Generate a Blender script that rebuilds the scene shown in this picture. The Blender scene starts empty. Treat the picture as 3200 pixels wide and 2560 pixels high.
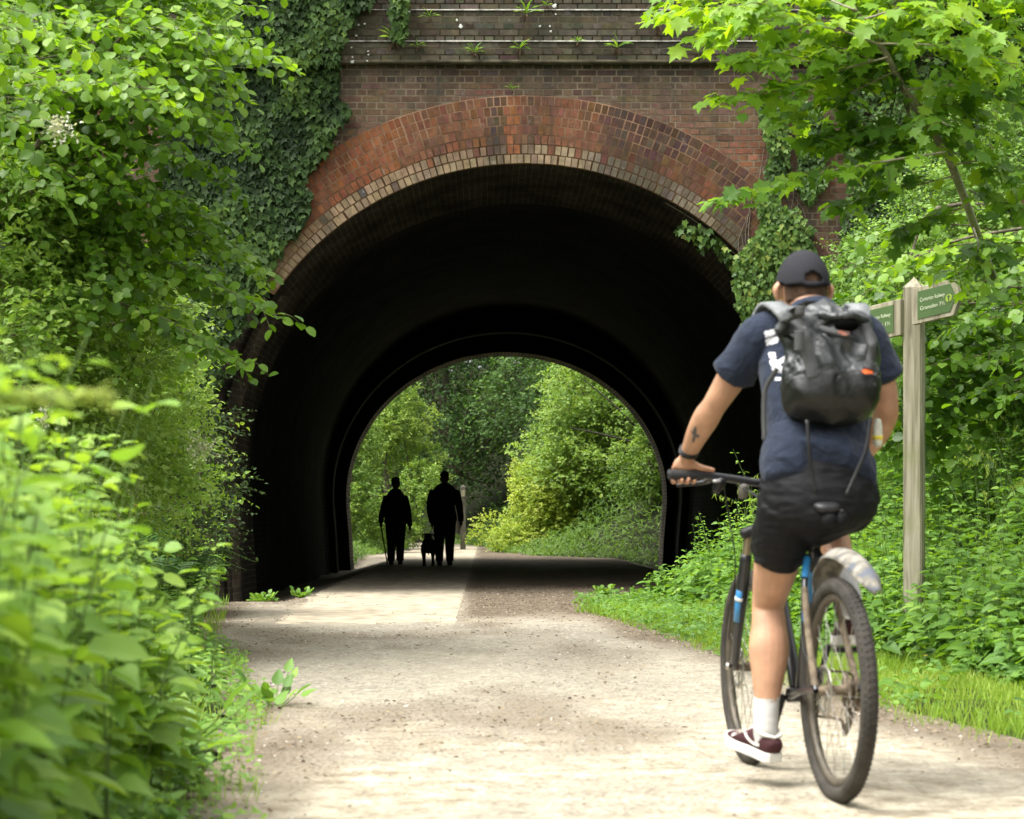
import bpy, bmesh, math, random
import numpy as np
from mathutils import Vector, Matrix, noise as mnoise
from mathutils.bvhtree import BVHTree

random.seed(7)
RNG = np.random.default_rng(11)
S = bpy.context.scene
COL = S.collection

# ------------------------------------------------------------------ camera
CAM_H = 0.883
cam_d = bpy.data.cameras.new("camera")
cam = bpy.data.objects.new("camera", cam_d)
COL.objects.link(cam)
cam.location = (0, 0, CAM_H)
cam.rotation_euler = (math.radians(90), 0, 0)
cam_d.sensor_width = 36
cam_d.lens = 75
cam_d.shift_x = 0.026
cam_d.shift_y = 0.1061
cam_d.clip_start = 0.05
cam_d.clip_end = 500
cam_d.dof.use_dof = True
cam_d.dof.focus_distance = 21.0
cam_d.dof.aperture_fstop = 5.8
S.camera = cam

# ------------------------------------------------------------------ world and sun
SUN_EL, SUN_AZ = math.radians(62), math.radians(248)     # azimuth clockwise from +Y
world = bpy.data.worlds.new("World")
S.world = world
world.use_nodes = True
wn = world.node_tree.nodes
wl = world.node_tree.links
for n in list(wn): wn.remove(n)
wo = wn.new('ShaderNodeOutputWorld')
bg = wn.new('ShaderNodeBackground')
sky = wn.new('ShaderNodeTexSky')
sky.sky_type = 'NISHITA'
sky.sun_disc = False
sky.sun_elevation = SUN_EL
sky.sun_rotation = SUN_AZ
sky.air_density = 1.0
sky.dust_density = 6.0
sky.ozone_density = 1.0
hs = wn.new('ShaderNodeHueSaturation')     # bright cloud cover: the sky's blue is nearly gone
hs.inputs['Saturation'].default_value = 0.08
wl.new(sky.outputs[0], hs.inputs['Color'])
wl.new(hs.outputs[0], bg.inputs['Color'])
bg.inputs['Strength'].default_value = 0.15
wl.new(bg.outputs[0], wo.inputs['Surface'])

sun_d = bpy.data.lights.new("sun", 'SUN')
sun = bpy.data.objects.new("sun", sun_d)
COL.objects.link(sun)
sun_d.energy = .85
sun_d.angle = math.radians(42)
sun_d.color = (1.0, 0.96, 0.88)
sd = Vector((math.sin(SUN_AZ) * math.cos(SUN_EL), math.cos(SUN_AZ) * math.cos(SUN_EL), math.sin(SUN_EL)))
sun.rotation_euler = (-sd).to_track_quat('-Z', 'Y').to_euler()
sun.location = (0, 0, 30)

S.view_settings.view_transform = 'Standard'
S.view_settings.look = 'None'
S.view_settings.exposure = 1.70
S.view_settings.gamma = 1.0
S.render.engine = 'CYCLES'
S.cycles.max_bounces = 6
S.cycles.diffuse_bounces = 4
S.cycles.glossy_bounces = 2
S.cycles.transmission_bounces = 3
S.cycles.transparent_max_bounces = 4
S.cycles.use_denoising = True
S.cycles.sample_clamp_indirect = 4.0

# ------------------------------------------------------------------ helpers
F_, VX, HY = 4492.0, 1022.0, 1091.0
def W(x, y, d):
    return np.array([(x - VX) / F_ * d, d, CAM_H - (y - HY) / F_ * d])

def tag(o, label=None, cat=None, group=None, kind=None):
    if label: o['label'] = label
    if cat: o['category'] = cat
    if group: o['group'] = group
    if kind: o['kind'] = kind
    return o

def thing(name, loc, label, cat, group=None):
    o = bpy.data.objects.new(name, None)
    o.empty_display_size = 0.1
    COL.objects.link(o)
    o.location = Vector([float(v) for v in loc])
    return tag(o, label, cat, group)

def link(name, me, mat=None, parent=None, smooth=None):
    o = bpy.data.objects.new(name, me)
    COL.objects.link(o)
    if mat:
        for m in (mat if isinstance(mat, (list, tuple)) else [mat]): me.materials.append(m)
    if smooth is not None and len(me.polygons):
        me.polygons.foreach_set('use_smooth', np.full(len(me.polygons), bool(smooth)))
    if parent:
        o.parent = parent
        # parents are unrotated empties or part meshes at the origin
        base = world_loc(parent)
        o.matrix_parent_inverse = Matrix.Translation(-base)
    return o

def world_loc(p):
    v = Vector((0, 0, 0))
    while p is not None:
        if p.type == 'EMPTY': v = v + p.location
        p = p.parent if (p.parent and p.type == 'EMPTY') else None
    return v

def mesh_np(name, V, faces=None, loops=None, starts=None, attrs=None, cols=None):
    """V (n,3); faces either an (m,k) int array or loops+starts."""
    me = bpy.data.meshes.new(name)
    V = np.ascontiguousarray(V, dtype=np.float32)
    me.vertices.add(len(V))
    me.vertices.foreach_set('co', V.ravel())
    if faces is not None:
        faces = np.asarray(faces, dtype=np.int32)
        k = faces.shape[1]
        loops = faces.ravel()
        starts = np.arange(len(faces), dtype=np.int32) * k
    me.loops.add(len(loops))
    me.loops.foreach_set('vertex_index', np.ascontiguousarray(loops, dtype=np.int32))
    me.polygons.add(len(starts))
    me.polygons.foreach_set('loop_start', np.ascontiguousarray(starts, dtype=np.int32))
    me.update(calc_edges=True)
    if attrs:
        for k_, a in attrs.items():
            at = me.attributes.new(k_, 'FLOAT', 'POINT')
            at.data.foreach_set('value', np.ascontiguousarray(a, dtype=np.float32))
    if cols:
        for k_, a in cols.items():
            at = me.attributes.new(k_, 'FLOAT_COLOR', 'POINT')
            b = np.ones((len(V), 4), dtype=np.float32)
            b[:, :3] = a
            at.data.foreach_set('color', b.ravel())
    return me

class Acc:
    """collects meshes with quads/tris for one object"""
    def __init__(s): s.V = []; s.L = []; s.S = []; s.n = 0; s.l = 0; s.A = []
    def add(s, V, loops, starts, a=None):
        V = np.asarray(V, float).reshape(-1, 3)
        s.V.append(V); s.L.append(np.asarray(loops, int) + s.n); s.S.append(np.asarray(starts, int) + s.l)
        s.A.append(np.zeros(len(V)) if a is None else np.asarray(a, float) * np.ones(len(V)))
        s.n += len(V); s.l += len(loops)
    def faces(s, V, faces, a=None):
        loops = [i for f in faces for i in f]
        st = np.cumsum([0] + [len(f) for f in faces])[:-1]
        s.add(V, loops, st, a)
    def mesh(s, name):
        return mesh_np(name, np.concatenate(s.V), loops=np.concatenate(s.L), starts=np.concatenate(s.S), attrs={'rnd': np.concatenate(s.A)})
    def obj(s, name, mat, parent=None, smooth=None):
        return link(name, s.mesh(name), mat, parent, smooth)

def _h(ix, iy, iz, seed):
    h = (ix * 374761393 + iy * 668265263 + iz * 2147483647 + seed * 974711) & 0x7fffffff
    h = ((h ^ (h >> 13)) * 1274126177) & 0x7fffffff
    return ((h ^ (h >> 16)) & 0xffff) / 65535.0
def vnoise(x, y, z=0.0, seed=0, oct=1):
    x = np.asarray(x, float); y = np.asarray(y, float); z = np.asarray(z, float) * np.ones_like(x)
    out = 0; amp = 1; tot = 0
    for o in range(oct):
        ix, iy, iz = np.floor(x).astype(np.int64), np.floor(y).astype(np.int64), np.floor(z).astype(np.int64)
        fx, fy, fz = x - ix, y - iy, z - iz
        fx, fy, fz = [f * f * (3 - 2 * f) for f in (fx, fy, fz)]
        r = 0
        for a in (0, 1):
            for b in (0, 1):
                for c in (0, 1):
                    r = r + _h(ix + a, iy + b, iz + c, seed + o) * (fx if a else 1 - fx) * (fy if b else 1 - fy) * (fz if c else 1 - fz)
        out = out + r * amp; tot += amp; amp *= .5
        x = x * 2.03; y = y * 2.03; z = z * 2.03
    return out / tot

def nrmz(v):
    return v / np.maximum(np.linalg.norm(v, axis=-1, keepdims=True), 1e-9)

# ------------------------------------------------------------------ materials
def mat(name, col=(.5, .5, .5), rough=.6, metal=0., spec=.5, noise=0., nscale=20., bump=0., bscale=60., sheen=0., coat=0., sss=0.):
    m = bpy.data.materials.new(name)
    m.use_nodes = True
    nt = m.node_tree; N = nt.nodes; L = nt.links
    p = N['Principled BSDF']
    p.inputs['Base Color'].default_value = (*col, 1)
    p.inputs['Roughness'].default_value = rough
    p.inputs['Metallic'].default_value = metal
    p.inputs['Specular IOR Level'].default_value = spec
    if sheen: p.inputs['Sheen Weight'].default_value = sheen
    if coat: p.inputs['Coat Weight'].default_value = coat
    if sss:
        p.inputs['Subsurface Weight'].default_value = sss
        p.inputs['Subsurface Radius'].default_value = (.02, .007, .004)
        p.inputs['Subsurface Scale'].default_value = 1.0
    if noise or bump:
        tc = N.new('ShaderNodeTexCoord')
    if noise:
        t = N.new('ShaderNodeTexNoise'); t.inputs['Scale'].default_value = nscale; t.inputs['Detail'].default_value = 6
        L.new(tc.outputs['Object'], t.inputs['Vector'])
        r = N.new('ShaderNodeMapRange'); r.inputs[1].default_value = .3; r.inputs[2].default_value = .7
        r.inputs[3].default_value = 1 - noise; r.inputs[4].default_value = 1 + noise
        L.new(t.outputs['Fac'], r.inputs[0])
        mx = N.new('ShaderNodeVectorMath'); mx.operation = 'SCALE'
        mx.inputs[0].default_value = col
        L.new(r.outputs[0], mx.inputs['Scale'])
        L.new(mx.outputs[0], p.inputs['Base Color'])
    if bump:
        t2 = N.new('ShaderNodeTexNoise'); t2.inputs['Scale'].default_value = bscale; t2.inputs['Detail'].default_value = 5
        L.new(tc.outputs['Object'], t2.inputs['Vector'])
        b = N.new('ShaderNodeBump'); b.inputs['Strength'].default_value = bump; b.inputs['Distance'].default_value = .01
        L.new(t2.outputs['Fac'], b.inputs['Height']); L.new(b.outputs[0], p.inputs['Normal'])
    return m

def mat_leaf(name, stops, trans=.35, tcol=(1.25, 1.25, .5), rough=.45, spec=.4):
    """stops: colours from rnd=0 to rnd=1"""
    m = bpy.data.materials.new(name)
    m.use_nodes = True
    N = m.node_tree.nodes; L = m.node_tree.links
    p = N['Principled BSDF']; out = N['Material Output']
    a = N.new('ShaderNodeAttribute'); a.attribute_name = 'rnd'
    cr = N.new('ShaderNodeValToRGB')
    el = cr.color_ramp.elements
    while len(el) < len(stops): el.new(.5)
    for i, c in enumerate(stops):
        el[i].position = i / (len(stops) - 1); el[i].color = (*c, 1)
    L.new(a.outputs['Fac'], cr.inputs[0])
    L.new(cr.outputs[0], p.inputs['Base Color'])
    p.inputs['Roughness'].default_value = rough
    p.inputs['Specular IOR Level'].default_value = spec
    tr = N.new('ShaderNodeBsdfTranslucent')
    mm = N.new('ShaderNodeVectorMath'); mm.operation = 'MULTIPLY'; mm.inputs[1].default_value = tcol
    L.new(cr.outputs[0], mm.inputs[0]); L.new(mm.outputs[0], tr.inputs[0])
    ms = N.new('ShaderNodeMixShader'); ms.inputs[0].default_value = trans
    L.new(p.outputs[0], ms.inputs[1]); L.new(tr.outputs[0], ms.inputs[2])
    L.new(ms.outputs[0], out.inputs[0])
    return m

def mat_attr(name, attr='col', rough=.85, namp=.35, nscale=30, bump=.4, bscale=120, spec=.2, streak=False):
    m = bpy.data.materials.new(name)
    m.use_nodes = True
    N = m.node_tree.nodes; L = m.node_tree.links
    p = N['Principled BSDF']
    a = N.new('ShaderNodeAttribute'); a.attribute_name = attr
    tc = N.new('ShaderNodeTexCoord')
    t = N.new('ShaderNodeTexNoise'); t.inputs['Scale'].default_value = nscale; t.inputs['Detail'].default_value = 8; t.inputs['Roughness'].default_value = .7
    L.new(tc.outputs['Object'], t.inputs['Vector'])
    r = N.new('ShaderNodeMapRange'); r.inputs[1].default_value = .3; r.inputs[2].default_value = .7
    r.inputs[3].default_value = 1 - namp; r.inputs[4].default_value = 1 + namp
    L.new(t.outputs['Fac'], r.inputs[0])
    mx = N.new('ShaderNodeVectorMath'); mx.operation = 'SCALE'
    L.new(a.outputs['Color'], mx.inputs[0]); L.new(r.outputs[0], mx.inputs['Scale'])
    last = mx.outputs[0]
    if streak:
        # rain-run grime: vertical dark runs and pale lime blooms on the masonry
        mp = N.new('ShaderNodeMapping'); mp.inputs['Scale'].default_value = (3.0, 1, .35)
        L.new(tc.outputs['Object'], mp.inputs['Vector'])
        t3 = N.new('ShaderNodeTexNoise'); t3.inputs['Scale'].default_value = 1.6; t3.inputs['Detail'].default_value = 6; t3.inputs['Roughness'].default_value = .65
        L.new(mp.outputs[0], t3.inputs['Vector'])
        r3 = N.new('ShaderNodeMapRange'); r3.inputs[1].default_value = .52; r3.inputs[2].default_value = .68
        L.new(t3.outputs['Fac'], r3.inputs[0])
        m3 = N.new('ShaderNodeMixRGB'); m3.blend_type = 'MIX'; m3.inputs[2].default_value = (.035, .038, .032, 1)
        r3b = N.new('ShaderNodeMath'); r3b.operation = 'MULTIPLY'; r3b.inputs[1].default_value = .6
        L.new(r3.outputs[0], r3b.inputs[0]); L.new(r3b.outputs[0], m3.inputs[0]); L.new(last, m3.inputs[1])
        t4 = N.new('ShaderNodeTexNoise'); t4.inputs['Scale'].default_value = 9; t4.inputs['Detail'].default_value = 8; t4.inputs['Roughness'].default_value = .75
        L.new(tc.outputs['Object'], t4.inputs['Vector'])
        r4 = N.new('ShaderNodeMapRange'); r4.inputs[1].default_value = .60; r4.inputs[2].default_value = .70
        r4.inputs[4].default_value = .55
        L.new(t4.outputs['Fac'], r4.inputs[0])
        m4 = N.new('ShaderNodeMixRGB'); m4.inputs[2].default_value = (.26, .25, .22, 1)
        L.new(r4.outputs[0], m4.inputs[0]); L.new(m3.outputs[0], m4.inputs[1])
        last = m4.outputs[0]
    L.new(last, p.inputs['Base Color'])
    p.inputs['Roughness'].default_value = rough
    p.inputs['Specular IOR Level'].default_value = spec
    t2 = N.new('ShaderNodeTexNoise'); t2.inputs['Scale'].default_value = bscale; t2.inputs['Detail'].default_value = 6
    L.new(tc.outputs['Object'], t2.inputs['Vector'])
    b = N.new('ShaderNodeBump'); b.inputs['Strength'].default_value = bump; b.inputs['Distance'].default_value = .01
    L.new(t2.outputs['Fac'], b.inputs['Height']); L.new(b.outputs[0], p.inputs['Normal'])
    return m

# ------------------------------------------------------------------ leaf templates (x width, y length, z lift)
def fan(half, mid):
    """symmetric leaf from its right half outline, fanned from a mid point"""
    pts = [half[0]] + list(half[1:-1]) + [half[-1]] + [(-x, y, z) for x, y, z in reversed(half[1:-1])]
    V = np.array([mid] + pts, float)
    n = len(pts)
    Fc = [(0, 1 + i, 1 + (i + 1) % n) for i in range(n)]
    return V, Fc
T_ROUND = fan([(0, 0, 0), (.27, .06, .05), (.43, .35, .07), (.40, .66, .03), (.2, .88, -.05), (0, 1.0, -.14)], (0, .45, -.02))
T_OVATE = fan([(0, 0, 0), (.24, .08, .05), (.30, .32, .07), (.17, .68, .0), (0, 1.0, -.18)], (0, .4, -.03))
T_MAPLE = fan([(0, 0, 0), (.34, -.10, .02), (.30, .14, .05), (.60, .36, -.04), (.36, .46, .04), (.38, .66, -.02), (.17, .68, .02), (0, 1.0, -.16)], (0, .33, -.03))
T_IVY = fan([(0, .05, 0), (.30, -.08, .02), (.30, .16, .04), (.50, .36, -.02), (.23, .50, .03), (0, 1.0, -.08)], (0, .3, -.03))
T_SMALL = (np.array([(0, 0, 0), (.30, .42, .06), (0, 1, -.08), (-.30, .42, .06)], float), [(0, 1, 2), (0, 2, 3)])
T_LANCE = (np.array([(0, 0, 0), (.13, .3, .03), (0, .5, -.0), (-.13, .3, .03), (0, 1, -.2), (.1, .65, 0), (-.1, .65, 0)], float),
           [(0, 1, 2), (0, 2, 3), (1, 5, 2), (5, 4, 2), (3, 2, 6), (6, 2, 4)])
T_BLADE = (np.array([(-.5, 0, 0), (.5, 0, 0), (-.42, .4, .03), (.42, .4, .03), (-.25, .75, .13), (.25, .75, .13), (0, 1, .30)], float),
           [(0, 1, 3, 2), (2, 3, 5, 4), (4, 5, 6)])

def inst(tmpl, pos, tip, nrm, size, width=None):
    """returns V, loops, starts for many copies of a template"""
    tv, tf = tmpl
    pos = np.asarray(pos, float); m = len(pos)
    tip = nrmz(np.asarray(tip, float)); nrm = np.asarray(nrm, float)
    nrm = nrmz(nrm - (nrm * tip).sum(1, keepdims=True) * tip + 1e-5)
    side = np.cross(tip, nrm)
    size = np.asarray(size, float) * np.ones(m)
    wd = size if width is None else np.asarray(width, float) * np.ones(m)
    V = (pos[:, None, :] + tv[None, :, 0:1] * (side * wd[:, None])[:, None, :]
         + tv[None, :, 1:2] * (tip * size[:, None])[:, None, :] + tv[None, :, 2:3] * (nrm * size[:, None])[:, None, :])
    lp = np.array([i for f in tf for i in f]); st = np.cumsum([0] + [len(f) for f in tf])[:-1]
    loops = (lp[None, :] + (np.arange(m) * len(tv))[:, None]).ravel()
    starts = (st[None, :] + (np.arange(m) * len(lp))[:, None]).ravel()
    return V.reshape(-1, 3), loops, starts

def leaves_into(acc, tmpl, pos, tip, nrm, size, rnd, width=None):
    if len(pos) == 0: return
    V, l, s = inst(tmpl, pos, tip, nrm, size, width)
    acc.add(V, l, s, np.repeat(np.asarray(rnd, float) * np.ones(len(pos)), len(tmpl[0])))

def tubes(acc, P, R, sides=5, a=0.5):
    """P (M,K,3) polylines, R (M,K) or (K,) radii"""
    P = np.asarray(P, float)
    if P.ndim == 2: P = P[None]
    M, K, _ = P.shape
    R = np.broadcast_to(np.asarray(R, float), (M, K))
    T = np.gradient(P, axis=1); T = nrmz(T)
    ref = np.where(np.abs(T[..., 2:3]) > .9, np.array([1., 0, 0]), np.array([0, 0, 1.]))
    A = nrmz(np.cross(T, ref)); B = np.cross(T, A)
    th = np.arange(sides) / sides * 2 * math.pi
    ring = P[:, :, None, :] + R[:, :, None, None] * (np.cos(th)[None, None, :, None] * A[:, :, None, :] + np.sin(th)[None, None, :, None] * B[:, :, None, :])
    V = ring.reshape(-1, 3)
    k, s = np.meshgrid(np.arange(K - 1), np.arange(sides), indexing='ij')
    q = np.stack([k * sides + s, k * sides + (s + 1) % sides, (k + 1) * sides + (s + 1) % sides, (k + 1) * sides + s], -1).reshape(-1, 4)
    q = (q[None] + (np.arange(M) * K * sides)[:, None, None]).reshape(-1)
    acc.add(V, q, np.arange(len(q) // 4) * 4, a)

def curve3(pts, n=12):
    """smooth polyline through points (Catmull-Rom)"""
    pts = [np.asarray(p, float) for p in pts]
    if len(pts) == 2: return np.linspace(pts[0], pts[1], n)
    p = [2 * pts[0] - pts[1]] + pts + [2 * pts[-1] - pts[-2]]
    out = []
    segs = len(pts) - 1
    for i in range(n):
        t = i / (n - 1) * segs; k = min(int(t), segs - 1); u = t - k
        a, b, c, d = p[k], p[k + 1], p[k + 2], p[k + 3]
        out.append(.5 * ((2 * b) + (-a + c) * u + (2 * a - 5 * b + 4 * c - d) * u * u + (-a + 3 * b - 3 * c + d) * u ** 3))
    return np.array(out)

# ------------------------------------------------------------------ ground
XL = [(-20, -1.0), (2, -.62), (5, -.62), (6.6, -.80), (8, -.95), (9.7, -1.04), (13, -1.6), (16.6, -2.15), (22, -2.75), (26, -3.0), (46, -3.0), (60, -2.3), (80, -2.6), (160, -2.6)]
XR = [(-20, 3.0), (6, 2.7), (8.4, 2.05), (9.7, 1.85), (14.2, 1.50), (18, 1.18), (20, 1.0), (22, .95), (25.5, 3.4), (46, 3.4), (50, 1.2), (56, .25), (80, .1), (160, .1)]
def pl(t, Y): return np.interp(Y, [a for a, b in t], [b for a, b in t])
def bend(Y):        # beyond the tunnel the line curves away to the left
    return -np.maximum(0, np.asarray(Y, float) - 62) ** 2 * .012
def hgt(X, Y):
    X = np.asarray(X, float); Y = np.asarray(Y, float)
    Xs = X - bend(Y)
    dl = pl(XL, Y) - Xs; dr = Xs - pl(XR, Y)
    def bank(d, off, sl):
        d = np.maximum(d - off, 0)
        return np.minimum(.18 * np.minimum(d, 1.2) + sl * np.maximum(d - 1.0, 0), 7.6)
    near = np.clip((24.3 - Y) / 2.0, 0, 1); far = np.clip((Y - 46) / 3.0, 0, 1)
    hl = bank(dl, .3, .85) * near + bank(dl, .4, .7) * far
    hr = bank(dr, .9, .75) * near + bank(dr, .6, .7) * far
    tun = 1 - np.maximum(near, far)
    sink = -.22 * np.clip((np.abs(X - .44) - 2.4) / .8, 0, 1) * tun
    flat = np.clip(np.maximum(dl, dr) * 3, 0, 1)
    return hl + hr + sink + (vnoise(X * 1.3, Y * 1.3, seed=3, oct=3) - .5) * (.03 + .12 * flat)

def grid_sheet(name, xs, ys, hfun, m, attrs=None, kind='structure'):
    Xg, Yg = np.meshgrid(xs, ys)
    Z = hfun(Xg, Yg)
    V = np.stack([Xg, Yg, Z], -1).reshape(-1, 3)
    nx, ny = len(xs), len(ys)
    i, j = np.meshgrid(np.arange(nx - 1), np.arange(ny - 1))
    q = np.stack([j * nx + i, j * nx + i + 1, (j + 1) * nx + i + 1, (j + 1) * nx + i], -1).reshape(-1, 4)
    at = {k: f(Xg, Yg).ravel() for k, f in attrs.items()} if attrs else None
    me = mesh_np(name, V, q, attrs=at)
    o = link(name, me, m, smooth=True)
    if kind: o['kind'] = kind
    return o

M_soil = mat("soil_under_plants", (.022, .026, .012), .95, noise=.5, nscale=4, bump=.8, bscale=25, spec=.1)
xs = np.unique(np.concatenate([np.linspace(-60, -8, 30), np.linspace(-8, 8, 130), np.linspace(8, 60, 30)]))
ys = np.unique(np.concatenate([np.linspace(-25, 2, 20), np.linspace(2, 60, 260), np.linspace(60, 160, 60)]))
grid_sheet("ground", xs, ys, lambda X, Y: hgt(X, Y) - .012, M_soil)

def path_material():
    m = bpy.data.materials.new("worn_gravel_path")
    m.use_nodes = True
    N = m.node_tree.nodes; L = m.node_tree.links; p = N['Principled BSDF']
    tc = N.new('ShaderNodeTexCoord')
    def noise_(s, d=6, r=.6, dist=0):
        t = N.new('ShaderNodeTexNoise'); t.inputs['Scale'].default_value = s; t.inputs['Detail'].default_value = d; t.inputs['Roughness'].default_value = r
        t.inputs['Distortion'].default_value = dist
        L.new(tc.outputs['Object'], t.inputs['Vector']); return t
    def attr(n):
        a = N.new('ShaderNodeAttribute'); a.attribute_name = n; return a.outputs['Fac']
    def mixc(f, a, b):
        x = N.new('ShaderNodeMixRGB')
        for i, v in ((0, f), (1, a), (2, b)):
            if hasattr(v, 'links') or hasattr(v, 'node'): L.new(v, x.inputs[i])
            else: x.inputs[i].default_value = v if i == 0 else (*v, 1)
        return x.outputs[0]
    def rng(v, a, b, c=0, d=1):
        r = N.new('ShaderNodeMapRange'); r.inputs[1].default_value = a; r.inputs[2].default_value = b; r.inputs[3].default_value = c; r.inputs[4].default_value = d
        L.new(v, r.inputs[0]); return r.outputs[0]
    def vor(s):
        v = N.new('ShaderNodeTexVoronoi'); v.inputs['Scale'].default_value = s
        L.new(tc.outputs['Object'], v.inputs['Vector']); return v
    v1 = vor(38); v2 = vor(85)
    n1 = noise_(1.2, 8, .65, .6); n2 = noise_(7, 8, .7); n3 = noise_(60, 4, .6)
    sand = mixc(rng(n2.outputs['Fac'], .38, .62), (.50, .448, .340), (.22, .183, .125))
    grit = mixc(rng(v1.outputs['Color'], 0, 1), (.11, .10, .075), (.42, .378, .29))
    grit = mixc(rng(v2.outputs['Color'], .2, .9, 0, .5), grit, (.33, .30, .26))
    earth = mixc(rng(n2.outputs['Fac'], .35, .65), (.085, .065, .045), (.19, .15, .105))
    c = mixc(rng(n1.outputs['Fac'], .44, .56, 0, .9), sand, mixc(.6, sand, grit))
    c = mixc(attr('grit'), c, grit)
    c = mixc(attr('earth'), c, earth)
    spk = rng(n3.outputs['Fac'], .58, .66, 0, .65)
    c = mixc(spk, c, (.17, .13, .09))
    L.new(c, p.inputs['Base Color'])
    p.inputs['Roughness'].default_value = .9; p.inputs['Specular IOR Level'].default_value = .2
    b = N.new('ShaderNodeBump'); b.inputs['Strength'].default_value = .9; b.inputs['Distance'].default_value = .014
    ad = N.new('ShaderNodeMath'); ad.operation = 'ADD'
    L.new(v1.outputs['Distance'], ad.inputs[0]); L.new(n2.outputs['Fac'], ad.inputs[1])
    L.new(ad.outputs[0], b.inputs['Height']); L.new(b.outputs[0], p.inputs['Normal'])
    return m
M_path = path_material()
def f_grit(X, Y):
    g = np.clip((Y - 9.6 - 1.5 * (vnoise(X * .8, Y * .3, seed=5, oct=2) - .5)) / 1.6, 0, 1) * np.clip((18.2 - Y) / .8, 0, 1)
    return np.clip(g * (.35 + .9 * vnoise(X * 2.5, Y * .9, seed=9, oct=3)), 0, 1)
def f_earth(X, Y):
    n = vnoise(X * 1.6, Y * .5, seed=21, oct=4) - .5
    a = np.clip((Y - 17.5 + 2 * n) / 2.2, 0, 1) * np.clip((X + .30 + .2 * n) * 6, 0, 1)
    el = np.clip(1 - (X - pl(XL, Y)) / .38 + n * 2.2, 0, 1)
    er = np.clip(1 - (pl(XR, Y) - X) / .55 + n * 2.6, 0, 1) * np.clip((26 - Y), 0, 1)
    mid = np.clip((vnoise(X * .9, Y * .45, seed=33, oct=4) - .53) * 5, 0, .8)
    cr = np.clip(1 - np.abs(X - (.62 + .5 * (vnoise(Y * .3, Y * 0, seed=34) - .5))) / .55, 0, 1) * np.clip((Y - 8) / 6, 0, 1) * np.clip(.25 + n * 3, 0, 1)
    mid = np.maximum(mid, cr * .8)
    return np.clip(np.maximum(np.maximum(a, el * .85), np.maximum(er * .9, mid * .8)), 0, 1)
# the path sheet follows the ragged edges of the trodden ground
ny = 420
ysp = np.concatenate([np.linspace(-10, 3, 20)[:-1], np.linspace(3, 26, 300), np.linspace(26.2, 62, 90), np.linspace(62.5, 110, 60)])
U = np.linspace(0, 1, 60)
Yg = np.repeat(ysp[:, None], len(U), 1)
el_ = pl(XL, ysp) - .10 + .22 * (vnoise(ysp * 2.2, ysp * 0, seed=41, oct=3) - .5)
er_ = pl(XR, ysp) + .12 + .26 * (vnoise(ysp * 2.0, ysp * 0 + 5, seed=43, oct=3) - .5)
Xg = el_[:, None] + (er_ - el_)[:, None] * U[None] + bend(ysp)[:, None]
Zg = hgt(Xg, Yg) + .004
V = np.stack([Xg, Yg, Zg], -1).reshape(-1, 3)
nx_, ny_ = len(U), len(ysp)
i, j = np.meshgrid(np.arange(nx_ - 1), np.arange(ny_ - 1))
q = np.stack([j * nx_ + i, j * nx_ + i + 1, (j + 1) * nx_ + i + 1, (j + 1) * nx_ + i], -1).reshape(-1, 4)
me = mesh_np("path", V, q, attrs={'grit': f_grit(Xg, Yg).ravel(), 'earth': f_earth(Xg, Yg).ravel()})
link("path", me, M_path, smooth=True)['kind'] = 'structure'

# paler rolled strip that runs through the tunnel
M_strip = mat("rolled_stone_dust", (.37, .318, .232), .9, noise=.38, nscale=5, bump=.25, bscale=70, spec=.2)
ysx = np.concatenate([np.linspace(17.4, 62, 220), np.linspace(62.5, 100, 60)])
us = np.linspace(0, 1, 12)
le = np.interp(ysx, [17.4, 24, 46, 100], [-1.75, -1.95, -2.0, -2.0]) + .18 * (vnoise(ysx * 1.7, ysx * 0, seed=51, oct=3) - .5)
re = np.interp(ysx, [17.4, 100], [-.25, -.24]) + .03 * (vnoise(ysx * 3, ysx * 0, seed=52, oct=2) - .5)
Xs = le[:, None] + (re - le)[:, None] * us[None] + bend(ysx)[:, None]
Ys = np.repeat(ysx[:, None], len(us), 1) + (1.5 * (vnoise(Xs * 1.7, Xs * 0, seed=8, oct=4) - .5) + .1 * Xs) * np.clip((19 - ysx) / 1.6, 0, 1)[:, None]
Zs = hgt(Xs, Ys) + .009 - .012 * np.clip((18.3 - ysx) / .9, 0, 1)[:, None] * vnoise(Xs * 4, Ys * 3, seed=71, oct=3) * 1.6
V = np.stack([Xs, Ys, Zs], -1).reshape(-1, 3)
i, j = np.meshgrid(np.arange(len(us) - 1), np.arange(len(ysx) - 1))
q = np.stack([j * len(us) + i, j * len(us) + i + 1, (j + 1) * len(us) + i + 1, (j + 1) * len(us) + i], -1).reshape(-1, 4)
link("pavement", mesh_np("pavement", V, q), M_strip, smooth=True)['kind'] = 'structure'

# stones and litter on the path
def scatter_path(n, ylo, yhi, seed, dens=None):
    r = np.random.default_rng(seed)
    Y = ylo + (yhi - ylo) * r.random(n) ** 1.0
    u = r.random(n)
    X = pl(XL, Y) + (pl(XR, Y) - pl(XL, Y)) * u
    if dens is not None:
        k = r.random(n) < dens(X, Y)
        X, Y = X[k], Y[k]
    return X, Y, r
ico = np.array([(0, 0, .6), (.9, 0, 0), (.28, .8, .1), (-.7, .5, 0), (-.75, -.5, .1), (.3, -.85, 0), (0, 0, -.5)], float)
icf = [(0, 1, 2), (0, 2, 3), (0, 3, 4), (0, 4, 5), (0, 5, 1), (6, 2, 1), (6, 3, 2), (6, 4, 3), (6, 5, 4), (6, 1, 5)]
X, Y, r = scatter_path(9000, 5.5, 27, 61, lambda X, Y: .25 + .75 * np.clip(f_earth(X, Y) + f_grit(X, Y), 0, 1))
acc = Acc()
n = len(X); ang = r.random(n) * 6.28
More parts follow.
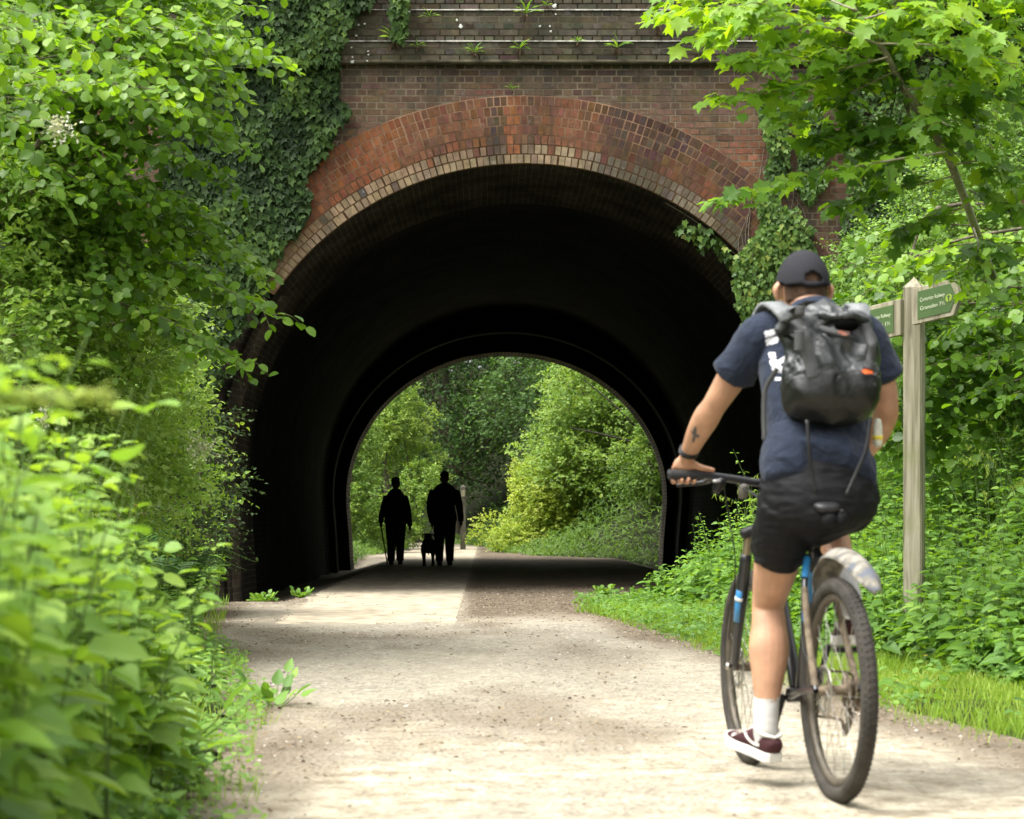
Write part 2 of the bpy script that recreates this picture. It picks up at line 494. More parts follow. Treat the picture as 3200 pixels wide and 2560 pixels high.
leaves_into(acc, (ico, icf), np.stack([X, Y, hgt(X, Y) + .004], 1), np.stack([np.cos(ang), np.sin(ang), r.normal(0, .2, n)], 1),
            np.stack([r.normal(0, .2, n), r.normal(0, .2, n), np.ones(n)], 1), r.lognormal(-5.25, .45, n), r.random(n))
M_peb = mat_leaf("pebble_stone", [(.16, .13, .10), (.35, .30, .24), (.52, .47, .40)], trans=0.0, rough=.9, spec=.2)
tag(acc.obj("pebbles", M_peb), 'small loose pebbles strewn over the beige path', 'pebbles', kind='stuff')
X, Y, r = scatter_path(26000, 5.5, 27.5, 62, lambda X, Y: np.clip(f_earth(X, Y) * 1.1 + .02, 0, 1) * np.where((X < -.26) & (Y > 18) & (X > -1.7), .12, 1))
acc = Acc(); n = len(X); ang = r.random(n) * 6.28
leaves_into(acc, T_SMALL, np.stack([X, Y, hgt(X, Y) + .014], 1), np.stack([np.cos(ang), np.sin(ang), r.normal(0, .15, n)], 1),
            np.stack([r.normal(0, .35, n), r.normal(0, .35, n), np.ones(n)], 1), .010 + .022 * r.random(n) ** 3, r.random(n))
M_lit = mat_leaf("dead_leaf", [(.04, .026, .016), (.09, .06, .036), (.18, .13, .08), (.34, .27, .17)], trans=.1, rough=.8, spec=.15)
tag(acc.obj("leaf_litter", M_lit), 'brown dead leaves and bits lying on the path', 'leaf litter', kind='stuff')
# ------------------------------------------------------------------ brick tunnel portal
TX = .443                      # axis of the tunnel
PY, QY = 24.5, 46.0            # near and far portal
CZ, RR = 1.46, 3.49            # arch centre height and radius
def prof(r=RR, zs=1.0, n=72, base=-.45):
    """tunnel profile from the left foot over the crown to the right foot"""
    a = np.linspace(math.radians(184.5), math.radians(-4.5), n)
    arc = np.stack([TX + r * np.cos(a), (CZ + r * np.sin(a)) * zs], 1)
    k = r - RR
    L0 = np.array([[TX - 3.38 - k, base], [TX - 3.43 - k, .5]])
    R0 = np.array([[TX + 3.43 + k, .5], [TX + 3.38 + k, base]])
    return np.concatenate([L0, arc, R0])

M_brick = mat_attr("weathered_brick", 'col', namp=.38, nscale=11, bump=.3, bscale=90, streak=True)
M_mortar = mat("lime_mortar", (.155, .125, .085), .95, noise=.5, nscale=5, bump=.5, bscale=80, spec=.1)
def tunnel_brick_material(k=1.0, name="sooty_shaded_brick"):
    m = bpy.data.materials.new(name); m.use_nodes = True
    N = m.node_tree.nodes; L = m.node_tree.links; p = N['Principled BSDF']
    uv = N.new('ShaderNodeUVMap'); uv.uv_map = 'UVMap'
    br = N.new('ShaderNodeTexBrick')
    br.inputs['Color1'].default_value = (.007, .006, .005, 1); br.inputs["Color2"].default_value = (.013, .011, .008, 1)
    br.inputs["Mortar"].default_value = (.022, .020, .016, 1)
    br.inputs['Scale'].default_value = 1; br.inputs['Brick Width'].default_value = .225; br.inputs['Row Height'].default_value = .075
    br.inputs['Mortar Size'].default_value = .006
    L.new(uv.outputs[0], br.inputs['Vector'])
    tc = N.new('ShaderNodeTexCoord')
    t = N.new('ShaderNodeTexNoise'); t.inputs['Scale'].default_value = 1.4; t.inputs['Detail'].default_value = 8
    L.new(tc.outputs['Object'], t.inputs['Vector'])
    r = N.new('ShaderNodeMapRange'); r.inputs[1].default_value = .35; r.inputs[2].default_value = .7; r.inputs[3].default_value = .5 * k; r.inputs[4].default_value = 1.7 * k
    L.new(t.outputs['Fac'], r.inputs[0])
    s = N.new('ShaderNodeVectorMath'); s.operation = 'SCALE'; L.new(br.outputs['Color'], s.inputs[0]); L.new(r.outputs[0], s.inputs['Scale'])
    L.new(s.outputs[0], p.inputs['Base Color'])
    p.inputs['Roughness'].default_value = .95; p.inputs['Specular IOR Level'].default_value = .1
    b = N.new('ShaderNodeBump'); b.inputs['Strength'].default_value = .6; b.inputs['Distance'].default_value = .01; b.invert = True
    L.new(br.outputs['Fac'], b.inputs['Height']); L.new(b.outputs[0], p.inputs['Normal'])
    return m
M_soot_shade = tunnel_brick_material(.8)  # soot, with the darkness of the bore put into the colour too
M_jambs = tunnel_brick_material(2.4, 'entrance_brick_lit_tone')  # same brick lightened, the entrance daylight is in its colour
M_farr = tunnel_brick_material(8, 'far_brick_lit_tone')  # same brick lightened further to imitate daylight on the far reveal

tunnel = thing("railway_tunnel", (TX, PY, 0), "brick railway tunnel with red arch rings and a pitch dark inside", "tunnel")

# lining: sections of different bore, joined by upright rings
def lining(front, far=False):
    secs = [(PY + 3.1, PY + 3.1, prof()), (PY + 3.1, 42.9, prof(RR + .15)), (42.9, 43.5, prof(RR + .04, .93)),
            (43.5, 44.8, prof(RR + .10, .94)), (44.8, 44.8, prof(RR - .12, .905))] if not front else [(PY + .02, PY + 3.1, prof())]
    if far: secs = [(44.8, QY - .02, prof(RR - .12, .905))]
    V = []; Fq = []; UV = []
    def ring(p, y):
        k = len(V)
        d = np.concatenate([[0], np.cumsum(np.linalg.norm(np.diff(p, axis=0), axis=1))])
        for (x, z), u in zip(p, d): V.append((x, y, z)); UV.append((y, u))
        return k
    last = None; n = len(prof())
    for y0, y1, p in secs:
        steps = max(1, int((y1 - y0) / 1.5)) if y1 > y0 else 0
        for s in range(steps + 1):
            y = y0 + (y1 - y0) * s / max(steps, 1)
            k = ring(p, y)
            if last is not None:
                for i in range(n - 1): Fq.append((last + i, last + i + 1, k + i + 1, k + i))
            last = k
    nm = "entrance_arch" if front else "far_arch" if far else "lining"
    me = mesh_np(nm, np.array(V), np.array(Fq))
    uvl = me.uv_layers.new(name='UVMap')
    li = np.zeros(len(me.loops), dtype=np.int32); me.loops.foreach_get('vertex_index', li)
    uvl.data.foreach_set('uv', np.array(UV, dtype=np.float32)[li].ravel())
    return link(nm, me, M_jambs if front else M_farr if far else M_soot_shade, tunnel)
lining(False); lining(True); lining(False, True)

def plate(name, y0, y1, p, x0, x1, z0, z1, m, parent, smooth=False):
    """wall with the arch cut out of it"""
    c = np.array([TX, CZ]); d = p - c
    q = []
    for dx, dz in d:
        t = min([s for s in ((x1 - c[0]) / dx if dx > 1e-6 else 1e9, (x0 - c[0]) / dx if dx < -1e-6 else 1e9,
                             (z1 - c[1]) / dz if dz > 1e-6 else 1e9, (z0 - c[1]) / dz if dz < -1e-6 else 1e9)])
        q.append((c[0] + dx * t, c[1] + dz * t))
    q = np.array(q)
    # make sure the corners are reached
    for cx, cz in ((x0, z1), (x1, z1)):
        k = np.argmin(np.hypot(q[:, 0] - cx, q[:, 1] - cz)); q[k] = (cx, cz)
    n = len(p); V = []
    for y in (y0, y1):
        V += [(a, y, b) for a, b in p] + [(a, y, b) for a, b in q]
    Fq = []
    for i in range(n - 1):
        Fq.append((i, i + 1, n + i + 1, n + i))
        Fq.append((2 * n + i, 3 * n + i, 3 * n + i + 1, 2 * n + i + 1))
        Fq.append((n + i, n + i + 1, 3 * n + i + 1, 3 * n + i))
    return link(name, mesh_np(name, np.array(V), np.array(Fq)), m, parent, smooth=False)
pp = prof(RR + .13)
plate("wall_core", PY, PY + .7, pp, -11, 12, -.8, 8.4, M_mortar, tunnel)
plate("far_wall", QY - .5, QY, prof(RR - .10, .908), -11, 12, -.8, 8.4, M_mortar, tunnel)

def rng_col(base, r, v=.18):
    base = base * .62
    k = 1 + r.normal(0, v, (len(base), 1))
    return np.clip(base * k + r.normal(0, .004, base.shape), .012, .8)

def boxes(C, ux, uz, hx, hz, yf, depth, tilt=None):
    """brick fronts: centres C (n,2), unit axes ux uz (n,2), half sizes, face at yf"""
    n = len(C)
    ch = .004
    V = np.zeros((n, 8, 3))
    k = 0
    for (sx, sz) in ((-1, -1), (1, -1), (1, 1), (-1, 1)):
        ox = (hx - ch) * sx; oz = (hz - ch) * sz
        V[:, k, 0] = C[:, 0] + ux[:, 0] * ox + uz[:, 0] * oz
        V[:, k, 2] = C[:, 1] + ux[:, 1] * ox + uz[:, 1] * oz
        V[:, k, 1] = yf
        ox = hx * sx; oz = hz * sz
        V[:, k + 4, 0] = C[:, 0] + ux[:, 0] * ox + uz[:, 0] * oz
        V[:, k + 4, 2] = C[:, 1] + ux[:, 1] * ox + uz[:, 1] * oz
        V[:, k + 4, 1] = yf + depth
        k += 1
    fc = [(0, 1, 2, 3), (0, 4, 5, 1), (1, 5, 6, 2), (2, 6, 7, 3), (3, 7, 4, 0)]
    q = (np.array(fc)[None] + (np.arange(n) * 8)[:, None, None]).reshape(-1, 4)
    return V.reshape(-1, 3), q

RO = RR + .13 + .0              # inner radius of the drawn rings equals the opening
RING_N, RING_T = 7, .111
EXT = RR + RING_N * RING_T       # extrados
rb = np.random.default_rng(5)
def wall_bricks():
    Cs, HX, HZ, YF, COLR = [], [], [], [], []
    course = .0748
    z = -.4; row = 0
    while z < 8.3:
        zc = z + course / 2
        hdr = row % 2 == 0
        L = .1125 if hdr else .225
        off = 0 if hdr else .056
        if zc < 6.10: yf = PY - .003
        elif zc < 6.33: yf = PY - .104
        elif zc < 6.70: yf = PY - .073
        else: yf = PY - .048
        x = -6.2 + off
        # where the arch cuts the course
        dz = zc - CZ
        R = EXT if zc > 3.55 else RR + .12
        if zc < 1.4: cut = 3.58
        else: cut = math.sqrt(max(R * R - dz * dz, 0)) if abs(dz) < R else -1
        if zc > 3.5 and zc < 3.6: pass
        while x < 8.0:
            a, b = x + .005, x + L - .005
            segs = [(a, b)]
            if cut > 0:
                segs = []
                if a < TX - cut: segs.append((a, min(b, TX - cut - .004)))
                if b > TX + cut: segs.append((max(a, TX + cut + .004), b))
            for a2, b2 in segs:
                if b2 - a2 > .015:
                    Cs.append(((a2 + b2) / 2, zc)); HX.append((b2 - a2) / 2); HZ.append(course / 2 - .0042)
                    YF.append(yf + rb.normal(0, .0009))
            x += L
        z += course; row += 1
    Cs = np.array(Cs); HX = np.array(HX); HZ = np.array(HZ); YF = np.array(YF)
    n = len(Cs)
    X, Z = Cs[:, 0], Cs[:, 1]
    up = Z > 6.08
    nz = vnoise(X * 1.1, Z * 1.6, seed=71, oct=3)
    red = np.array([.33, .125, .065]); brown = np.array([.20, .125, .078]); dark = np.array([.085, .076, .056]); moss = np.array([.108, .092, .060])
    c = brown + (red - brown) * np.clip((nz - .35) * 3.0 - np.clip((Z - 5.2) / 1.0, 0, 1) * .8, 0, 1)[:, None]
    k = np.clip((Z - 5.55) / .45, 0, 1) * np.clip(.55 + nz - .3, 0, 1)
    c = c + (dark - c) * (k * .85)[:, None]
    c = c + (dark - c) * (np.clip((vnoise(X * 3.0, Z * .4, seed=75, oct=2) - .55) * 5, 0, 1) * .5)[:, None]
    c[up] = moss + rb.normal(0, .012, (up.sum(), 1))
    c[up] = c[up] * (1 + .6 * (vnoise(X[up] * .9, Z[up] * 2.5, seed=77, oct=3) - .5))[:, None] * 1.0
    lowm = np.clip((2.2 - Z) / 1.2, 0, 1) * np.clip(1 - np.abs(X - TX + 3.6) / .6, 0, 1)
    c = c + (np.array([.14, .05, .035]) - c) * (lowm * .8)[:, None]
    c = rng_col(c, rb, .15)
    V, q = boxes(Cs, np.tile([1., 0], (n, 1)), np.tile([0., 1.], (n, 1)), HX, HZ, YF, .05)
    me = mesh_np("brick_face", V, q, cols={'col': np.repeat(c, 8, 0)})
    link("brick_face", me, M_brick, tunnel, smooth=False)
wall_bricks()

def ring_bricks():
    C, UX, UZ, HX, HZ, CC, YF = [], [], [], [], [], [], []
    a0 = math.asin((3.50 - CZ) / RR)
    for k in range(RING_N):
        r = RR + (k + .5) * RING_T
        a_lo = a0 if k < 2 else a0 - .02
        n = int(r * (math.pi - 2 * a_lo) / .0775)
        for i in range(n):
            a = a_lo + (math.pi - 2 * a_lo) * (i + .5) / n + rb.normal(0, .0009)
            C.append((TX + r * math.cos(a), CZ + r * math.sin(a)))
            UX.append((-math.sin(a), math.cos(a))); UZ.append((math.cos(a), math.sin(a)))
            HX.append(.0775 / 2 - .0028 + rb.normal(0, .0009)); HZ.append(RING_T / 2 - .0030 + rb.normal(0, .001))
            YF.append(PY - .034 + rb.normal(0, .0009))
            x = TX + r * math.cos(a); z = CZ + r * math.sin(a)
            red = np.array([.29, .105, .045]); dk = np.array([.080, .062, .045]); pale = np.array([.38, .295, .18]); br = np.array([.20, .10, .06])
            nn = vnoise(np.array([x * 1.2]), np.array([z * 1.2]), seed=91, oct=2)[0]
            mid = math.exp(-((x - (TX + .0)) / .35) ** 2)
            c = red * (.65 + .55 * nn)
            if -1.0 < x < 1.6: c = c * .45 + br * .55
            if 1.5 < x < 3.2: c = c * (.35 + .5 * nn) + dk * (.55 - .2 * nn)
            pit = 2 if abs(a - math.pi / 2) > .55 else 1.6
            if k < (2 if (abs(a - math.pi / 2) > .42 or rb.random() < .85) else 1):
                w = .85 if k == 0 else (.55 + .4 * nn)
                c = c * (1 - w) + pale * w * (.75 + .4 * nn)
                if rb.random() < .05: c = dk * 1.6
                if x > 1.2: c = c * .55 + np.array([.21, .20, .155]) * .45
            # water stain under the string course at the crown
            st = 1.15 * max(math.exp(-((x - .12) / .12) ** 2), .8 * math.exp(-((x - .52) / .09) ** 2), .45 * math.exp(-((x - 2.35) / .12) ** 2)) * (1 if k > 0 else .4)
            c = c * (1 - .75 * st) + dk * .75 * st
            if abs(x - .30) < .07 and k > 0: c = np.array([.31, .12, .055])
            bl = vnoise(np.array([x * 2.1]), np.array([z * 2.1]), seed=97, oct=2)[0]
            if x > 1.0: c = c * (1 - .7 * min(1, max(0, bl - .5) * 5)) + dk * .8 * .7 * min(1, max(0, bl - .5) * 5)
            CC.append(c)
    C, UX, UZ, HX, HZ, YF = map(np.array, (C, UX, UZ, HX, HZ, YF))
    CC = rng_col(np.array(CC), rb, .10)
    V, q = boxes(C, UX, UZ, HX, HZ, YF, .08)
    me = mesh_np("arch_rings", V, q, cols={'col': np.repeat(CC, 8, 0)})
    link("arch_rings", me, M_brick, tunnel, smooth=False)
    # mortar bed behind the rings, thick through the front edge
    a = np.linspace(math.pi - a0 + .02, a0 - .02, 90)
    Vv = []; Fq = []
    for aa in a:
        for rr, yy in ((RR + .003, PY + .03), (RR + .003, PY - .0315), (EXT + .004, PY - .0315), (EXT + .004, PY + .03)):
            Vv.append((TX + rr * math.cos(aa), yy, CZ + rr * math.sin(aa)))
    for i in range(len(a) - 1):
        for k in range(3): Fq.append((i * 4 + k, i * 4 + k + 1, i * 4 + 5 + k, i * 4 + 4 + k))
    link("arch_mortar", mesh_np("arch_mortar", np.array(Vv), np.array(Fq)), mat("stained_ring_mortar", (.14, .085, .05), .95, noise=.5, nscale=3, bump=.5, bscale=80, spec=.1), tunnel)
ring_bricks()

# splayed jambs under the arch rings
def jamb(sx):
    zs = np.linspace(-.45, 3.50, 26); V = []; Fq = []
    cols = []
    for z in zs:
        w = 3.38 + (.05) * min(1, (z + .45) / .95) if z < 1.2 else math.sqrt(RR * RR - (z - CZ) ** 2)
        for dx, yy in ((.42, PY - .02), (.13, PY - .03), (.0 - .06, PY + .75), (-.03, PY + 1.2)):
            V.append((TX + sx * (w + dx), yy, z))
            cols.append((.075, .066, .05) if dx < .2 else (.12, .065, .045))
    for i in range(len(zs) - 1):
        for k in range(3): Fq.append((i * 4 + k, i * 4 + k + 1, i * 4 + 5 + k, i * 4 + 4 + k))
    me = mesh_np("jamb", np.array(V), np.array(Fq), cols={'col': np.array(cols)})
    uvl = me.uv_layers.new(name='UVMap')
    li = np.zeros(len(me.loops), dtype=np.int32); me.loops.foreach_get('vertex_index', li)
    VV = np.array(V); uvl.data.foreach_set('uv', np.stack([VV[:, 1], VV[:, 2]], 1).astype(np.float32)[li].ravel())
    link("jamb", me, M_jamb, tunnel)
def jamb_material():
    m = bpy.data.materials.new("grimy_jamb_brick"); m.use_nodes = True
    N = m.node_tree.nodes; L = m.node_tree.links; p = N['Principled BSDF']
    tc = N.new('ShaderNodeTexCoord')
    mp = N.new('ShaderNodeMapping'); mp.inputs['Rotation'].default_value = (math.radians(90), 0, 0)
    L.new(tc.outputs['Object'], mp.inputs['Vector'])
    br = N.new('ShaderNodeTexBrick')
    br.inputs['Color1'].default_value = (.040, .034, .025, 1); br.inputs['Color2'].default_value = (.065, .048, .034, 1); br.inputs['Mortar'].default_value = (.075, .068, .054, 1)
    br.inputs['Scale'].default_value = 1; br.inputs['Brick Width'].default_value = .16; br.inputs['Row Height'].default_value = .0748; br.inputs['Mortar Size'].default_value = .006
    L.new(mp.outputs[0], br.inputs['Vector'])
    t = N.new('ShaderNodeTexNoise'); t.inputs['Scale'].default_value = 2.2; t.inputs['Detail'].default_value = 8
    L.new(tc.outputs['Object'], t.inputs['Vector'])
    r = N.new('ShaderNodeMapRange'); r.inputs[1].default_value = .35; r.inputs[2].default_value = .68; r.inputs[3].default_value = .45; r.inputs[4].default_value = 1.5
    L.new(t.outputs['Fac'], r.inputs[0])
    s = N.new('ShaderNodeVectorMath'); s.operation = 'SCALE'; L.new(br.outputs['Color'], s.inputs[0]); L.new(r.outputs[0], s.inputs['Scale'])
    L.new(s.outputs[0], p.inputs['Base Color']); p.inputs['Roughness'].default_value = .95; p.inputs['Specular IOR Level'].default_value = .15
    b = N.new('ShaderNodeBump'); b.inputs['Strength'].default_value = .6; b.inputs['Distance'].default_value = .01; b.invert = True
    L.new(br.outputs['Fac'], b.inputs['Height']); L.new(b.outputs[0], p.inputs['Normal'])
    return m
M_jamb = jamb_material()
jamb(-1); jamb(1)

# lime-washed bed joints of the upper bands and the drip under the string course
M_lime = mat("lime_bloom", (.27, .26, .22), .95, noise=.5, nscale=14, bump=.4, bscale=90, spec=.1)
def strip(name, x0, x1, z, h, y, m):
    n = 160; xx = np.linspace(x0, x1, n); acc = Acc()
    hh = h * (.35 + 1.1 * vnoise(xx * 4, xx * 0, seed=int(z * 10), oct=3))
    V = np.concatenate([np.stack([xx, xx * 0 + y, z - hh / 2], 1), np.stack([xx, xx * 0 + y, z + hh / 2], 1), np.stack([xx, xx * 0 + y + .08, z + hh / 2], 1)])
    Fq = [(i, i + 1, n + i + 1, n + i) for i in range(n - 1)] + [(n + i, n + i + 1, 2 * n + i + 1, 2 * n + i) for i in range(n - 1)]
    acc.faces(V, Fq); return acc.obj(name, m, tunnel)
strip("lime_joint", -4, 6, 6.335, .016, PY - .122, M_lime)
strip("lime_joint", -4, 6, 6.70, .015, PY - .092, M_lime)
acc = Acc()
for (x0, x1, z0, z1, y0, y1) in ((-11, 12, 6.085, 6.125, PY - .108, PY + .1), (-11, 12, 6.125, 6.34, PY - .100, PY + .1), (-11, 12, 6.34, 6.70, PY - .07, PY + .1), (-11, 12, 6.70, 8.38, PY - .045, PY + .1)):
    V = [(x, y, z) for z in (z0, z1) for y in (y0, y1) for x in (x0, x1)]
    acc.faces(V, [(0, 1, 5, 4), (0, 2, 3, 1), (4, 5, 7, 6)])
M_band = mat("mossy_mortar", (.075, .065, .042), .95, noise=.5, nscale=7, bump=.5, bscale=70, spec=.1)
acc.obj("string_course", M_band, tunnel)
# pale lichen spots
rl = np.random.default_rng(4)
M_lich = mat('pale_lichen', (.55, .56, .50), .9, noise=.2, nscale=60)
spots = [(742, 130, 8), (755, 52, 4), (768, 50, 5), (750, 75, 5), (750, 92, 5), (758, 92, 4), (1168, 12, 9), (1170, 30, 4), (1137, 55, 5), (1158, 55, 4), (1160, 66, 5), (970, 55, 8), (962, 42, 5), (862, 24, 5), (740, 100, 4), (742, 120, 4), (775, 108, 4), (776, 115, 4), (773, 128, 4)]
for (x, y, s) in spots:
    w = W(x, y, PY - .118 if y > 99 else PY - .09)
    rr = s / 183 * .5
    k = 9; ph = rl.random() * 6
    V = [(w[0], w[1] - .006, w[2])] + [(w[0] + rr * (1 + .35 * math.sin(3 * t + ph)) * math.cos(t), w[1] + .002, w[2] + rr * (1 + .3 * math.cos(2 * t + ph)) * math.sin(t)) for t in np.linspace(0, 6.283, k + 1)[:-1]]
    acc = Acc(); acc.faces(V, [(0, 1 + i, 1 + (i + 1) % k) for i in range(k)]); acc.obj("lichen", M_lich, tunnel)

# embankment over the tunnel
M_turf = mat("embankment_turf", (.06, .10, .025), .95, noise=.4, nscale=3, bump=.8, bscale=20, spec=.1)
o = grid_sheet("embankment", np.linspace(-60, 60, 60), np.linspace(PY + .3, QY - .3, 20),
               lambda X, Y: 8.2 + .9 * np.sin((Y - PY) / (QY - PY) * math.pi) + .2 * (vnoise(X, Y, seed=4) - .5), M_turf)
# ------------------------------------------------------------------ vegetation
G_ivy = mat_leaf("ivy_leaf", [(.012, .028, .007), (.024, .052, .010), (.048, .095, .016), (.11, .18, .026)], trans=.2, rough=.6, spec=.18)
G_ivyR = mat_leaf("yellowish_ivy_leaf", [(.026, .06, .010), (.055, .12, .016), (.11, .20, .03), (.24, .28, .045)], trans=.25, rough=.5, spec=.3)  # brighter, yellower ivy colours for the right wall and ground cover
G_hazel = mat_leaf("hazel_leaf", [(.055, .12, .015), (.105, .215, .023), (.17, .31, .03), (.27, .42, .045)], trans=.46, tcol=(1.5, 1.5, .35), rough=.42, spec=.4)
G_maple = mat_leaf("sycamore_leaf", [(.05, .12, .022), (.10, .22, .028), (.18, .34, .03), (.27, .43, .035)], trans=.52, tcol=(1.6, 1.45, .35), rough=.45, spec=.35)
G_fine = mat_leaf("hawthorn_leaf", [(.065, .14, .022), (.13, .25, .038), (.21, .35, .055), (.31, .44, .09)], trans=.42, rough=.5, spec=.35)
G_herb = mat_leaf("nettle_leaf", [(.05, .12, .02), (.11, .23, .038), (.18, .33, .05), (.30, .45, .07)], trans=.42, tcol=(1.4, 1.35, .4), rough=.5, spec=.35)
G_grass = mat_leaf("grass_blade", [(.10, .20, .025), (.19, .33, .035), (.29, .44, .055), (.44, .50, .12)], trans=.42, rough=.5, spec=.3)
G_far = mat_leaf("woodland_leaf", [(.02, .055, .013), (.05, .11, .022), (.085, .17, .032), (.14, .25, .045)], trans=.35, rough=.55, spec=.25)
G_farb = mat_leaf("bright_thicket_leaf", [(.06, .12, .02), (.12, .22, .035), (.19, .31, .05), (.30, .40, .07)], trans=.42, rough=.5, spec=.3)
M_bark = mat("bark", (.13, .11, .08), .9, noise=.4, nscale=30, bump=.8, bscale=60, spec=.15)
M_twig = mat("green_twig", (.12, .13, .05), .8, noise=.3, nscale=30, spec=.2)
M_stem = mat("nettle_stem", (.12, .19, .05), .7, noise=.3, nscale=30, spec=.3)

def clump(v): return np.clip(v, 0, 1)

class Plant:
    """one plant or tree: crown leaves, twigs and limbs gathered for its parts"""
    def __init__(s): s.leaf = Acc(); s.twig = Acc(); s.limb = Acc()

def spray(P, r, pts, n_side=10, side=(.25, .5), leaf=.08, tm=T_ROUND, step=.055, bias=.5, up=(0, 0, 1), droop=.25, rad=.008, both=True, jit=.35, flat=.75):
    """a limb with side twigs in a loose plane, leaves alternating along them"""
    c = curve3(pts, 24)
    L = np.linalg.norm(np.diff(c, axis=0), axis=1).sum()
    tubes(P.limb, c, np.linspace(rad, rad * .3, 24), 5)
    T = nrmz(np.gradient(c, axis=0))
    up = np.array(up, float)
    twigs = [c[6:]]
    for i in range(n_side):
        t = .12 + .88 * (i + r.random()) / n_side
        k = min(int(t * 23), 22)
        o = c[k]; d = T[k]
        s = np.cross(d, up); s /= np.linalg.norm(s) + 1e-6
        sgn = 1 if i % 2 else -1
        ln = r.uniform(*side) * (1.1 - .6 * t)
        dirn = d * r.uniform(.5, 1.0) + s * sgn * r.uniform(.5, 1.0) + up * r.normal(.08, .22)
        dirn /= np.linalg.norm(dirn)
        e = o + dirn * ln + np.array([0, 0, -droop * ln])
        m = o + dirn * ln * .55 + np.array([0, 0, .05 * ln])
        twigs.append(curve3([o, m, e], 8))
    PO, TI, NO, SZ, RN = [], [], [], [], []
    for tw in twigs:
        tl = np.linalg.norm(np.diff(tw, axis=0), axis=1).sum()
        n = max(3, int(tl / step))
        if tw is not twigs[0]: tubes(P.twig, tw, np.linspace(.0035, .0015, len(tw)), 4)
        tt = np.linspace(.15, 1, n) * (len(tw) - 1)
        k = np.minimum(tt.astype(int), len(tw) - 2); u = tt - k
        pos = tw[k] * (1 - u)[:, None] + tw[k + 1] * u[:, None]
        d = nrmz(tw[k + 1] - tw[k])
        s = nrmz(np.cross(d, up))
        sg = np.where(np.arange(n) % 2 == 0, 1, -1)[:, None]
        tip = d * .55 + s * sg * .8 + r.normal(0, jit, (n, 3)) + np.array([0, 0, -.30])
        nr = up * flat + r.normal(0, jit, (n, 3)) + np.array([0, -.35, 0])
        PO.append(pos + r.normal(0, .008, (n, 3))); TI.append(tip); NO.append(nr)
        SZ.append(leaf * r.uniform(.6, 1.2, n)); RN.append(clump(r.normal(bias, .2, n)))
    leaves_into(P.leaf, tm, np.concatenate(PO), np.concatenate(TI), np.concatenate(NO), np.concatenate(SZ), np.concatenate(RN))

def crown(P, r, centre, rad, n, leaf=.05, tm=T_SMALL, per=9, tl=.3, bias=.5, gap=.35, up=.55, spread=.22, shell=.55, nlean=(0, -.4, .8), seed=0, front=False):
    """leafy mass: twigs over an uneven ellipsoid, clumped so that gaps and darker hollows remain"""
    d = nrmz(r.normal(0, 1, (n, 3)))
    rr = (shell + (1 - shell) * r.random(n) ** .7)
    lump = vnoise(d[:, 0] * 2.2 + 9, d[:, 1] * 2.2 + 9, d[:, 2] * 2.2 + 9, seed=seed + 3, oct=3)
    rr = rr * (.62 + .75 * lump)
    pos = np.asarray(centre) + d * rr[:, None] * np.asarray(rad)
    g = vnoise(pos[:, 0] * 1.7 / max(tl * 2, .3), pos[:, 1] * 1.7 / max(tl * 2, .3), pos[:, 2] * 1.7 / max(tl * 2, .3), seed=seed, oct=2)
    k = g > gap
    if front: k &= (d[:, 1] < .35)
    pos, d, g, lump = pos[k], d[k], g[k], lump[k]
    m = len(pos)
    if m == 0: return
    dirn = nrmz(d * .8 + np.array([0, 0, up]) + r.normal(0, .45, (m, 3)))
    ln = tl * r.uniform(.5, 1.2, m)
    s = np.linspace(.05, 1, per)
    P0 = pos[:, None, :] + dirn[:, None, :] * (ln[:, None] * s)[..., None] + np.array([0, 0, -.35]) * (ln[:, None] * s ** 2)[..., None]
    P0 = P0 + r.normal(0, spread * leaf, P0.shape)
    side = nrmz(np.cross(dirn, np.array([0, 0, 1.]) + r.normal(0, .3, (m, 3))))
    sg = np.where(np.arange(per) % 2 == 0, 1, -1)[None, :, None]
    tip = dirn[:, None, :] * .6 + side[:, None, :] * sg * .8 + r.normal(0, .35, P0.shape) + np.array([0, 0, -.15])
    nr = np.array(nlean) + d[:, None, :] * .5 + r.normal(0, .38, P0.shape)
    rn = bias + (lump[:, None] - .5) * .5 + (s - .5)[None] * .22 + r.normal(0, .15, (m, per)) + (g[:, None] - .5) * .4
    sz = leaf * r.uniform(.6, 1.2, (m, per))
    leaves_into(P.leaf, tm, P0.reshape(-1, 3), tip.reshape(-1, 3), nr.reshape(-1, 3), sz.ravel(), clump(rn).ravel())
    # some twigs are thick enough to show
    q = r.random(m) < .35
    if q.any():
        K = 4; ss = np.linspace(-.4, 1, K)
        pl_ = pos[q][:, None, :] + dirn[q][:, None, :] * (ln[q][:, None] * ss)[..., None] + np.array([0, 0, -.35]) * (ln[q][:, None] * ss ** 2)[..., None]
        tubes(P.twig, pl_, np.array([.05, .04, .03, .015]) * leaf, 3)

def limbs_to(P, r, base, pts, r0=.05, r1=.01):
    base = np.asarray(base, float)
    for p in pts:
        p = np.asarray(p, float)
        m = (base + p) / 2 + r.normal(0, .12, 3) * np.linalg.norm(p - base) + np.array([0, 0, .08 * np.linalg.norm(p - base)])
        c = curve3([base, m, p], 14)
        tubes(P.limb, c, np.linspace(r0, r1, 14), 6)

def finish(P, name, label, cat, lm, base, group=None, bark=None, crown_name='crown', trunk_name='trunk'):
    t = thing(name, base, label, cat, group)
    P.leaf.obj(crown_name, lm, t)
    if P.limb.n: P.limb.obj(trunk_name, bark or M_bark, t, smooth=True)
    if P.twig.n: P.twig.obj('twigs', M_twig, t)
    return t

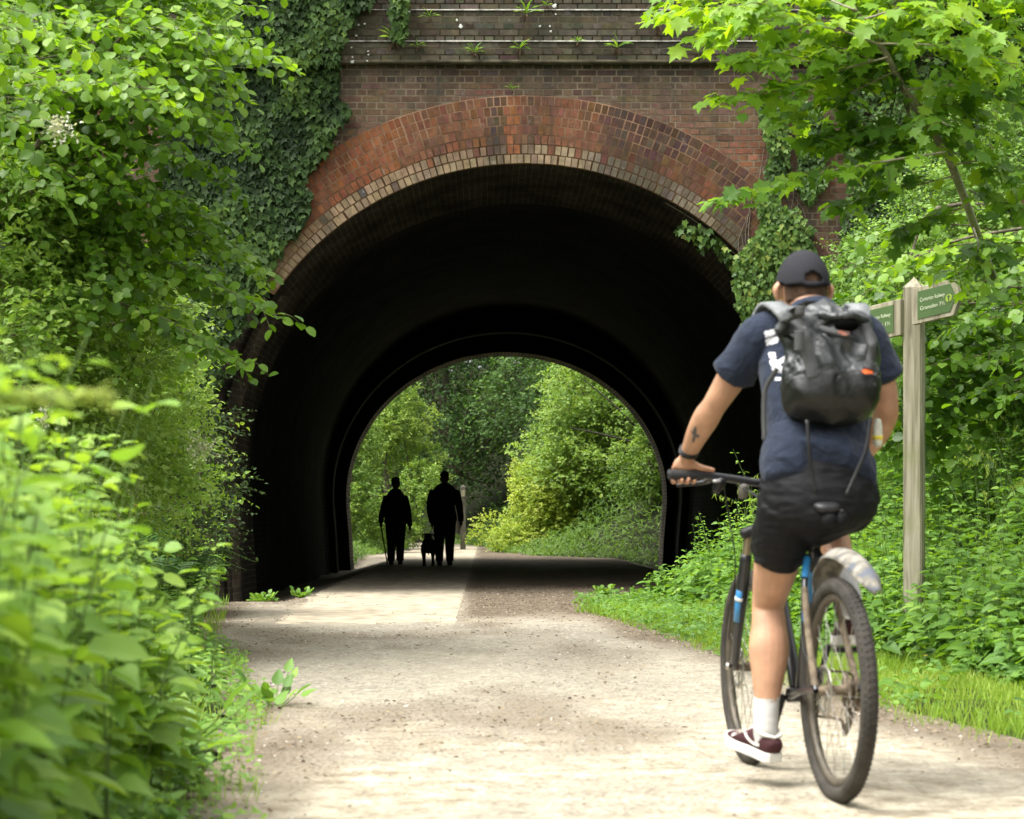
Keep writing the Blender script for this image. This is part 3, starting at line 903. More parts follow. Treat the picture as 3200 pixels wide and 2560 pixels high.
# ---- ivy on the brickwork
def in_poly(x, y, poly):
    x = np.asarray(x); y = np.asarray(y); c = np.zeros(len(x), bool); n = len(poly)
    for i in range(n):
        x1, y1 = poly[i]; x2, y2 = poly[(i + 1) % n]
        k = ((y1 > y) != (y2 > y)) & (x < (x2 - x1) * (y - y1) / (y2 - y1 + 1e-9) + x1)
        c ^= k
    return c
def wall_poly(pts): return [tuple(W(x, y, PY)[[0, 2]]) for x, y in pts]
def ivy(name, label, polys, n, lm, seed, leaf=(.05, .11), off=(.03, .16), gap=.30, yb=None, bias=.4):
    r = np.random.default_rng(seed)
    P = Plant()
    for pi, (poly, share, gp) in enumerate(polys):
        wp = wall_poly(poly)
        a = np.array(wp); lo, hi = a.min(0), a.max(0)
        m = int(n * share)
        x = r.uniform(lo[0], hi[0], m * 3); z = r.uniform(lo[1], hi[1], m * 3)
        jx = .22 * (vnoise(x * 4, z * 4, seed=seed, oct=3) - .5); jz = .22 * (vnoise(x * 4, z * 4, seed=seed + 9, oct=3) - .5)
        k = in_poly(x + jx, z + jz, wp)
        k &= vnoise(x * 1.4, z * 1.1, seed=seed + 5, oct=3) > gp
        x, z = x[k][:m], z[k][:m]
        m = len(x)
        yy = (PY - .03 if yb is None else yb)
        hump = vnoise(x * 2.3, z * 2.3, seed=seed + 2, oct=2)
        y = yy - off[0] - (off[1] - off[0]) * r.random(m) * (.3 + 1.2 * hump)
        y = np.where(z > 6.05, y - .10, y)
        tip = np.stack([r.normal(0, .45, m), r.normal(-.15, .2, m), -1 + r.normal(0, .25, m)], 1)
        nr = np.stack([r.normal(0, .3, m), -1 + r.normal(0, .2, m), .55 + r.normal(0, .3, m)], 1)
        leaves_into(P.leaf, T_IVY, np.stack([x, y, z], 1), tip, nr, r.uniform(*leaf, m), clump(bias + (hump - .5) * .9 + r.normal(0, .16, m)))
        # clinging stems
        ns = max(3, m // 110)
        for _ in range(ns):
            i = r.integers(m)
            x0, z0 = x[i], z[i]
            ln = r.uniform(.4, 1.2)
            p = [(x0 + r.normal(0, .05), yy - .015 - (.1 if z0 > 6.05 else 0), z0 + ln * t) for t in (0, .35, .7, 1)]
            p = [(a_ + r.normal(0, .04), b_, c_) for a_, b_, c_ in p if not (c_ > 6.0 and z0 < 6.05)]
            if len(p) > 2: tubes(P.twig, curve3(p, 8), np.linspace(.008, .004, 8), 4)
    t = thing(name, (*wall_poly([polys[0][0][0]])[0][:1], PY, 0), label, 'ivy')
    P.leaf.obj('foliage', lm, t)
    P.twig.obj('stems', M_bark, t)
    return t
ivy('ivy', 'dark green ivy sheet covering the brick wall left of the arch',
    [([(440, -60), (800, -60), (770, 30), (742, 80), (722, 130), (712, 200), (735, 235), (705, 275), (688, 330), (648, 390), (662, 420), (640, 470), (600, 520), (570, 570), (575, 610), (520, 625), (505, 700), (470, 760), (455, 870), (380, 880), (360, 600), (340, 300), (360, 100)], 1.0, .27),
     ([(820, -40), (860, -40), (862, 60), (848, 100), (830, 95), (818, 40)], .018, .25)],
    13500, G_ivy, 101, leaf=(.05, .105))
ivy('ivy', 'yellowish green ivy strands hanging on the red brick right of the arch',
    [([(1600, 215), (1650, 200), (1660, 330), (1640, 440), (1655, 560), (1600, 545), (1590, 470), (1612, 330)], .07, .30),
     ([(1665, 210), (1735, 230), (1740, 330), (1712, 430), (1680, 400), (1668, 300)], .10, .33),
     ([(1600, 430), (1680, 430), (1720, 520), (1740, 640), (1700, 700), (1560, 690), (1530, 560), (1585, 500)], .17, .22),
     ([(1735, 150), (2200, 100), (2250, 900), (1720, 900), (1765, 500), (1785, 360)], .75, .35)],
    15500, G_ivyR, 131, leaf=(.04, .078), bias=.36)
# ivy growing round the inner edge of the arch, top right
r = np.random.default_rng(151); P = Plant()
for (a0_, a1_, n_, drop) in ((62, 50, 150, .16), (50, 36, 110, .10), (36, 20, 420, .32)):
    a = np.radians(r.uniform(a1_, a0_, n_)); dp = r.random(n_) ** 1.5 * drop
    rr_ = RR - .02 - dp
    x = TX + rr_ * np.cos(a) ; z = CZ + rr_ * np.sin(a) - dp * .3
    k = vnoise(x * 3, z * 3, seed=6, oct=2) > .38
    x, z = x[k], z[k]; m = len(x)
    y = PY + r.uniform(-.06, .5, m)
    leaves_into(P.leaf, T_IVY, np.stack([x, y, z], 1), np.stack([r.normal(0, .5, m), r.normal(-.2, .3, m), -1 + r.normal(0, .3, m)], 1),
                np.stack([-.3 + r.normal(0, .3, m), -.8 + r.normal(0, .3, m), .6 + r.normal(0, .3, m)], 1), r.uniform(.05, .10, m), clump(r.normal(.42, .2, m)))
tubes(P.twig, np.array([(TX + (RR - .02) * math.cos(t), PY + .12, CZ + (RR - .02) * math.sin(t)) for t in np.radians(np.linspace(62, 20, 30))]), .008, 4)
t = thing('ivy', (TX + 3, PY, 3), 'ivy sprigs drooping under the right edge of the tunnel arch', 'ivy')
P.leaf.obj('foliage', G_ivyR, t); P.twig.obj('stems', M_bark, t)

# ---- harts-tongue ferns rooted in the wall joints
def fern(pos, size, seed, label):
    r = np.random.default_rng(seed); A = Acc()
    n = r.integers(6, 10); ang = np.linspace(-1.2, 1.2, n) + r.normal(0, .15, n)
    p = np.tile(np.asarray(pos, float), (n, 1))
    tip = np.stack([np.sin(ang), -.5 + r.normal(0, .2, n), np.cos(ang) * r.uniform(.4, 1, n)], 1)
    leaves_into(A, T_LANCE, p, tip, np.stack([r.normal(0, .3, n), -.4 * np.ones(n), .9 * np.ones(n)], 1), size * r.uniform(.7, 1.15, n), clump(r.normal(.62, .18, n)), width=size * .75)
    t = thing('wall_fern', pos, label, 'fern', 'small ferns rooted in the wall joints')
    A.obj('fronds', G_herb, t)
    B = Acc(); m = 12
    leaves_into(B, T_LANCE, np.tile(np.asarray(pos, float), (m, 1)) , np.stack([r.normal(0, .4, m), -.2 + r.normal(0, .2, m), -1 + r.normal(0, .2, m)], 1), np.stack([r.normal(0, .3, m), -np.ones(m), .1 * np.ones(m)], 1), size * r.uniform(.3, .6, m), r.random(m) * .5, width=size * .4)
    B.obj('dead_fronds', M_lit, t)
for i, (x, y, sz, lb) in enumerate([
        (1108, 28, .20, 'bright green fern near the top centre of the wall'), (1385, 52, .24, 'largest green fern high on the wall beside the sycamore leaves'),
        (1095, 103, .16, 'small fern on the lower pale joint above the arch crown'), (1300, 100, .19, 'green fern on the lower pale joint right of the crown'),
        (1216, 88, .11, 'tiny rusty fern above the lower pale joint'), (905, 36, .14, 'small fern on the upper joint left of centre'),
        (878, 98, .12, 'little fern beside the left ivy strand'), (998, 110, .14, 'small fern just above the string course, left of centre'),
        (1470, 112, .18, 'drooping fern on the joint at the sycamore tips'), (832, 85, .22, 'dark tufted fern hanging below the left ivy strand'),
        (1150, 12, .10, 'tiny fern at the very top of the wall'), (1078, 188, .10, 'tiny fern on the stained crown of the arch rings')]):
    w = W(x, y, PY - .13 if y < 150 else PY - .05); fern(w, sz, 300 + i, lb)

# ---- hazel on the left bank
r = np.random.default_rng(201); P = Plant()
HB = np.array([-4.3, 13.6, hgt(-4.3, 13.6)])
tips = [(578, 122, 13.0, .32), (548, 118, 13.2, .4), (500, 60, 13, .4), (505, 85, 12.6, .5), (515, 20, 13.4, .4), (450, 150, 12.6, .5), (385, 195, 12.0, .6), (395, 232, 12.4, .55),
        (440, 178, 13.5, .4), (538, 330, 13.3, .35), (498, 300, 13.6, .4), (470, 262, 13.2, .4), (500, 400, 13.8, .35), (480, 372, 14.0, .4), (575, 582, 14.0, .32), (548, 548, 13.8, .38),
        (510, 520, 14.2, .35), (470, 480, 13.9, .45), (592, 672, 13.2, .35), (560, 652, 13.4, .45), (520, 640, 13.6, .4), (528, 772, 13.0, .45), (490, 762, 13.2, .5), (440, 742, 13.1, .45),
        (430, 600, 13.6, .5), (400, 420, 13.2, .5), (380, 330, 13.0, .5), (350, 260, 12.6, .6), (350, 500, 13.4, .5), (330, 590, 13.2, .5), (300, 150, 12.3, .6), (260, 60, 12.0, .6),
        (200, 180, 11.6, .65), (160, 90, 11.2, .7), (100, 220, 11.0, .65), (80, 120, 10.6, .7), (40, 260, 10.6, .7), (240, 330, 12.4, .5), (180, 420, 12.2, .5), (120, 360, 11.8, .5),
        (420, 30, 13.4, .5), (350, 90, 12.8, .55), (60, 30, 10.8, .7), (20, 60, 10.4, .7), (300, 420, 13.0, .5), (470, 210, 13.8, .4)]
for i, (x, y, d, ln) in enumerate(tips):
    e = W(x, y, d)
    back = np.array([-1.0 - .5 * r.random(), .25 + .3 * r.random(), .20 + .35 * r.random() if y > 250 else -.1 + .3 * r.random()])
    L = .9 + .5 * r.random()
    s = e + back * L
    m = (e + s) / 2 + np.array([0, 0, .10])
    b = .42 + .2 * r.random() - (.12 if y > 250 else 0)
    spray(P, r, [s, m, e], n_side=15, side=(.22, .46), leaf=.072, step=.040, bias=b + .08, rad=.006)
# shaded inner crown behind the sprays
for i in range(36):
    x, y = r.uniform(-120, 420), r.uniform(-150, 560)
    if x > 290 and y > 230: continue
    d = r.uniform(13.2, 15.2)
    c = W(x, y, d)
    crown(P, r, c, (.55, .45, .40), 62, leaf=.068, tm=T_ROUND, per=9, tl=.35, bias=.46, gap=.30, seed=i)
lp = [W(x, y, 14.2) for x, y in ((60, 60), (160, 250), (330, 200), (400, 80), (220, 420), (330, 480), (100, 150))]
limbs_to(P, r, HB, lp, .045, .010)
for a_, b_ in (((120, 200), (270, 60)), ((60, 330), (200, 100)), ((240, 250), (300, 20))):
    tubes(P.limb, curve3([W(*a_, 13.2), W((a_[0] + b_[0]) / 2 + 15, (a_[1] + b_[1]) / 2, 13.1), W(*b_, 13.0)], 10), np.linspace(.02, .011, 10), 6)
finish(P, 'hazel_tree', 'round leaved hazel with drooping sprays on the left bank before the wall', 'tree', G_hazel, HB)

# ---- fine leaved shrub below the hazel
def shrub(name, label, lm, centres, seed, base, n=170, leaf=.036, tm=T_SMALL, per=12, tl=.34, bias=.5, gap=.34, cat='shrub', group=None, bark=None, r1=(.45, .45, .35), shell=.55):
    r = np.random.default_rng(seed); P = Plant()
    for i, c in enumerate(centres):
        x, y, d = c[:3]; sc = c[3] if len(c) > 3 else 1
        crown(P, r, W(x, y, d), np.array(r1) * sc, int(n * sc * sc), leaf=leaf, tm=tm, per=per, tl=tl * (.7 + .3 * sc), bias=bias + r.normal(0, .09), gap=gap, seed=seed + i, shell=shell)
    limbs_to(P, r, base, [W(*c[:3]) for c in centres[::2]], .022, .006)
    return finish(P, name, label, cat, lm, base, group, bark=bark)
rr = np.random.default_rng(5)
cs = []
for x, y in [(20, 470), (90, 560), (40, 640), (150, 520), (160, 640), (250, 600), (230, 700), (320, 640), (340, 720), (100, 740), (200, 790), (290, 790), (380, 800), (60, 830),
             (150, 880), (240, 880), (330, 880), (410, 880), (420, 830), (250, 960), (340, 960), (420, 960), (180, 980), (100, 940), (300, 1040), (380, 1040), (20, 740), (450, 1010), (60, 420), (390, 700)]:
    cs.append((x * .86 - 25, y, 12.5 + (x / 450) * 4.5 + rr.uniform(-.6, .6), .82))
shrub('elder_shrub', 'fine leaved pale green shrub filling the left bank under the hazel', G_fine, cs, 220, (-4.0, 14.5, hgt(-4.0, 14.5)), n=200, leaf=.052, tm=T_OVATE, per=10, bias=.74)
cs = [(x, y, 19.5 + rr.uniform(-.8, .8), .85) for x, y in [(290, 700), (340, 650), (300, 840), (350, 760), (380, 900), (330, 920), (230, 900), (390, 1000), (320, 1050), (400, 1080), (200, 760)]]
shrub('privet_shrub', 'dark small leaved shrub standing against the foot of the left wall', mat_leaf("privet_leaf", [(.02, .045, .012), (.04, .085, .02), (.07, .13, .03), (.11, .18, .05)], trans=.22), cs, 240, (-5.2, 20.5, hgt(-5.2, 20.5)), n=260, leaf=.045, gap=.30)
# white blossom heads
M_bloss = mat_leaf("cream_petal", [(.62, .62, .48), (.78, .78, .68), (.85, .83, .80)], trans=.3, rough=.7)
for i, (x, y, d, s, n, lb) in enumerate([(122, 268, 10.9, .045, 110, 'cream blossom spike on the hazel side, far left'), (425, 945, 15.6, .075, 130, 'white blossom head beside the left jamb'),
                                (240, 675, 13.5, .05, 70, 'small pale blossom in the middle of the left shrub'), (290, 1022, 15, .05, 60, 'low white blossom near the left shrub foot'),
                                (95, 885, 12.2, .06, 50, 'faint cream blossom in the lower left shrub')]):
    r = np.random.default_rng(260 + i); A = Acc(); c = W(x, y, d)
    p = c + r.normal(0, s, (n, 3)) * np.array([1, .7, .8])
    leaves_into(A, T_SMALL, p, r.normal(0, 1, (n, 3)), r.normal(0, 1, (n, 3)) + np.array([0, -1, 1]), r.uniform(.012, .028, n), r.random(n), width=.03)
    for q_ in p[::2]: tubes(A, np.array([c, q_]), .0012, 3, .1)
    tag(A.obj('blossom', M_bloss), lb, 'blossom', 'white blossom heads on the left bank')

# ---- herb layer: nettles and the like
def herb_patch(acc, stem, r, X, Y, h, leaf, nodes=7, bias=.5, tm=T_OVATE, lean=.12, nr=(0, -.25, 1), dz=0., top=.0):
    m = len(X)
    Z = hgt(X, Y) + dz
    h = h * np.ones(m)
    le = r.normal(0, lean, (m, 2))
    K = 5; s = np.linspace(0, 1, K)
    Pn = np.stack([X[:, None] + le[:, :1] * h[:, None] * s ** 1.6, Y[:, None] + le[:, 1:] * h[:, None] * s ** 1.6, Z[:, None] + h[:, None] * s[None] * np.ones((m, 1))], -1)
    tubes(stem, Pn, np.array([.0035, .003, .0027, .0022, .0012]), 3)
    ph = r.random(m) * 6.28
    pb = r.normal(0, .11, m)
    for k in range(nodes):
        t = .22 + .78 * (k + .5) / nodes
        ctr = np.stack([X + le[:, 0] * h * t ** 1.6, Y + le[:, 1] * h * t ** 1.6, Z + h * t], 1)
        szk = leaf * (1.0 - .62 * max(0, t - .45) / .55) * (1 if t > .3 else .8)
        for j in (0, 1, 2) if k % 2 else (0, 1):
            a = ph + k * 1.57 + j * (math.pi if not k % 2 else 2.09) + r.normal(0, .25, m)
            out = np.stack([np.cos(a), np.sin(a), r.normal(.05 - .35 * (1 - t), .22, m)], 1)
            pos = ctr + out * (.018 + .012 * (1 - t))
            nn = np.array(nr) + out * -.15 + r.normal(0, .25, (m, 3))
            leaves_into(acc, tm, pos, out, nn, szk * r.uniform(.75, 1.2, m), clump(bias + pb + .22 * (t - .55) + r.normal(0, .12, m)))
def region(n, f, x, y, seed):
    r = np.random.default_rng(seed)
    X = r.uniform(*x, n); Y = r.uniform(*y, n)
    k = f(X, Y, r); return X[k], Y[k], r

# left side, from the foreground to the jamb
A, B = Acc(), Acc()
X, Y, r = region(9000, lambda X, Y, r: (pl(XL, Y) - X > .10 + .15 * r.random(len(X))) & (X > pl(XL, Y) - 2.6) & (vnoise(X * 1.5, Y * 1.5, seed=1) > .25), (-5.2, -.6), (2.4, 22.8), 401)
d = pl(XL, Y) - X
hh = np.clip(.10 + .62 * d, .1, .92) * r.uniform(.7, 1.2, len(X)) * np.interp(Y, [2.4, 4.5, 8, 14, 22], [.50, .8, 1, 1.1, 1.15])
k = r.random(len(X)) < np.interp(Y, [2.4, 6, 12, 22], [.85, .6, .36, .34])
X, Y, hh = X[k], Y[k], hh[k]
g = r.random(len(X)); near = Y < 6
sp = vnoise(X * .9, Y * .9, seed=12, oct=2)
for sel, tm, lf, nd, bi in (((sp < .48), T_OVATE, .078, 8, .52), ((sp >= .48) & (sp < .56), T_ROUND, .085, 6, .62), ((sp >= .56), T_LANCE, .10, 8, .58)):
    if sel.any(): herb_patch(A, B, r, X[sel], Y[sel], hh[sel], lf, nd, bi, tm)
Xe = r.uniform(-3.5, -2.62, 130); Ye = r.uniform(16.5, 22.6, 130)
herb_patch(A, B, r, Xe, Ye, r.uniform(.55, 1.15, 130), .10, 8, .5, T_OVATE)
t = tag(A.obj('nettles', G_herb), 'bright green nettles and herbs massed along the left edge of the path', 'nettles', kind='stuff')
link('stems', B.mesh('stems'), M_stem, t)
# right bank
A, B = Acc(), Acc()
X, Y, r = region(7200, lambda X, Y, r: (X - pl(XR, Y) > np.interp(Y, [7, 9, 14, 18, 23], [1.2, .75, .70, 1.0, .55]) + .35 * r.random(len(X))) & (X < pl(XR, Y) + 5.0), (1.4, 8), (8, 24.0), 402)
d = X - pl(XR, Y) - 1.1
hh = np.clip(.48 + .5 * d, .25, .95) * r.uniform(.65, 1.2, len(X))
k = r.random(len(X)) < np.interp(d, [0, 1.8, 3.5], [.85, .70, .45])
X, Y, hh = X[k], Y[k], hh[k]
sp = vnoise(X * .8, Y * .6, seed=15, oct=2)
for sel, tm, lf, nd, bi in (((sp < .52), T_OVATE, .115, 7, .5), ((sp >= .52) & (sp < .60), T_ROUND, .115, 5, .52), ((sp >= .60), T_OVATE, .13, 6, .45)):
    if sel.any(): herb_patch(A, B, r, X[sel], Y[sel], hh[sel], lf, nd, bi, tm)
t = tag(A.obj('nettles', G_herb), 'tall nettles and bramble leaves covering the right bank behind the signpost', 'nettles', kind='stuff')
link('stems', B.mesh('stems'), M_stem, t)

# low cover so that no bare bank shows
def cover(name, label, n, f, xr_, yr_, leaf, seed, lm, tm=T_ROUND, bias=.3, hz=.12):
    X, Y, r = region(n, f, xr_, yr_, seed); m = len(X); A = Acc()
    a = r.random(m) * 6.28
    leaves_into(A, tm, np.stack([X, Y, hgt(X, Y) + hz * r.random(m)], 1), np.stack([np.cos(a), np.sin(a), r.normal(.1, .3, m)], 1),
                np.stack([r.normal(0, .35, m), -.4 + r.normal(0, .3, m), np.ones(m)], 1), leaf * r.uniform(.6, 1.2, m), clump(bias + .6 * (vnoise(X * 1.5, Y * 1.5, seed=seed, oct=2) - .5) + r.normal(0, .12, m)))
    tag(A.obj(name, lm), label, 'ground cover', kind='stuff')
cover('ground_cover', 'low leafy ground cover on both banks before the tunnel', 42000,
      lambda X, Y, r: ((pl(XL, Y) - X > .25) & (X > -9)) | ((X - pl(XR, Y) > 1.7) & (X < 9.5)), (-9, 9.5), (6, 24.3), .085, 411, G_ivyR, T_IVY, .35, .16)
cover('weeds', 'small round leaved weeds creeping onto the left path edge', 14000,
      lambda X, Y, r: (pl(XL, Y) - X > -.12 + .22 * (vnoise(X * 3, Y * 2.2, seed=2, oct=2) - .3)) & (pl(XL, Y) - X < .8), (-3.2, -.4), (4.2, 16), .034, 412, G_herb, T_ROUND, .6, .07)
cover('weeds', 'small weeds and clover mixed into the right grass verge', 30000,
      lambda X, Y, r: (X - pl(XR, Y) > -.05) & (X - pl(XR, Y) < 1.7) & (vnoise(X * 1.5, Y * 1.1, seed=52, oct=3) > .40), (.9, 5), (6.4, 23.5), .055, 413, G_herb, T_OVATE, .40, .14)

# grass
def grass(name, label, n, f, xr_, yr_, h, seed, bias=.6, w=.0036):
    X, Y, r = region(n, f, xr_, yr_, seed); m = len(X); A = Acc()
    a = r.random(m) * 6.28
    hh = h * r.uniform(.5, 1.3, m) * (.6 + .8 * vnoise(X * 1.6, Y * 1.6, seed=seed, oct=2))
    tip = np.stack([r.normal(0, .28, m), r.normal(0, .28, m), np.ones(m)], 1)
    leaves_into(A, T_BLADE, np.stack([X, Y, hgt(X, Y) - .01], 1), tip, np.stack([np.cos(a), np.sin(a), .1 + 0 * a], 1), hh,
                clump(bias + .5 * (vnoise(X * 1.2, Y * .8, seed=seed + 1, oct=2) - .5) + r.normal(0, .16, m)), width=w * np.ones(m) * np.interp(Y, [5, 14, 24], [1, 1.6, 2.4]))
    tag(A.obj(name, G_grass), label, 'grass', kind='stuff')
def gedge(X, Y): return pl(XR, Y) - .12 + .5 * (vnoise(X * 1.1, Y * .9, seed=19, oct=3) - .5)
grass('grass', 'bright green grass verge right of the path in front of the nettles', 190000,
      lambda X, Y, r: (X > gedge(X, Y)) & (X - pl(XR, Y) < 2.1) & (r.random(len(X)) < np.clip((X - gedge(X, Y)) * 2.2, .05, 1) * np.clip(vnoise(X * 1.8, Y * 1.2, seed=29, oct=3) * 3.4 - .9, .10, 1)), (.8, 5), (6.2, 24.2), .085, 421)
grass('grass', 'thin grass tufts at the left path edge', 16000,
      lambda X, Y, r: (np.abs(pl(XL, Y) - X - .25) < .35) & (vnoise(X * 2, Y * 1.5, seed=23, oct=2) > .52), (-3.4, -.5), (4.5, 22), .12, 422, .5)
# dandelion and buttercup heads
M_yel = mat("yellow_petal", (.75, .58, .03), .6)
r = np.random.default_rng(430)
acc = Acc()
X = r.uniform(1.6, 3.6, 26); Y = r.uniform(7.2, 15, 26)
X2 = r.uniform(-2.2, -.7, 18); Y2 = r.uniform(3.6, 12, 18)
X = np.concatenate([X, X2]); Y = np.concatenate([Y, Y2])
for x, y in zip(X, Y):
    dl_ = max(pl(XL, y) - x, x - pl(XR, y))
    if dl_ < .1: continue
    z = float(hgt(x, y)) + r.uniform(.08, .2) + (.5 * min(dl_, 1) if x < 0 else 0)
    m = 9; a = np.linspace(0, 6.28, m)
    leaves_into(acc, T_SMALL, np.tile([x, y, z], (m, 1)), np.stack([np.cos(a), np.sin(a), .35 + 0 * a], 1), np.tile([0., 0, 1], (m, 1)), .014, .5, width=.016)
tag(acc.obj('buttercups', M_yel), 'tiny yellow flowers dotted through the grass and herbs', 'flowers', kind='stuff')
# ---- sycamore leaning in from the right bank
r = np.random.default_rng(501); P = Plant()
SB = np.array([4.6, 17.5, hgt(4.6, 17.5)])
stem = [W(2190, 900, 17.5), W(2110, 640, 16.2), W(2050, 470, 14.0), W(2012, 370, 12.2), W(1985, 310, 12.0), W(1905, 190, 11.9), W(1855, 95, 11.8), W(1800, 20, 11.7), W(1740, -90, 11.6)]
tubes(P.limb, curve3(stem, 40), np.linspace(.030, .014, 40), 7)
def br(p, d=11.9, n=9, side=(.14, .40), lf=.100, b=.75, rad=.006, step=.046, jd=.0):
    pts = [W(x, y, d + jd * i + r.normal(0, .12)) for i, (x, y) in enumerate(p)]
    spray(P, r, pts, n_side=n, side=side, leaf=lf, tm=T_MAPLE, step=step, bias=b, rad=rad, droop=.12, flat=.85, jit=.3, up=(0, -.12, 1))
# upper bright tiers
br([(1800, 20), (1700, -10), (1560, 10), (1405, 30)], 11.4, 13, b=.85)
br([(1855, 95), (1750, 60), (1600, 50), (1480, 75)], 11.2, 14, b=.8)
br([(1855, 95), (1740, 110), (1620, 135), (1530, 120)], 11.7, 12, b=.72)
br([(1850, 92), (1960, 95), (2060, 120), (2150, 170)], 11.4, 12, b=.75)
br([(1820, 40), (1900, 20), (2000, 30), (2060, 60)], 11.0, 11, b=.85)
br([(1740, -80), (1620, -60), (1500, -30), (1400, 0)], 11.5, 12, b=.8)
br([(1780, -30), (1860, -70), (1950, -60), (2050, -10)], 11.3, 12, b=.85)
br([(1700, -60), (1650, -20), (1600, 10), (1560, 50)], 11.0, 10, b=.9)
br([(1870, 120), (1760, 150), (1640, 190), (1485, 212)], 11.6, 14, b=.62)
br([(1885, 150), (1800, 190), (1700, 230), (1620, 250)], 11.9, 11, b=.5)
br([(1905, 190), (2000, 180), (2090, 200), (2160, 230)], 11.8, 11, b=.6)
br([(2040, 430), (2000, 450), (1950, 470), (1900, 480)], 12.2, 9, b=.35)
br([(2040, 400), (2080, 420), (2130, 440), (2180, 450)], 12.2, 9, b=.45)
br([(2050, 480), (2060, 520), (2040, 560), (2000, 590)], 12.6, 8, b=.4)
# lower tiers, their shade put into darker leaf colours
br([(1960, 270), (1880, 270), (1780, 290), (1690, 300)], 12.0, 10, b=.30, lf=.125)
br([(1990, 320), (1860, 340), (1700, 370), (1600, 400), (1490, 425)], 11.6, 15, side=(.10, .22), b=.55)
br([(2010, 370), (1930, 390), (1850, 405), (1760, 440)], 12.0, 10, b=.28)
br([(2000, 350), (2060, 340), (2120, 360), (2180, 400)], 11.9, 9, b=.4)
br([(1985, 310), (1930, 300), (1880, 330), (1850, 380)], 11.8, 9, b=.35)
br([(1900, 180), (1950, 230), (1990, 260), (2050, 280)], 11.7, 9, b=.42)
for (x, y, d, b) in ((1950, 60, 11.8, .7), (1700, 40, 12.1, .6), (1830, 0, 12.0, .7), (1600, 0, 12.0, .65), (2050, 10, 12.0, .65), (1900, 230, 12.2, .35)):
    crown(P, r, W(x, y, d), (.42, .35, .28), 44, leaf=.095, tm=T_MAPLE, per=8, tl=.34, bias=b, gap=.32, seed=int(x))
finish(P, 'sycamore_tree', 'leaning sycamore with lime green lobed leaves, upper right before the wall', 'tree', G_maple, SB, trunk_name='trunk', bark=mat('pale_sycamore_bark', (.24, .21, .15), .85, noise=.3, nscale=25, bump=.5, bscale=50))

# ---- round leaved hazel behind the signpost
r = np.random.default_rng(520); P = Plant()
HR = np.array([6.6, 16.5, hgt(6.6, 16.5)])
for (x, y, d, b) in [(1855, 640, 14.2, .8), (1760, 655, 14.8, .5), (1900, 560, 14.5, .75), (1845, 575, 14.3, .8), (1960, 590, 14.2, .65), (2020, 560, 14.5, .6), (2100, 520, 14.4, .6), (2080, 600, 14.2, .6), (2140, 660, 14.0, .55),
                     (2060, 680, 14.2, .55), (2150, 760, 14.0, .5), (2090, 770, 14.2, .5), (2020, 760, 14.5, .4), (2150, 560, 14.2, .6), (1980, 660, 14.6, .45), (1900, 480, 15.2, .5), (1780, 520, 15.2, .5),
                     (1720, 580, 15.4, .55), (2110, 840, 14.2, .45), (2000, 850, 14.6, .4), (1890, 800, 15.0, .38), (1960, 720, 14.8, .38)]:
    e = W(x, y, d); s = e + np.array([.85 + .3 * r.random(), .3, .05 + .3 * r.random()])
    spray(P, r, [s, (s + e) / 2 + np.array([0, 0, .08]), e], n_side=11, side=(.16, .34), leaf=.078, step=.055, bias=b, rad=.006)
for i in range(12):
    x, y = r.uniform(1860, 2230), r.uniform(600, 950)
    crown(P, r, W(x, y, 15.6), (.5, .4, .38), 40, leaf=.08, tm=T_ROUND, per=8, tl=.32, bias=.25, gap=.34, seed=i + 60)
limbs_to(P, r, HR, [W(1990, 640, 15), W(2100, 600, 15), W(1900, 560, 15), W(2080, 820, 15)], .03, .008)
tubes(P.limb, curve3([W(2156, 480, 14.4), W(2040, 500, 14.4), W(1950, 530, 14.5), W(1860, 570, 14.4)], 12), np.linspace(.012, .005, 12), 5)
finish(P, 'hazel_tree', 'round leaved hazel on the right bank behind the signpost', 'tree', G_hazel, HR)

cs = [(x, y, d_, s) for x, y, d_, s in [(1800, 600, 18, .7), (1850, 540, 18, .7), (1900, 590, 17.5, .9), (1860, 640, 18, .8), (2000, 480, 16.8, 1), (2080, 430, 16.5, 1), (2140, 360, 16.2, 1), (2150, 270, 16.2, 1),
                                      (2060, 330, 17, .9), (1990, 400, 17.2, .8), (2130, 480, 16.5, 1), (1960, 560, 17, .9), (2080, 560, 16.8, .9), (2150, 180, 16.4, .8), (1810, 700, 18.5, .8), (1900, 720, 18, 1), (1850, 800, 18, 1), (1780, 800, 19, .8), (1980, 800, 17.5, 1.1), (2100, 760, 17, 1.1), (2150, 880, 16.5, 1)]]
shrub('hawthorn_shrub', 'fine leaved hawthorn filling the right bank under the sycamore', G_fine, cs, 540, (6.8, 18.5, hgt(6.8, 18.5)), n=230, leaf=.042, bias=.44, gap=.33)
cs = [(x, y, 19.5) for x, y in [(1960, 20), (2040, 60), (2120, 30), (2180, 100), (2100, 140), (1990, 120), (2160, -40), (2060, -40)]]
shrub('ivy_thicket', 'dark ivy mass in the upper right corner above the sycamore', G_ivy, cs, 560, (7.6, 20.5, hgt(7.6, 20.5)), n=170, leaf=.075, tm=T_IVY, per=8, bias=.42, gap=.28, r1=(.6, .5, .5))

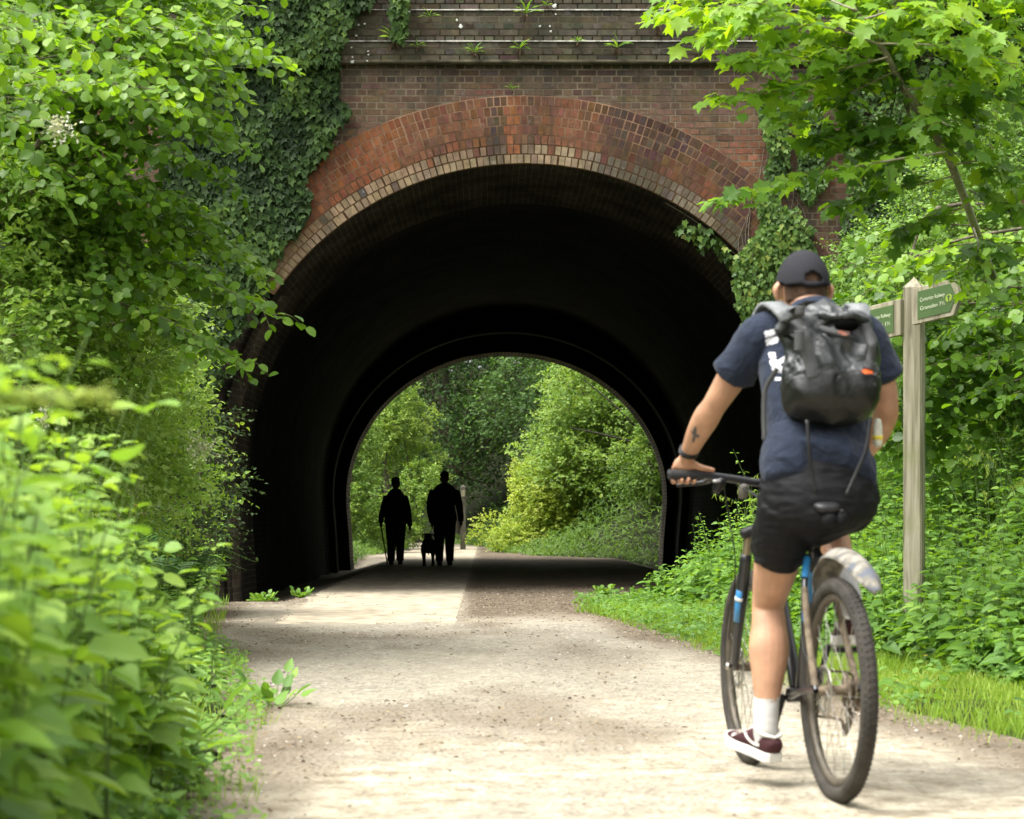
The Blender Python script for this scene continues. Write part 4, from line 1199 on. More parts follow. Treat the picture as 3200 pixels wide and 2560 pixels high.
# ---- fern fronds beside the left jamb
def frond_plant(name, pos, n, ln, seed, label, lm, group):
    r = np.random.default_rng(seed); A = Acc(); B = Acc()
    for i in range(n):
        a = i / n * 6.28 + r.normal(0, .2); L = ln * r.uniform(.75, 1.1)
        o = np.array([math.cos(a), math.sin(a) * .9, 0])
        c = curve3([np.array(pos), np.array(pos) + o * L * .35 + np.array([0, 0, L * .6]), np.array(pos) + o * L * .95 + np.array([0, 0, L * .45])], 26)
        tubes(B, c, np.linspace(.005, .0015, 26), 3)
        T = nrmz(np.gradient(c, axis=0)); sd = nrmz(np.cross(T, np.array([0, 0, 1.])))
        up_ = np.cross(sd, T)
        w = np.sin(np.linspace(.12, 1, 26) * math.pi * .93 + .1) * L * .22
        for s in (-1, 1):
            leaves_into(A, T_LANCE, c[3:], (sd * s + T * .35)[3:], up_[3:], np.maximum(w[3:], .01), clump(r.normal(.45, .12, 23)), width=np.maximum(w[3:] * .62, .01))
    t = thing(name, pos, label, 'fern', group)
    A.obj('fronds', lm, t); B.obj('stalks', M_stem, t)
G_fern = mat_leaf("fern_frond", [(.025, .07, .015), (.05, .12, .025), (.08, .18, .035), (.12, .24, .05)], trans=.3)
for i, (X, Y, ln, lb) in enumerate([(-2.75, 19.6, .75, 'arching fern nearest the left jamb of the tunnel'), (-3.15, 18.6, .8, 'broad fern just left of the one by the jamb'), (-2.62, 17.4, .6, 'low fern closest to the path on the left')]):
    frond_plant('fern', (X, Y, float(hgt(X, Y)) + .15), 11, ln, 580 + i, lb, G_fern, 'ferns by the left jamb')

# ---- small single plants on the ground
def rosette(name, X, Y, n, ln, seed, label, lm, tm=T_ROUND, hz=.0, cat='plant'):
    r = np.random.default_rng(seed); A = Acc(); z = float(hgt(X, Y)) + hz
    a = r.random(n) * 6.28; e = r.uniform(.4, 1.8, n)
    tip = np.stack([np.cos(a), np.sin(a), e], 1)
    p = np.array([X, Y, z]) + np.stack([np.cos(a), np.sin(a), e * .5], 1) * ln * r.uniform(0, 2.0, n)[:, None]
    leaves_into(A, tm, p, tip, np.stack([-np.cos(a) * .4, -np.sin(a) * .4 - .3, np.ones(n)], 1), ln * r.uniform(.6, 1.1, n), clump(r.normal(.55, .2, n)))
    B = Acc()
    for k in range(min(n, 12)): tubes(B, curve3([(X, Y, z - .02), tuple(p[k])], 4), .003, 3)
    t = thing(name, (X, Y, z), label, cat); A.obj('leaves', lm, t); B.obj('stalks', M_stem, t)
rosette('bramble_sprout', -2.42, 23.2, 90, .07, 601, 'low leafy sprout on the dark verge inside the left jamb', G_herb)
rosette('bramble_sprout', -2.05, 23.8, 60, .06, 602, 'small leafy sprout at the start of the pale strip', G_herb)
rosette('plantain', -.98, 9.9, 22, .10, 603, 'broad leaved plantain poking out onto the left path edge', G_herb, T_OVATE)
rosette('plantain', -1.02, 7.0, 12, .15, 604, 'broad leaf weed hanging over the lower left path edge', G_herb, T_OVATE, .1)
rosette('bramble_sprout', 1.35, 24.1, 60, .075, 605, 'leafy sprig at the tip of the grass wedge', G_herb)
rosette('bramble_sprout', 2.1, 24.2, 80, .085, 606, 'bramble sprig in front of the dark right tunnel wall', G_herb)
# tall sprigs against the dark of the tunnel at right
A, B = Acc(), Acc(); r = np.random.default_rng(612)
X = r.uniform(2.25, 3.3, 26); Y = r.uniform(20.5, 23.2, 26)
herb_patch(A, B, r, X, Y, np.interp(X, [2.2, 3.3], [.7, 1.55]) * r.uniform(.8, 1.2, 26), .085, 11, .62)
t = thing('nettle_clump', (2.8, 22, 0), 'tall nettle clump standing against the black right side of the tunnel', 'nettles')
A.obj('foliage', G_herb, t); B.obj('stems', M_stem, t)
# arching grass stems with hanging seed heads, right of the tunnel and by the post
def seed_stems(name, roots, label, seed, n=5, h=1.3, lean=.5, lm=None, sz=.02):
    r = np.random.default_rng(seed); A = Acc(); B = Acc()
    for (x, y) in roots:
        z = float(hgt(x, y))
        for k in range(n):
            a = r.normal(0, 1); L = h * r.uniform(.75, 1.1); dx = lean * r.uniform(-1, 1)
            c = curve3([(x, y, z), (x + dx * .35, y + .05, z + L * .75), (x + dx, y, z + L * .92)], 16)
            tubes(A, c, np.linspace(.003, .001, 16), 3)
            m = 16; t = r.uniform(10, 15, m); i = t.astype(int)
            p = c[i] + r.normal(0, .006, (m, 3))
            leaves_into(B, T_LANCE, p, np.stack([r.normal(0, .4, m), r.normal(0, .4, m), -np.ones(m)], 1), np.tile([0., -1, 0], (m, 1)), sz * r.uniform(.6, 2, m), clump(r.normal(.85, .1, m)), width=.03)
    t = thing(name, (*roots[0], 0), label, 'grass stems'); A.obj('stems', M_stem, t); B.obj('seed_heads', G_grass, t)
seed_stems('seeding_grass', [(2.55, 21.5), (2.8, 21.8)], 'arching grass stems with drooping heads before the black tunnel mouth', 620, 4, 1.35, .55, sz=.04)
seed_stems('seeding_grass', [(3.6, 14.6), (3.9, 15.2), (3.3, 13.9)], 'tall seeding grasses beside the right edge behind the signpost', 621, 6, 1.25, .35)
# blurred foreground: one pale grass head across the left edge, and large near leaves
A, B = Acc(), Acc(); r = np.random.default_rng(630)
c = curve3([(-.78, 2.3, .05), (-.74, 2.3, .75), (-.62, 2.3, .985), (-.395, 2.3, 1.017)], 30)
tubes(A, c, np.linspace(.003, .0012, 30), 4)
m = 260; t_ = r.uniform(17, 29, m); i_ = t_.astype(int)
leaves_into(B, T_LANCE, c[i_] + r.normal(0, .0035, (m, 3)), np.stack([np.ones(m), r.normal(0, .3, m), r.normal(-.1, .35, m)], 1), np.tile([0., -.5, 1], (m, 1)) + r.normal(0, .3, (m, 3)), r.uniform(.012, .028, m), clump(r.normal(.9, .1, m)), width=.02)
t = thing('grass_head', (-.6, 2.3, 0), 'blurred pale grass head reaching across the left edge close to the lens', 'grass'); A.obj('stem', M_stem, t); B.obj('seed_head', G_grass, t)
A, B = Acc(), Acc(); r = np.random.default_rng(640)
n = 330
Y = r.uniform(2.4, 6.6, n); X = -.62 - r.uniform(.06, .75, n) - (Y - 2.5) * .07
xd = VX + X * F_ / Y; top = CAM_H + (HY - np.interp(xd, [-200, 0, 100, 200, 330, 450, 560], [640, 730, 830, 980, 1090, 1290, 1480])) / F_ * Y
hh = np.clip(top - hgt(X, Y), .15, 1.3) * r.uniform(.55, 1.0, n) ** .6
q_ = r.random(len(X))
for s_, tm_, lf_, nd_, bi_ in ((q_ < .55, T_OVATE, .115, 10, .66), ((q_ >= .55) & (q_ < .8), T_ROUND, .12, 8, .74), (q_ >= .8, T_LANCE, .12, 10, .8)): herb_patch(A, B, r, X[s_], Y[s_], hh[s_], lf_, nd_, bi_, tm_, .10)
t = tag(A.obj('dock_and_nettle_leaves', G_herb), 'large out of focus green leaves filling the lower left foreground', 'leaves', kind='stuff')
link('stems', B.mesh('stems'), M_stem, t)

# ------------------------------------------------------------------ beyond the tunnel
def far_tree(name, label, X, Y, h, rad, seed, lm, n=34, leaf=.10, bias=.4, tm=T_SMALL, per=9, cat='tree', group='trees beyond the tunnel', lo=.15, gap=.36):
    r = np.random.default_rng(seed); P = Plant(); X = X + float(bend(Y)) * 0
    z0 = float(hgt(X, Y)); base = np.array([X, Y, z0])
    top = base + np.array([r.normal(0, .3), 0, h])
    tubes(P.limb, curve3([base, (base + top) / 2 + r.normal(0, .25, 3), top], 16), np.linspace(.03 * h ** .9 * .55, .02, 16), 7)
    pts = []
    for i in range(n):
        t = lo + (1 - lo) * (i + r.random()) / n
        a = r.random() * 6.28; q = rad * math.sin(min(1, .25 + t) * math.pi * .86) * r.uniform(.35, 1)
        c = base + np.array([math.cos(a) * q, math.sin(a) * q, h * t]); pts.append(c)
        crown(P, r, c, np.array([.38, .38, .26]) * rad, 135, leaf=leaf, tm=tm, per=per, tl=.22 * rad, bias=bias + r.normal(0, .12), gap=gap, seed=seed + i)
    limbs_to(P, r, base + np.array([0, 0, h * .2]), pts[::3], .05, .012)
    return finish(P, name, label, cat, lm, base, group)
far_tree('beech_tree', 'tall dark tree on the left beyond the tunnel', -4.6, 66, 11, 3.4, 701, G_far, leaf=.13, n=44)
far_tree('beech_tree', 'dark tree over the bend of the path beyond the tunnel', -1.0, 76, 12, 3.6, 702, G_far, leaf=.14, n=44, bias=.35)
far_tree('beech_tree', 'dark green tree right of the path bend beyond the tunnel', 3.2, 72, 12, 3.6, 703, G_far, leaf=.14, n=44, bias=.38)
far_tree('beech_tree', 'dark tree at the far right beyond the tunnel', 8.0, 68, 12, 3.8, 704, G_far, leaf=.14, n=34, bias=.4)
far_tree('beech_tree', 'tall tree closing the view behind the path bend', -4.8, 86, 14, 4.4, 705, G_far, leaf=.16, n=44, bias=.4)
far_tree('beech_tree', 'tall tree behind the right hand trees beyond the tunnel', 2.6, 90, 15, 4.6, 706, G_far, leaf=.16, n=44, bias=.45)
far_tree('beech_tree', 'outermost tall tree left of the view through the tunnel', -9.5, 76, 14, 4.4, 707, G_far, leaf=.16, n=30, bias=.4)
far_tree('willow_shrub', 'pale feathery shrub at the left inside the far opening', -3.5, 54, 4.4, 1.5, 711, G_farb, n=24, leaf=.075, bias=.5, cat='shrub', lo=.05, per=12)
far_tree('willow_shrub', 'light tipped shrub leaning over the walkers beyond the tunnel', -2.6, 60, 4.6, 1.5, 712, G_farb, n=22, leaf=.08, bias=.6, cat='shrub', lo=.1, per=12)
far_tree('elder_bush', 'large bright bush filling the right half of the far opening', 3.4, 55, 4.6, 2.3, 713, G_farb, n=46, leaf=.10, bias=.66, tm=T_OVATE, cat='bush', lo=.03, gap=.33)
far_tree('elder_bush', 'mid green bush hanging over the right foot of the far opening', 3.9, 50.5, 3.2, 1.2, 714, G_farb, n=20, leaf=.08, bias=.35, cat='bush', lo=.02)
far_tree('elder_bush', 'bright yellow green low bush beside the sunlit path', 1.45, 55, 2.1, 1.35, 715, mat_leaf('yellow_green_low_bush_leaf', [(.12, .20, .03), (.24, .36, .045), (.38, .48, .07), (.50, .55, .12)], trans=.45, rough=.5, spec=.3), n=26, leaf=.075, bias=.6, cat='bush', lo=.03)  # low bush has its own brighter yellow green leaf colours
far_tree('elder_bush', 'small lit bush at the left edge of the far path', -2.9, 58, 1.3, .9, 716, G_farb, n=14, leaf=.07, bias=.6, cat='bush', lo=.03)
# bare arching boughs in the bright bush
P = Plant()
for pts in ([(1400, 960), (1340, 900), (1290, 850), (1230, 800)], [(1400, 975), (1340, 935), (1270, 915), (1200, 900)], [(1395, 1010), (1330, 990), (1270, 985)], [(1400, 930), (1360, 860), (1330, 800), (1320, 760)]):
    tubes(P.limb, curve3([W(x, y, 50.8) for x, y in pts], 16), np.linspace(.035, .012, 16), 5)
t = thing('fallen_bough', W(1400, 960, 50.8), 'bare dark boughs arching left from the right foot of the far opening', 'branch'); P.limb.obj('boughs', mat("dark_bark", (.04, .035, .025), .9), t)
X, Y, r = region(110000, lambda X, Y, r: (pl(XL, Y) - (X - bend(Y)) > -.1) | ((X - bend(Y)) - pl(XR, Y) > -.1), (-12, 12), (46.3, 74), 720)
m = len(X); A = Acc(); a = r.random(m) * 6.28
dd = np.maximum(pl(XL, Y) - (X - bend(Y)), (X - bend(Y)) - pl(XR, Y))
leaves_into(A, T_LANCE, np.stack([X, Y, hgt(X, Y) + r.random(m) * np.clip(.1 + .35 * dd, .05, 1.1)], 1), np.stack([np.cos(a) * .8, np.sin(a) * .8, r.normal(.5, .5, m)], 1),
            np.stack([r.normal(0, .3, m), -.4 + r.normal(0, .3, m), np.ones(m)], 1), .20 * r.uniform(.5, 1.1, m), clump(.34 + .6 * (vnoise(X * .7, Y * .5, seed=8, oct=3) - .5) + r.normal(0, .12, m)), width=.12)
tag(A.obj('undergrowth', G_farb), 'leafy undergrowth on the banks beyond the tunnel', 'undergrowth', kind='stuff')
# distant wood mass closing the horizon
A = Acc(); r = np.random.default_rng(730)
m = 26000; X = r.uniform(-26, 26, m); Y = 100 + 14 * r.random(m) + .02 * X ** 2; Z = r.random(m) ** .8 * 20 * (.7 + .5 * vnoise(X * .2, X * 0, seed=3, oct=2))
leaves_into(A, T_SMALL, np.stack([X, Y, Z], 1), r.normal(0, 1, (m, 3)), r.normal(0, .5, (m, 3)) + np.array([0, -.6, .7]), .7 * r.uniform(.5, 1.1, m), clump(.4 + .8 * (vnoise(X * .35, Z * .35, seed=18, oct=3) - .5) + r.normal(0, .1, m)))
tag(A.obj('distant_wood', G_far), 'dark wood closing the view far beyond the tunnel', 'wood', kind='stuff')

# ------------------------------------------------------------------ posts
def wood_material():
    m = bpy.data.materials.new("weathered_oak"); m.use_nodes = True
    N = m.node_tree.nodes; L = m.node_tree.links; p = N['Principled BSDF']
    tc = N.new('ShaderNodeTexCoord'); mp = N.new('ShaderNodeMapping'); mp.inputs['Scale'].default_value = (28, 28, 1.6)
    L.new(tc.outputs['Object'], mp.inputs['Vector'])
    t = N.new('ShaderNodeTexNoise'); t.inputs['Scale'].default_value = 1; t.inputs['Detail'].default_value = 7; t.inputs['Distortion'].default_value = .6
    L.new(mp.outputs[0], t.inputs['Vector'])
    cr = N.new('ShaderNodeValToRGB'); e = cr.color_ramp.elements
    e[0].position = .32; e[0].color = (.14, .125, .085, 1); e[1].position = .62; e[1].color = (.37, .34, .25, 1)
    x = e.new(.45); x.color = (.26, .235, .165, 1)
    L.new(t.outputs['Fac'], cr.inputs[0])
    t2 = N.new('ShaderNodeTexNoise'); t2.inputs['Scale'].default_value = 3; t2.inputs['Detail'].default_value = 5; L.new(tc.outputs['Object'], t2.inputs['Vector'])
    r_ = N.new('ShaderNodeMapRange'); r_.inputs[1].default_value = .5; r_.inputs[2].default_value = .65; r_.inputs[4].default_value = .55; L.new(t2.outputs['Fac'], r_.inputs[0])
    mx = N.new('ShaderNodeMixRGB'); mx.inputs[2].default_value = (.20, .22, .10, 1); L.new(r_.outputs[0], mx.inputs[0]); L.new(cr.outputs[0], mx.inputs[1])
    L.new(mx.outputs[0], p.inputs['Base Color']); p.inputs['Roughness'].default_value = .85; p.inputs['Specular IOR Level'].default_value = .2
    b = N.new('ShaderNodeBump'); b.inputs['Strength'].default_value = .6; b.inputs['Distance'].default_value = .006
    L.new(t.outputs['Fac'], b.inputs['Height']); L.new(b.outputs[0], p.inputs['Normal'])
    return m
M_wood = wood_material()
def bm_obj(name, bm, m, parent=None, smooth=False):
    me = bpy.data.meshes.new(name); bm.normal_update(); bm.to_mesh(me); bm.free()
    return link(name, me, m, parent, smooth)
def prism(bm, pts, origin, ux, uy, uz, depth):
    """extrude outline pts (in ux,uy) along uz, centred"""
    o, ux, uy, uz = map(Vector, (origin, ux, uy, uz))
    a = [bm.verts.new(o + ux * x + uy * y - uz * depth / 2) for x, y in pts]
    b = [bm.verts.new(o + ux * x + uy * y + uz * depth / 2) for x, y in pts]
    n = len(pts)
    bm.faces.new(a[::-1]); bm.faces.new(b)
    for i in range(n): bm.faces.new((a[i], a[(i + 1) % n], b[(i + 1) % n], b[i]))
def post_mesh(w, h, ang, x, y, z0, peak=.09):
    bm = bmesh.new(); c, s = math.cos(ang), math.sin(ang)
    ux, uy = Vector((c, s, 0)), Vector((-s, c, 0)); o = Vector((x, y, z0)); hw = w / 2
    lv = []
    for k, z in enumerate((0, h - peak - .004, h - peak)):
        q = hw if k < 2 else hw
        lv.append([bm.verts.new(o + ux * q * a + uy * q * b + Vector((0, 0, z))) for a, b in ((-1, -1), (1, -1), (1, 1), (-1, 1))])
    top = bm.verts.new(o + Vector((0, 0, h)))
    for k in range(2):
        for i in range(4): bm.faces.new((lv[k][i], lv[k][(i + 1) % 4], lv[k + 1][(i + 1) % 4], lv[k + 1][i]))
    for i in range(4): bm.faces.new((lv[2][i], lv[2][(i + 1) % 4], top))
    bmesh.ops.bevel(bm, geom=[e for e in bm.edges if abs((e.verts[0].co - e.verts[1].co).z) > .5], offset=.008, segments=2, affect='EDGES')
    return bm
# the near signpost: its faces turned, fingers bolted on two sides
SX, SY = float(W(1925, 0, 13.6)[0]), 13.6
SZ = -.25
ANG = math.radians(-24)
sp = thing('signpost', (SX, SY, SZ), 'weathered oak signpost with two green lettered fingers in the right hand nettles', 'signpost')
bm_obj('post', post_mesh(.118, 2.42 + .25, ANG, SX, SY, SZ, .07), M_wood, sp)
def finger(side):
    # side +1: points right and away; side -1: points left and toward us
    fa = math.radians(-48); d0 = Vector((math.cos(fa), math.sin(fa), 0)); nrm = Vector((math.sin(fa), -math.cos(fa), 0))
    tl = math.radians(7); d = (d0 * math.cos(tl) + Vector((0, 0, math.sin(tl)))) * side
    zc = 2.215 if side > 0 else 2.165
    L = .40 if side > 0 else .40
    o = Vector((SX, SY, zc)) + nrm * .085 + d0 * (.03 if side > 0 else -.01)
    hh = .115
    out = [(.03 if side > 0 else .02, -hh), (L - .055, -hh), (L, 0), (L - .055, hh), (.03 if side > 0 else .02, hh)]
    bm = bmesh.new(); prism(bm, out, o, d, Vector((0, 0, 1)), nrm, .036)
    bmesh.ops.bevel(bm, geom=bm.edges[:], offset=.003, segments=1, affect='EDGES')
    f = bm_obj('finger_board', bm, M_wood, sp)
    bm = bmesh.new(); x0 = .075; UPV = nrm.cross(d) * (-side) if False else Vector((0, 0, 1))
    pl_ = [(x0, -hh * .76), (L - .075, -hh * .76), (L - .035, 0), (L - .075, hh * .76), (x0, hh * .76)]
    prism(bm, pl_, o + nrm * .020, d, Vector((0, 0, 1)), nrm, .003)
    bm_obj('sign_plate', bm, mat("green_plate", (.065, .12, .035), .5, noise=.08, nscale=8), f)
    # disc emblem
    bm = bmesh.new(); cx = L - .085 if side > 0 else L - .085
    pts = [(cx + .024 * math.cos(a), .024 * math.sin(a)) for a in np.linspace(0, 6.283, 21)[:-1]]
    prism(bm, pts, o + nrm * .0225, d, Vector((0, 0, 1)), nrm, .002)
    bm_obj('way_mark', bm, mat("yellow_green_disc", (.30, .38, .05), .5), f)
    bm = bmesh.new(); prism(bm, [(cx - .004, -.02), (cx + .004, -.02), (cx + .004, .006), (cx + .014, .004), (cx, .022), (cx - .014, .004), (cx - .004, .006)], o + nrm * .0245, d, Vector((0, 0, 1)), nrm, .0012)
    bm_obj('arrow', bm, mat("dark_green_ink", (.03, .09, .03), .5), f)
    rd = d if side > 0 else -d
    for k, (txt, zz) in enumerate((("Centurion Railway", .018), ("Gransden 7½" if side > 0 else "Way 1½", -.036))):
        cu = bpy.data.curves.new('lettering', 'FONT'); cu.body = txt; cu.size = .036; cu.extrude = .0006
        cu.align_x = 'LEFT' if side > 0 else 'RIGHT'
        to = bpy.data.objects.new('lettering_tmp', cu); COL.objects.link(to)
        bpy.context.view_layer.update()
        me = bpy.data.meshes.new_from_object(to.evaluated_get(bpy.context.evaluated_depsgraph_get()))
        bpy.data.objects.remove(to)
        start = o + nrm * .0232 + d * (x0 + .02) + Vector((0, 0, zz))
        M = Matrix.Identity(4)
        M.col[0] = (*rd, 0); M.col[1] = (0, 0, 1, 0); M.col[2] = (*nrm, 0); M.col[3] = (*start, 1)
        me.transform(M); me.name = 'lettering'
        wdt = max((v.co - start).dot(d) for v in me.vertices)
        lim = .19
        if wdt > lim:
            for v in me.vertices:
                k_ = (v.co - start).dot(d); v.co += d * (k_ * lim / wdt - k_)
        link('lettering', me, mat("cream_ink", (.55, .60, .42), .6), f)
    return o, d, nrm
finger(1); finger(-1)
# bolts through the left face and the little green notice on the post
bm = bmesh.new()
fc = Vector((math.cos(ANG), math.sin(ANG), 0)); fn = Vector((math.sin(ANG), -math.cos(ANG), 0))      # front face direction and normal
lf = -fc
M_bolt = mat("rusty_bolt", (.16, .12, .08), .6, metal=.5)
for zz in (2.13, 2.06, 1.99):
    for s in (-.012, .014):
        bm = bmesh.new(); prism(bm, [(.006 * math.cos(a), .006 * math.sin(a)) for a in np.linspace(0, 6.283, 9)[:-1]], Vector((SX, SY, zz)) + lf * .064 + fn * (.02 + s), fn, Vector((0, 0, 1)), lf, .014)
        bm_obj('bolt', bm, M_bolt, sp)
bm = bmesh.new(); prism(bm, [(-.035, -.14), (.035, -.14), (.035, .14), (-.035, .14)], Vector((SX, SY, 1.42)) + lf * .0615, fn, Vector((0, 0, 1)), lf, .003)
nt_ = bm_obj('notice', bm, mat("green_notice", (.05, .26, .07), .5), sp)
bm = bmesh.new(); prism(bm, [(-.03, -.06), (.03, -.06), (.03, .0), (-.03, .0)], Vector((SX, SY, 1.23)) + lf * .0615, fn, Vector((0, 0, 1)), lf, .003)
bm_obj('notice', bm, mat("white_tag", (.6, .6, .56), .6), sp)
for k, zz in enumerate((1.52, 1.47, 1.42, 1.37, 1.32)):
    bm = bmesh.new(); prism(bm, [(-.022, -.004), (.022 - .008 * (k % 2), -.004), (.022 - .008 * (k % 2), .004), (-.022, .004)], Vector((SX, SY, zz)) + lf * .0635, fn, Vector((0, 0, 1)), lf, .0015)
    bm_obj('text_line', bm, mat("white_ink", (.6, .65, .55), .6), nt_)
# far post beyond the tunnel
fp = W(975, 1020, 60)
t = thing('wooden_post', (fp[0], 60, 0), 'pale wooden post standing beside the path beyond the tunnel', 'post')
bm_obj('post', post_mesh(.13, fp[2] + .1, .3, fp[0], 60, -.1, .07), mat('dull_old_post_wood', (.12, .11, .08), .9, noise=.3, nscale=8), t)
bm = bmesh.new(); prism(bm, [(-.05, -.09), (.05, -.09), (.05, .09), (-.05, .09)], Vector((fp[0], 59.92, fp[2] - .25)), Vector((1, 0, 0)), Vector((0, 0, 1)), Vector((0, 1, 0)), .02)
bm_obj('way_mark', bm, M_wood, t)
# ------------------------------------------------------------------ rider and bicycle
BO = np.array([1.09, 6.61, 0.0]); BH = np.array([-.134, .991, 0.0]); BR = np.array([.991, .134, 0.0]); BZ = np.array([0, 0, 1.0])
def B(f, r, z): return BO + BH * f + BR * r + BZ * z

def loft(acc, rings, side=BR, n=20, sq=1.0, cap=True):
    """rings: (centre, half width along side, half depth); frames follow the path"""
    C = np.array([q[0] for q in rings], float)
    T = nrmz(np.gradient(C, axis=0))
    side = np.asarray(side, float)
    th = np.arange(n) / n * 2 * math.pi
    cx = np.sign(np.cos(th)) * np.abs(np.cos(th)) ** sq; cy = np.sign(np.sin(th)) * np.abs(np.sin(th)) ** sq
    V = []
    for k in range(len(C)):
        s = side - T[k] * side.dot(T[k]); s /= np.linalg.norm(s) + 1e-9
        d = np.cross(T[k], s)
        V.append(C[k] + np.outer(cx * rings[k][1], s) + np.outer(cy * rings[k][2], d))
    V = np.concatenate(V); K = len(C); Fq = []
    for k in range(K - 1):
        for i in range(n): Fq.append((k * n + i, k * n + (i + 1) % n, (k + 1) * n + (i + 1) % n, (k + 1) * n + i))
    if cap:
        m0 = min(rings[0][1], rings[0][2]) * .45; m1 = min(rings[-1][1], rings[-1][2]) * .45
        V = np.concatenate([V, [C[0] - T[0] * m0, C[-1] + T[-1] * m1]])
        a, b = K * n, K * n + 1
        for i in range(n):
            Fq.append((a, (i + 1) % n, i)); Fq.append((b, (K - 1) * n + i, (K - 1) * n + (i + 1) % n))
    acc.faces(V, Fq)

def dense(rings, m=4):
    """insert smooth in-between rings"""
    A = np.array([[*q[0], q[1], q[2]] for q in rings], float)
    k = len(A); p = [2 * A[0] - A[1]] + list(A) + [2 * A[-1] - A[-2]]; out = []
    for i in range(k - 1):
        a, b, c, d = p[i], p[i + 1], p[i + 2], p[i + 3]
        for j in range(m):
            u = j / m
            out.append(.5 * ((2 * b) + (-a + c) * u + (2 * a - 5 * b + 4 * c - d) * u * u + (-a + 3 * b - 3 * c + d) * u ** 3))
    out.append(A[-1])
    return [(o[:3], max(o[3], .002), max(o[4], .002)) for o in out]

def ellipsoid(acc, c, ax, rot=None, nu=20, nv=12):
    V = []; Fq = []
    for j in range(nv + 1):
        p = math.pi * j / nv
        for i in range(nu):
            t = 2 * math.pi * i / nu
            V.append((math.sin(p) * math.cos(t), math.sin(p) * math.sin(t), math.cos(p)))
    V = np.array(V) * np.asarray(ax)
    if rot is not None: V = V @ np.asarray(rot).T
    V = V + np.asarray(c)
    for j in range(nv):
        for i in range(nu): Fq.append((j * nu + i, (j + 1) * nu + i, (j + 1) * nu + (i + 1) % nu, j * nu + (i + 1) % nu))
    acc.faces(V, Fq)

def fuse(acc, name, voxel=.006, smooth=6, m=None, parent=None, disp=None):
    """union of the gathered shapes as one continuous skin"""
    me = acc.mesh(name + '_src')
    o = bpy.data.objects.new(name + '_tmp', me); COL.objects.link(o)
    md = o.modifiers.new('r', 'REMESH'); md.mode = 'VOXEL'; md.voxel_size = voxel
    if smooth:
        ms = o.modifiers.new('s', 'SMOOTH'); ms.iterations = smooth; ms.factor = .5
    bpy.context.view_layer.update()
    me2 = bpy.data.meshes.new_from_object(o.evaluated_get(bpy.context.evaluated_depsgraph_get()))
    bpy.data.objects.remove(o); bpy.data.meshes.remove(me)
    me2.name = name
    if disp is not None:
        n = len(me2.vertices); co = np.zeros(n * 3, dtype=np.float32); no = np.zeros(n * 3, dtype=np.float32)
        me2.vertices.foreach_get('co', co); me2.vertices.foreach_get('normal', no)
        co = co.reshape(-1, 3).astype(float); no = no.reshape(-1, 3).astype(float)
        co = co + no * disp(co, no)[:, None]
        me2.vertices.foreach_set('co', co.astype(np.float32).ravel()); me2.update()
    return link(name, me2, m, parent, smooth=True)

BFR = np.array([BR, BH, BZ]).T          # columns: side, forward, up
M_skin = mat("skin", (.46, .255, .155), .5, spec=.35, noise=.16, nscale=16, sss=.12, bump=.15, bscale=110)
M_navy = mat("navy_cotton", (.022, .029, .047), .9, spec=.12, noise=.12, nscale=6, bump=.35, bscale=14, sheen=.08)
M_navy.node_tree.nodes["Bump"].inputs["Distance"].default_value = .05
M_navy.node_tree.nodes["Noise Texture.001"].inputs["Distortion"].default_value = 1.2
M_navy.node_tree.nodes["Noise Texture.001"].inputs["Detail"].default_value = 2.5
M_blackcloth = mat("black_shorts_cloth", (.005, .005, .006), .7, spec=.22, bump=.35, bscale=12)
M_blackcloth.node_tree.nodes["Bump"].inputs["Distance"].default_value = .03
M_cap = mat("charcoal_cap_cloth", (.030, .030, .034), .9, spec=.1, bump=.3, bscale=600)
M_hair = mat("short_brown_hair", (.11, .065, .04), .85, spec=.15, bump=1.0, bscale=260, noise=.4, nscale=40)
M_sock = mat("white_sock", (.52, .51, .48), .9, spec=.1, bump=.4, bscale=380)
M_maroon = mat("maroon_suede", (.055, .022, .024), .85, spec=.15, noise=.15, nscale=30)
M_white = mat("white_rubber", (.70, .68, .63), .6, spec=.3, noise=.10, nscale=25)
M_blk = mat("black_plastic", (.014, .014, .015), .45, spec=.4)
M_rub = mat("dusty_tyre_rubber", (.050, .045, .038), .85, spec=.2, noise=.35, nscale=12, bump=.5, bscale=160)
M_rim = mat("muddy_rim", (.09, .075, .055), .55, metal=.3, noise=.35, nscale=20)
M_frame = mat("black_frame_paint", (.018, .018, .021), .3, spec=.5, coat=.4, noise=.2, nscale=8)
M_mud = mat("mud_caked_metal", (.16, .125, .085), .8, spec=.2, noise=.4, nscale=40, bump=.5, bscale=120)
M_blue = mat("blue_frame_paint", (.03, .22, .48), .35, spec=.5, coat=.3)
M_steel = mat("worn_steel", (.42, .40, .36), .35, metal=.9, noise=.2, nscale=40)
M_strap = mat("grey_webbing", (.085, .087, .085), .8, spec=.2, bump=.5, bscale=500)
M_lstrap = mat("pale_grey_nylon", (.17, .18, .18), .7, spec=.3, noise=.25, nscale=20, bump=.4, bscale=200)

rider = thing('person', B(.3, 0, 0), 'cyclist seen from behind in navy T-shirt, black shorts and dark cap, riding toward the tunnel', 'person')

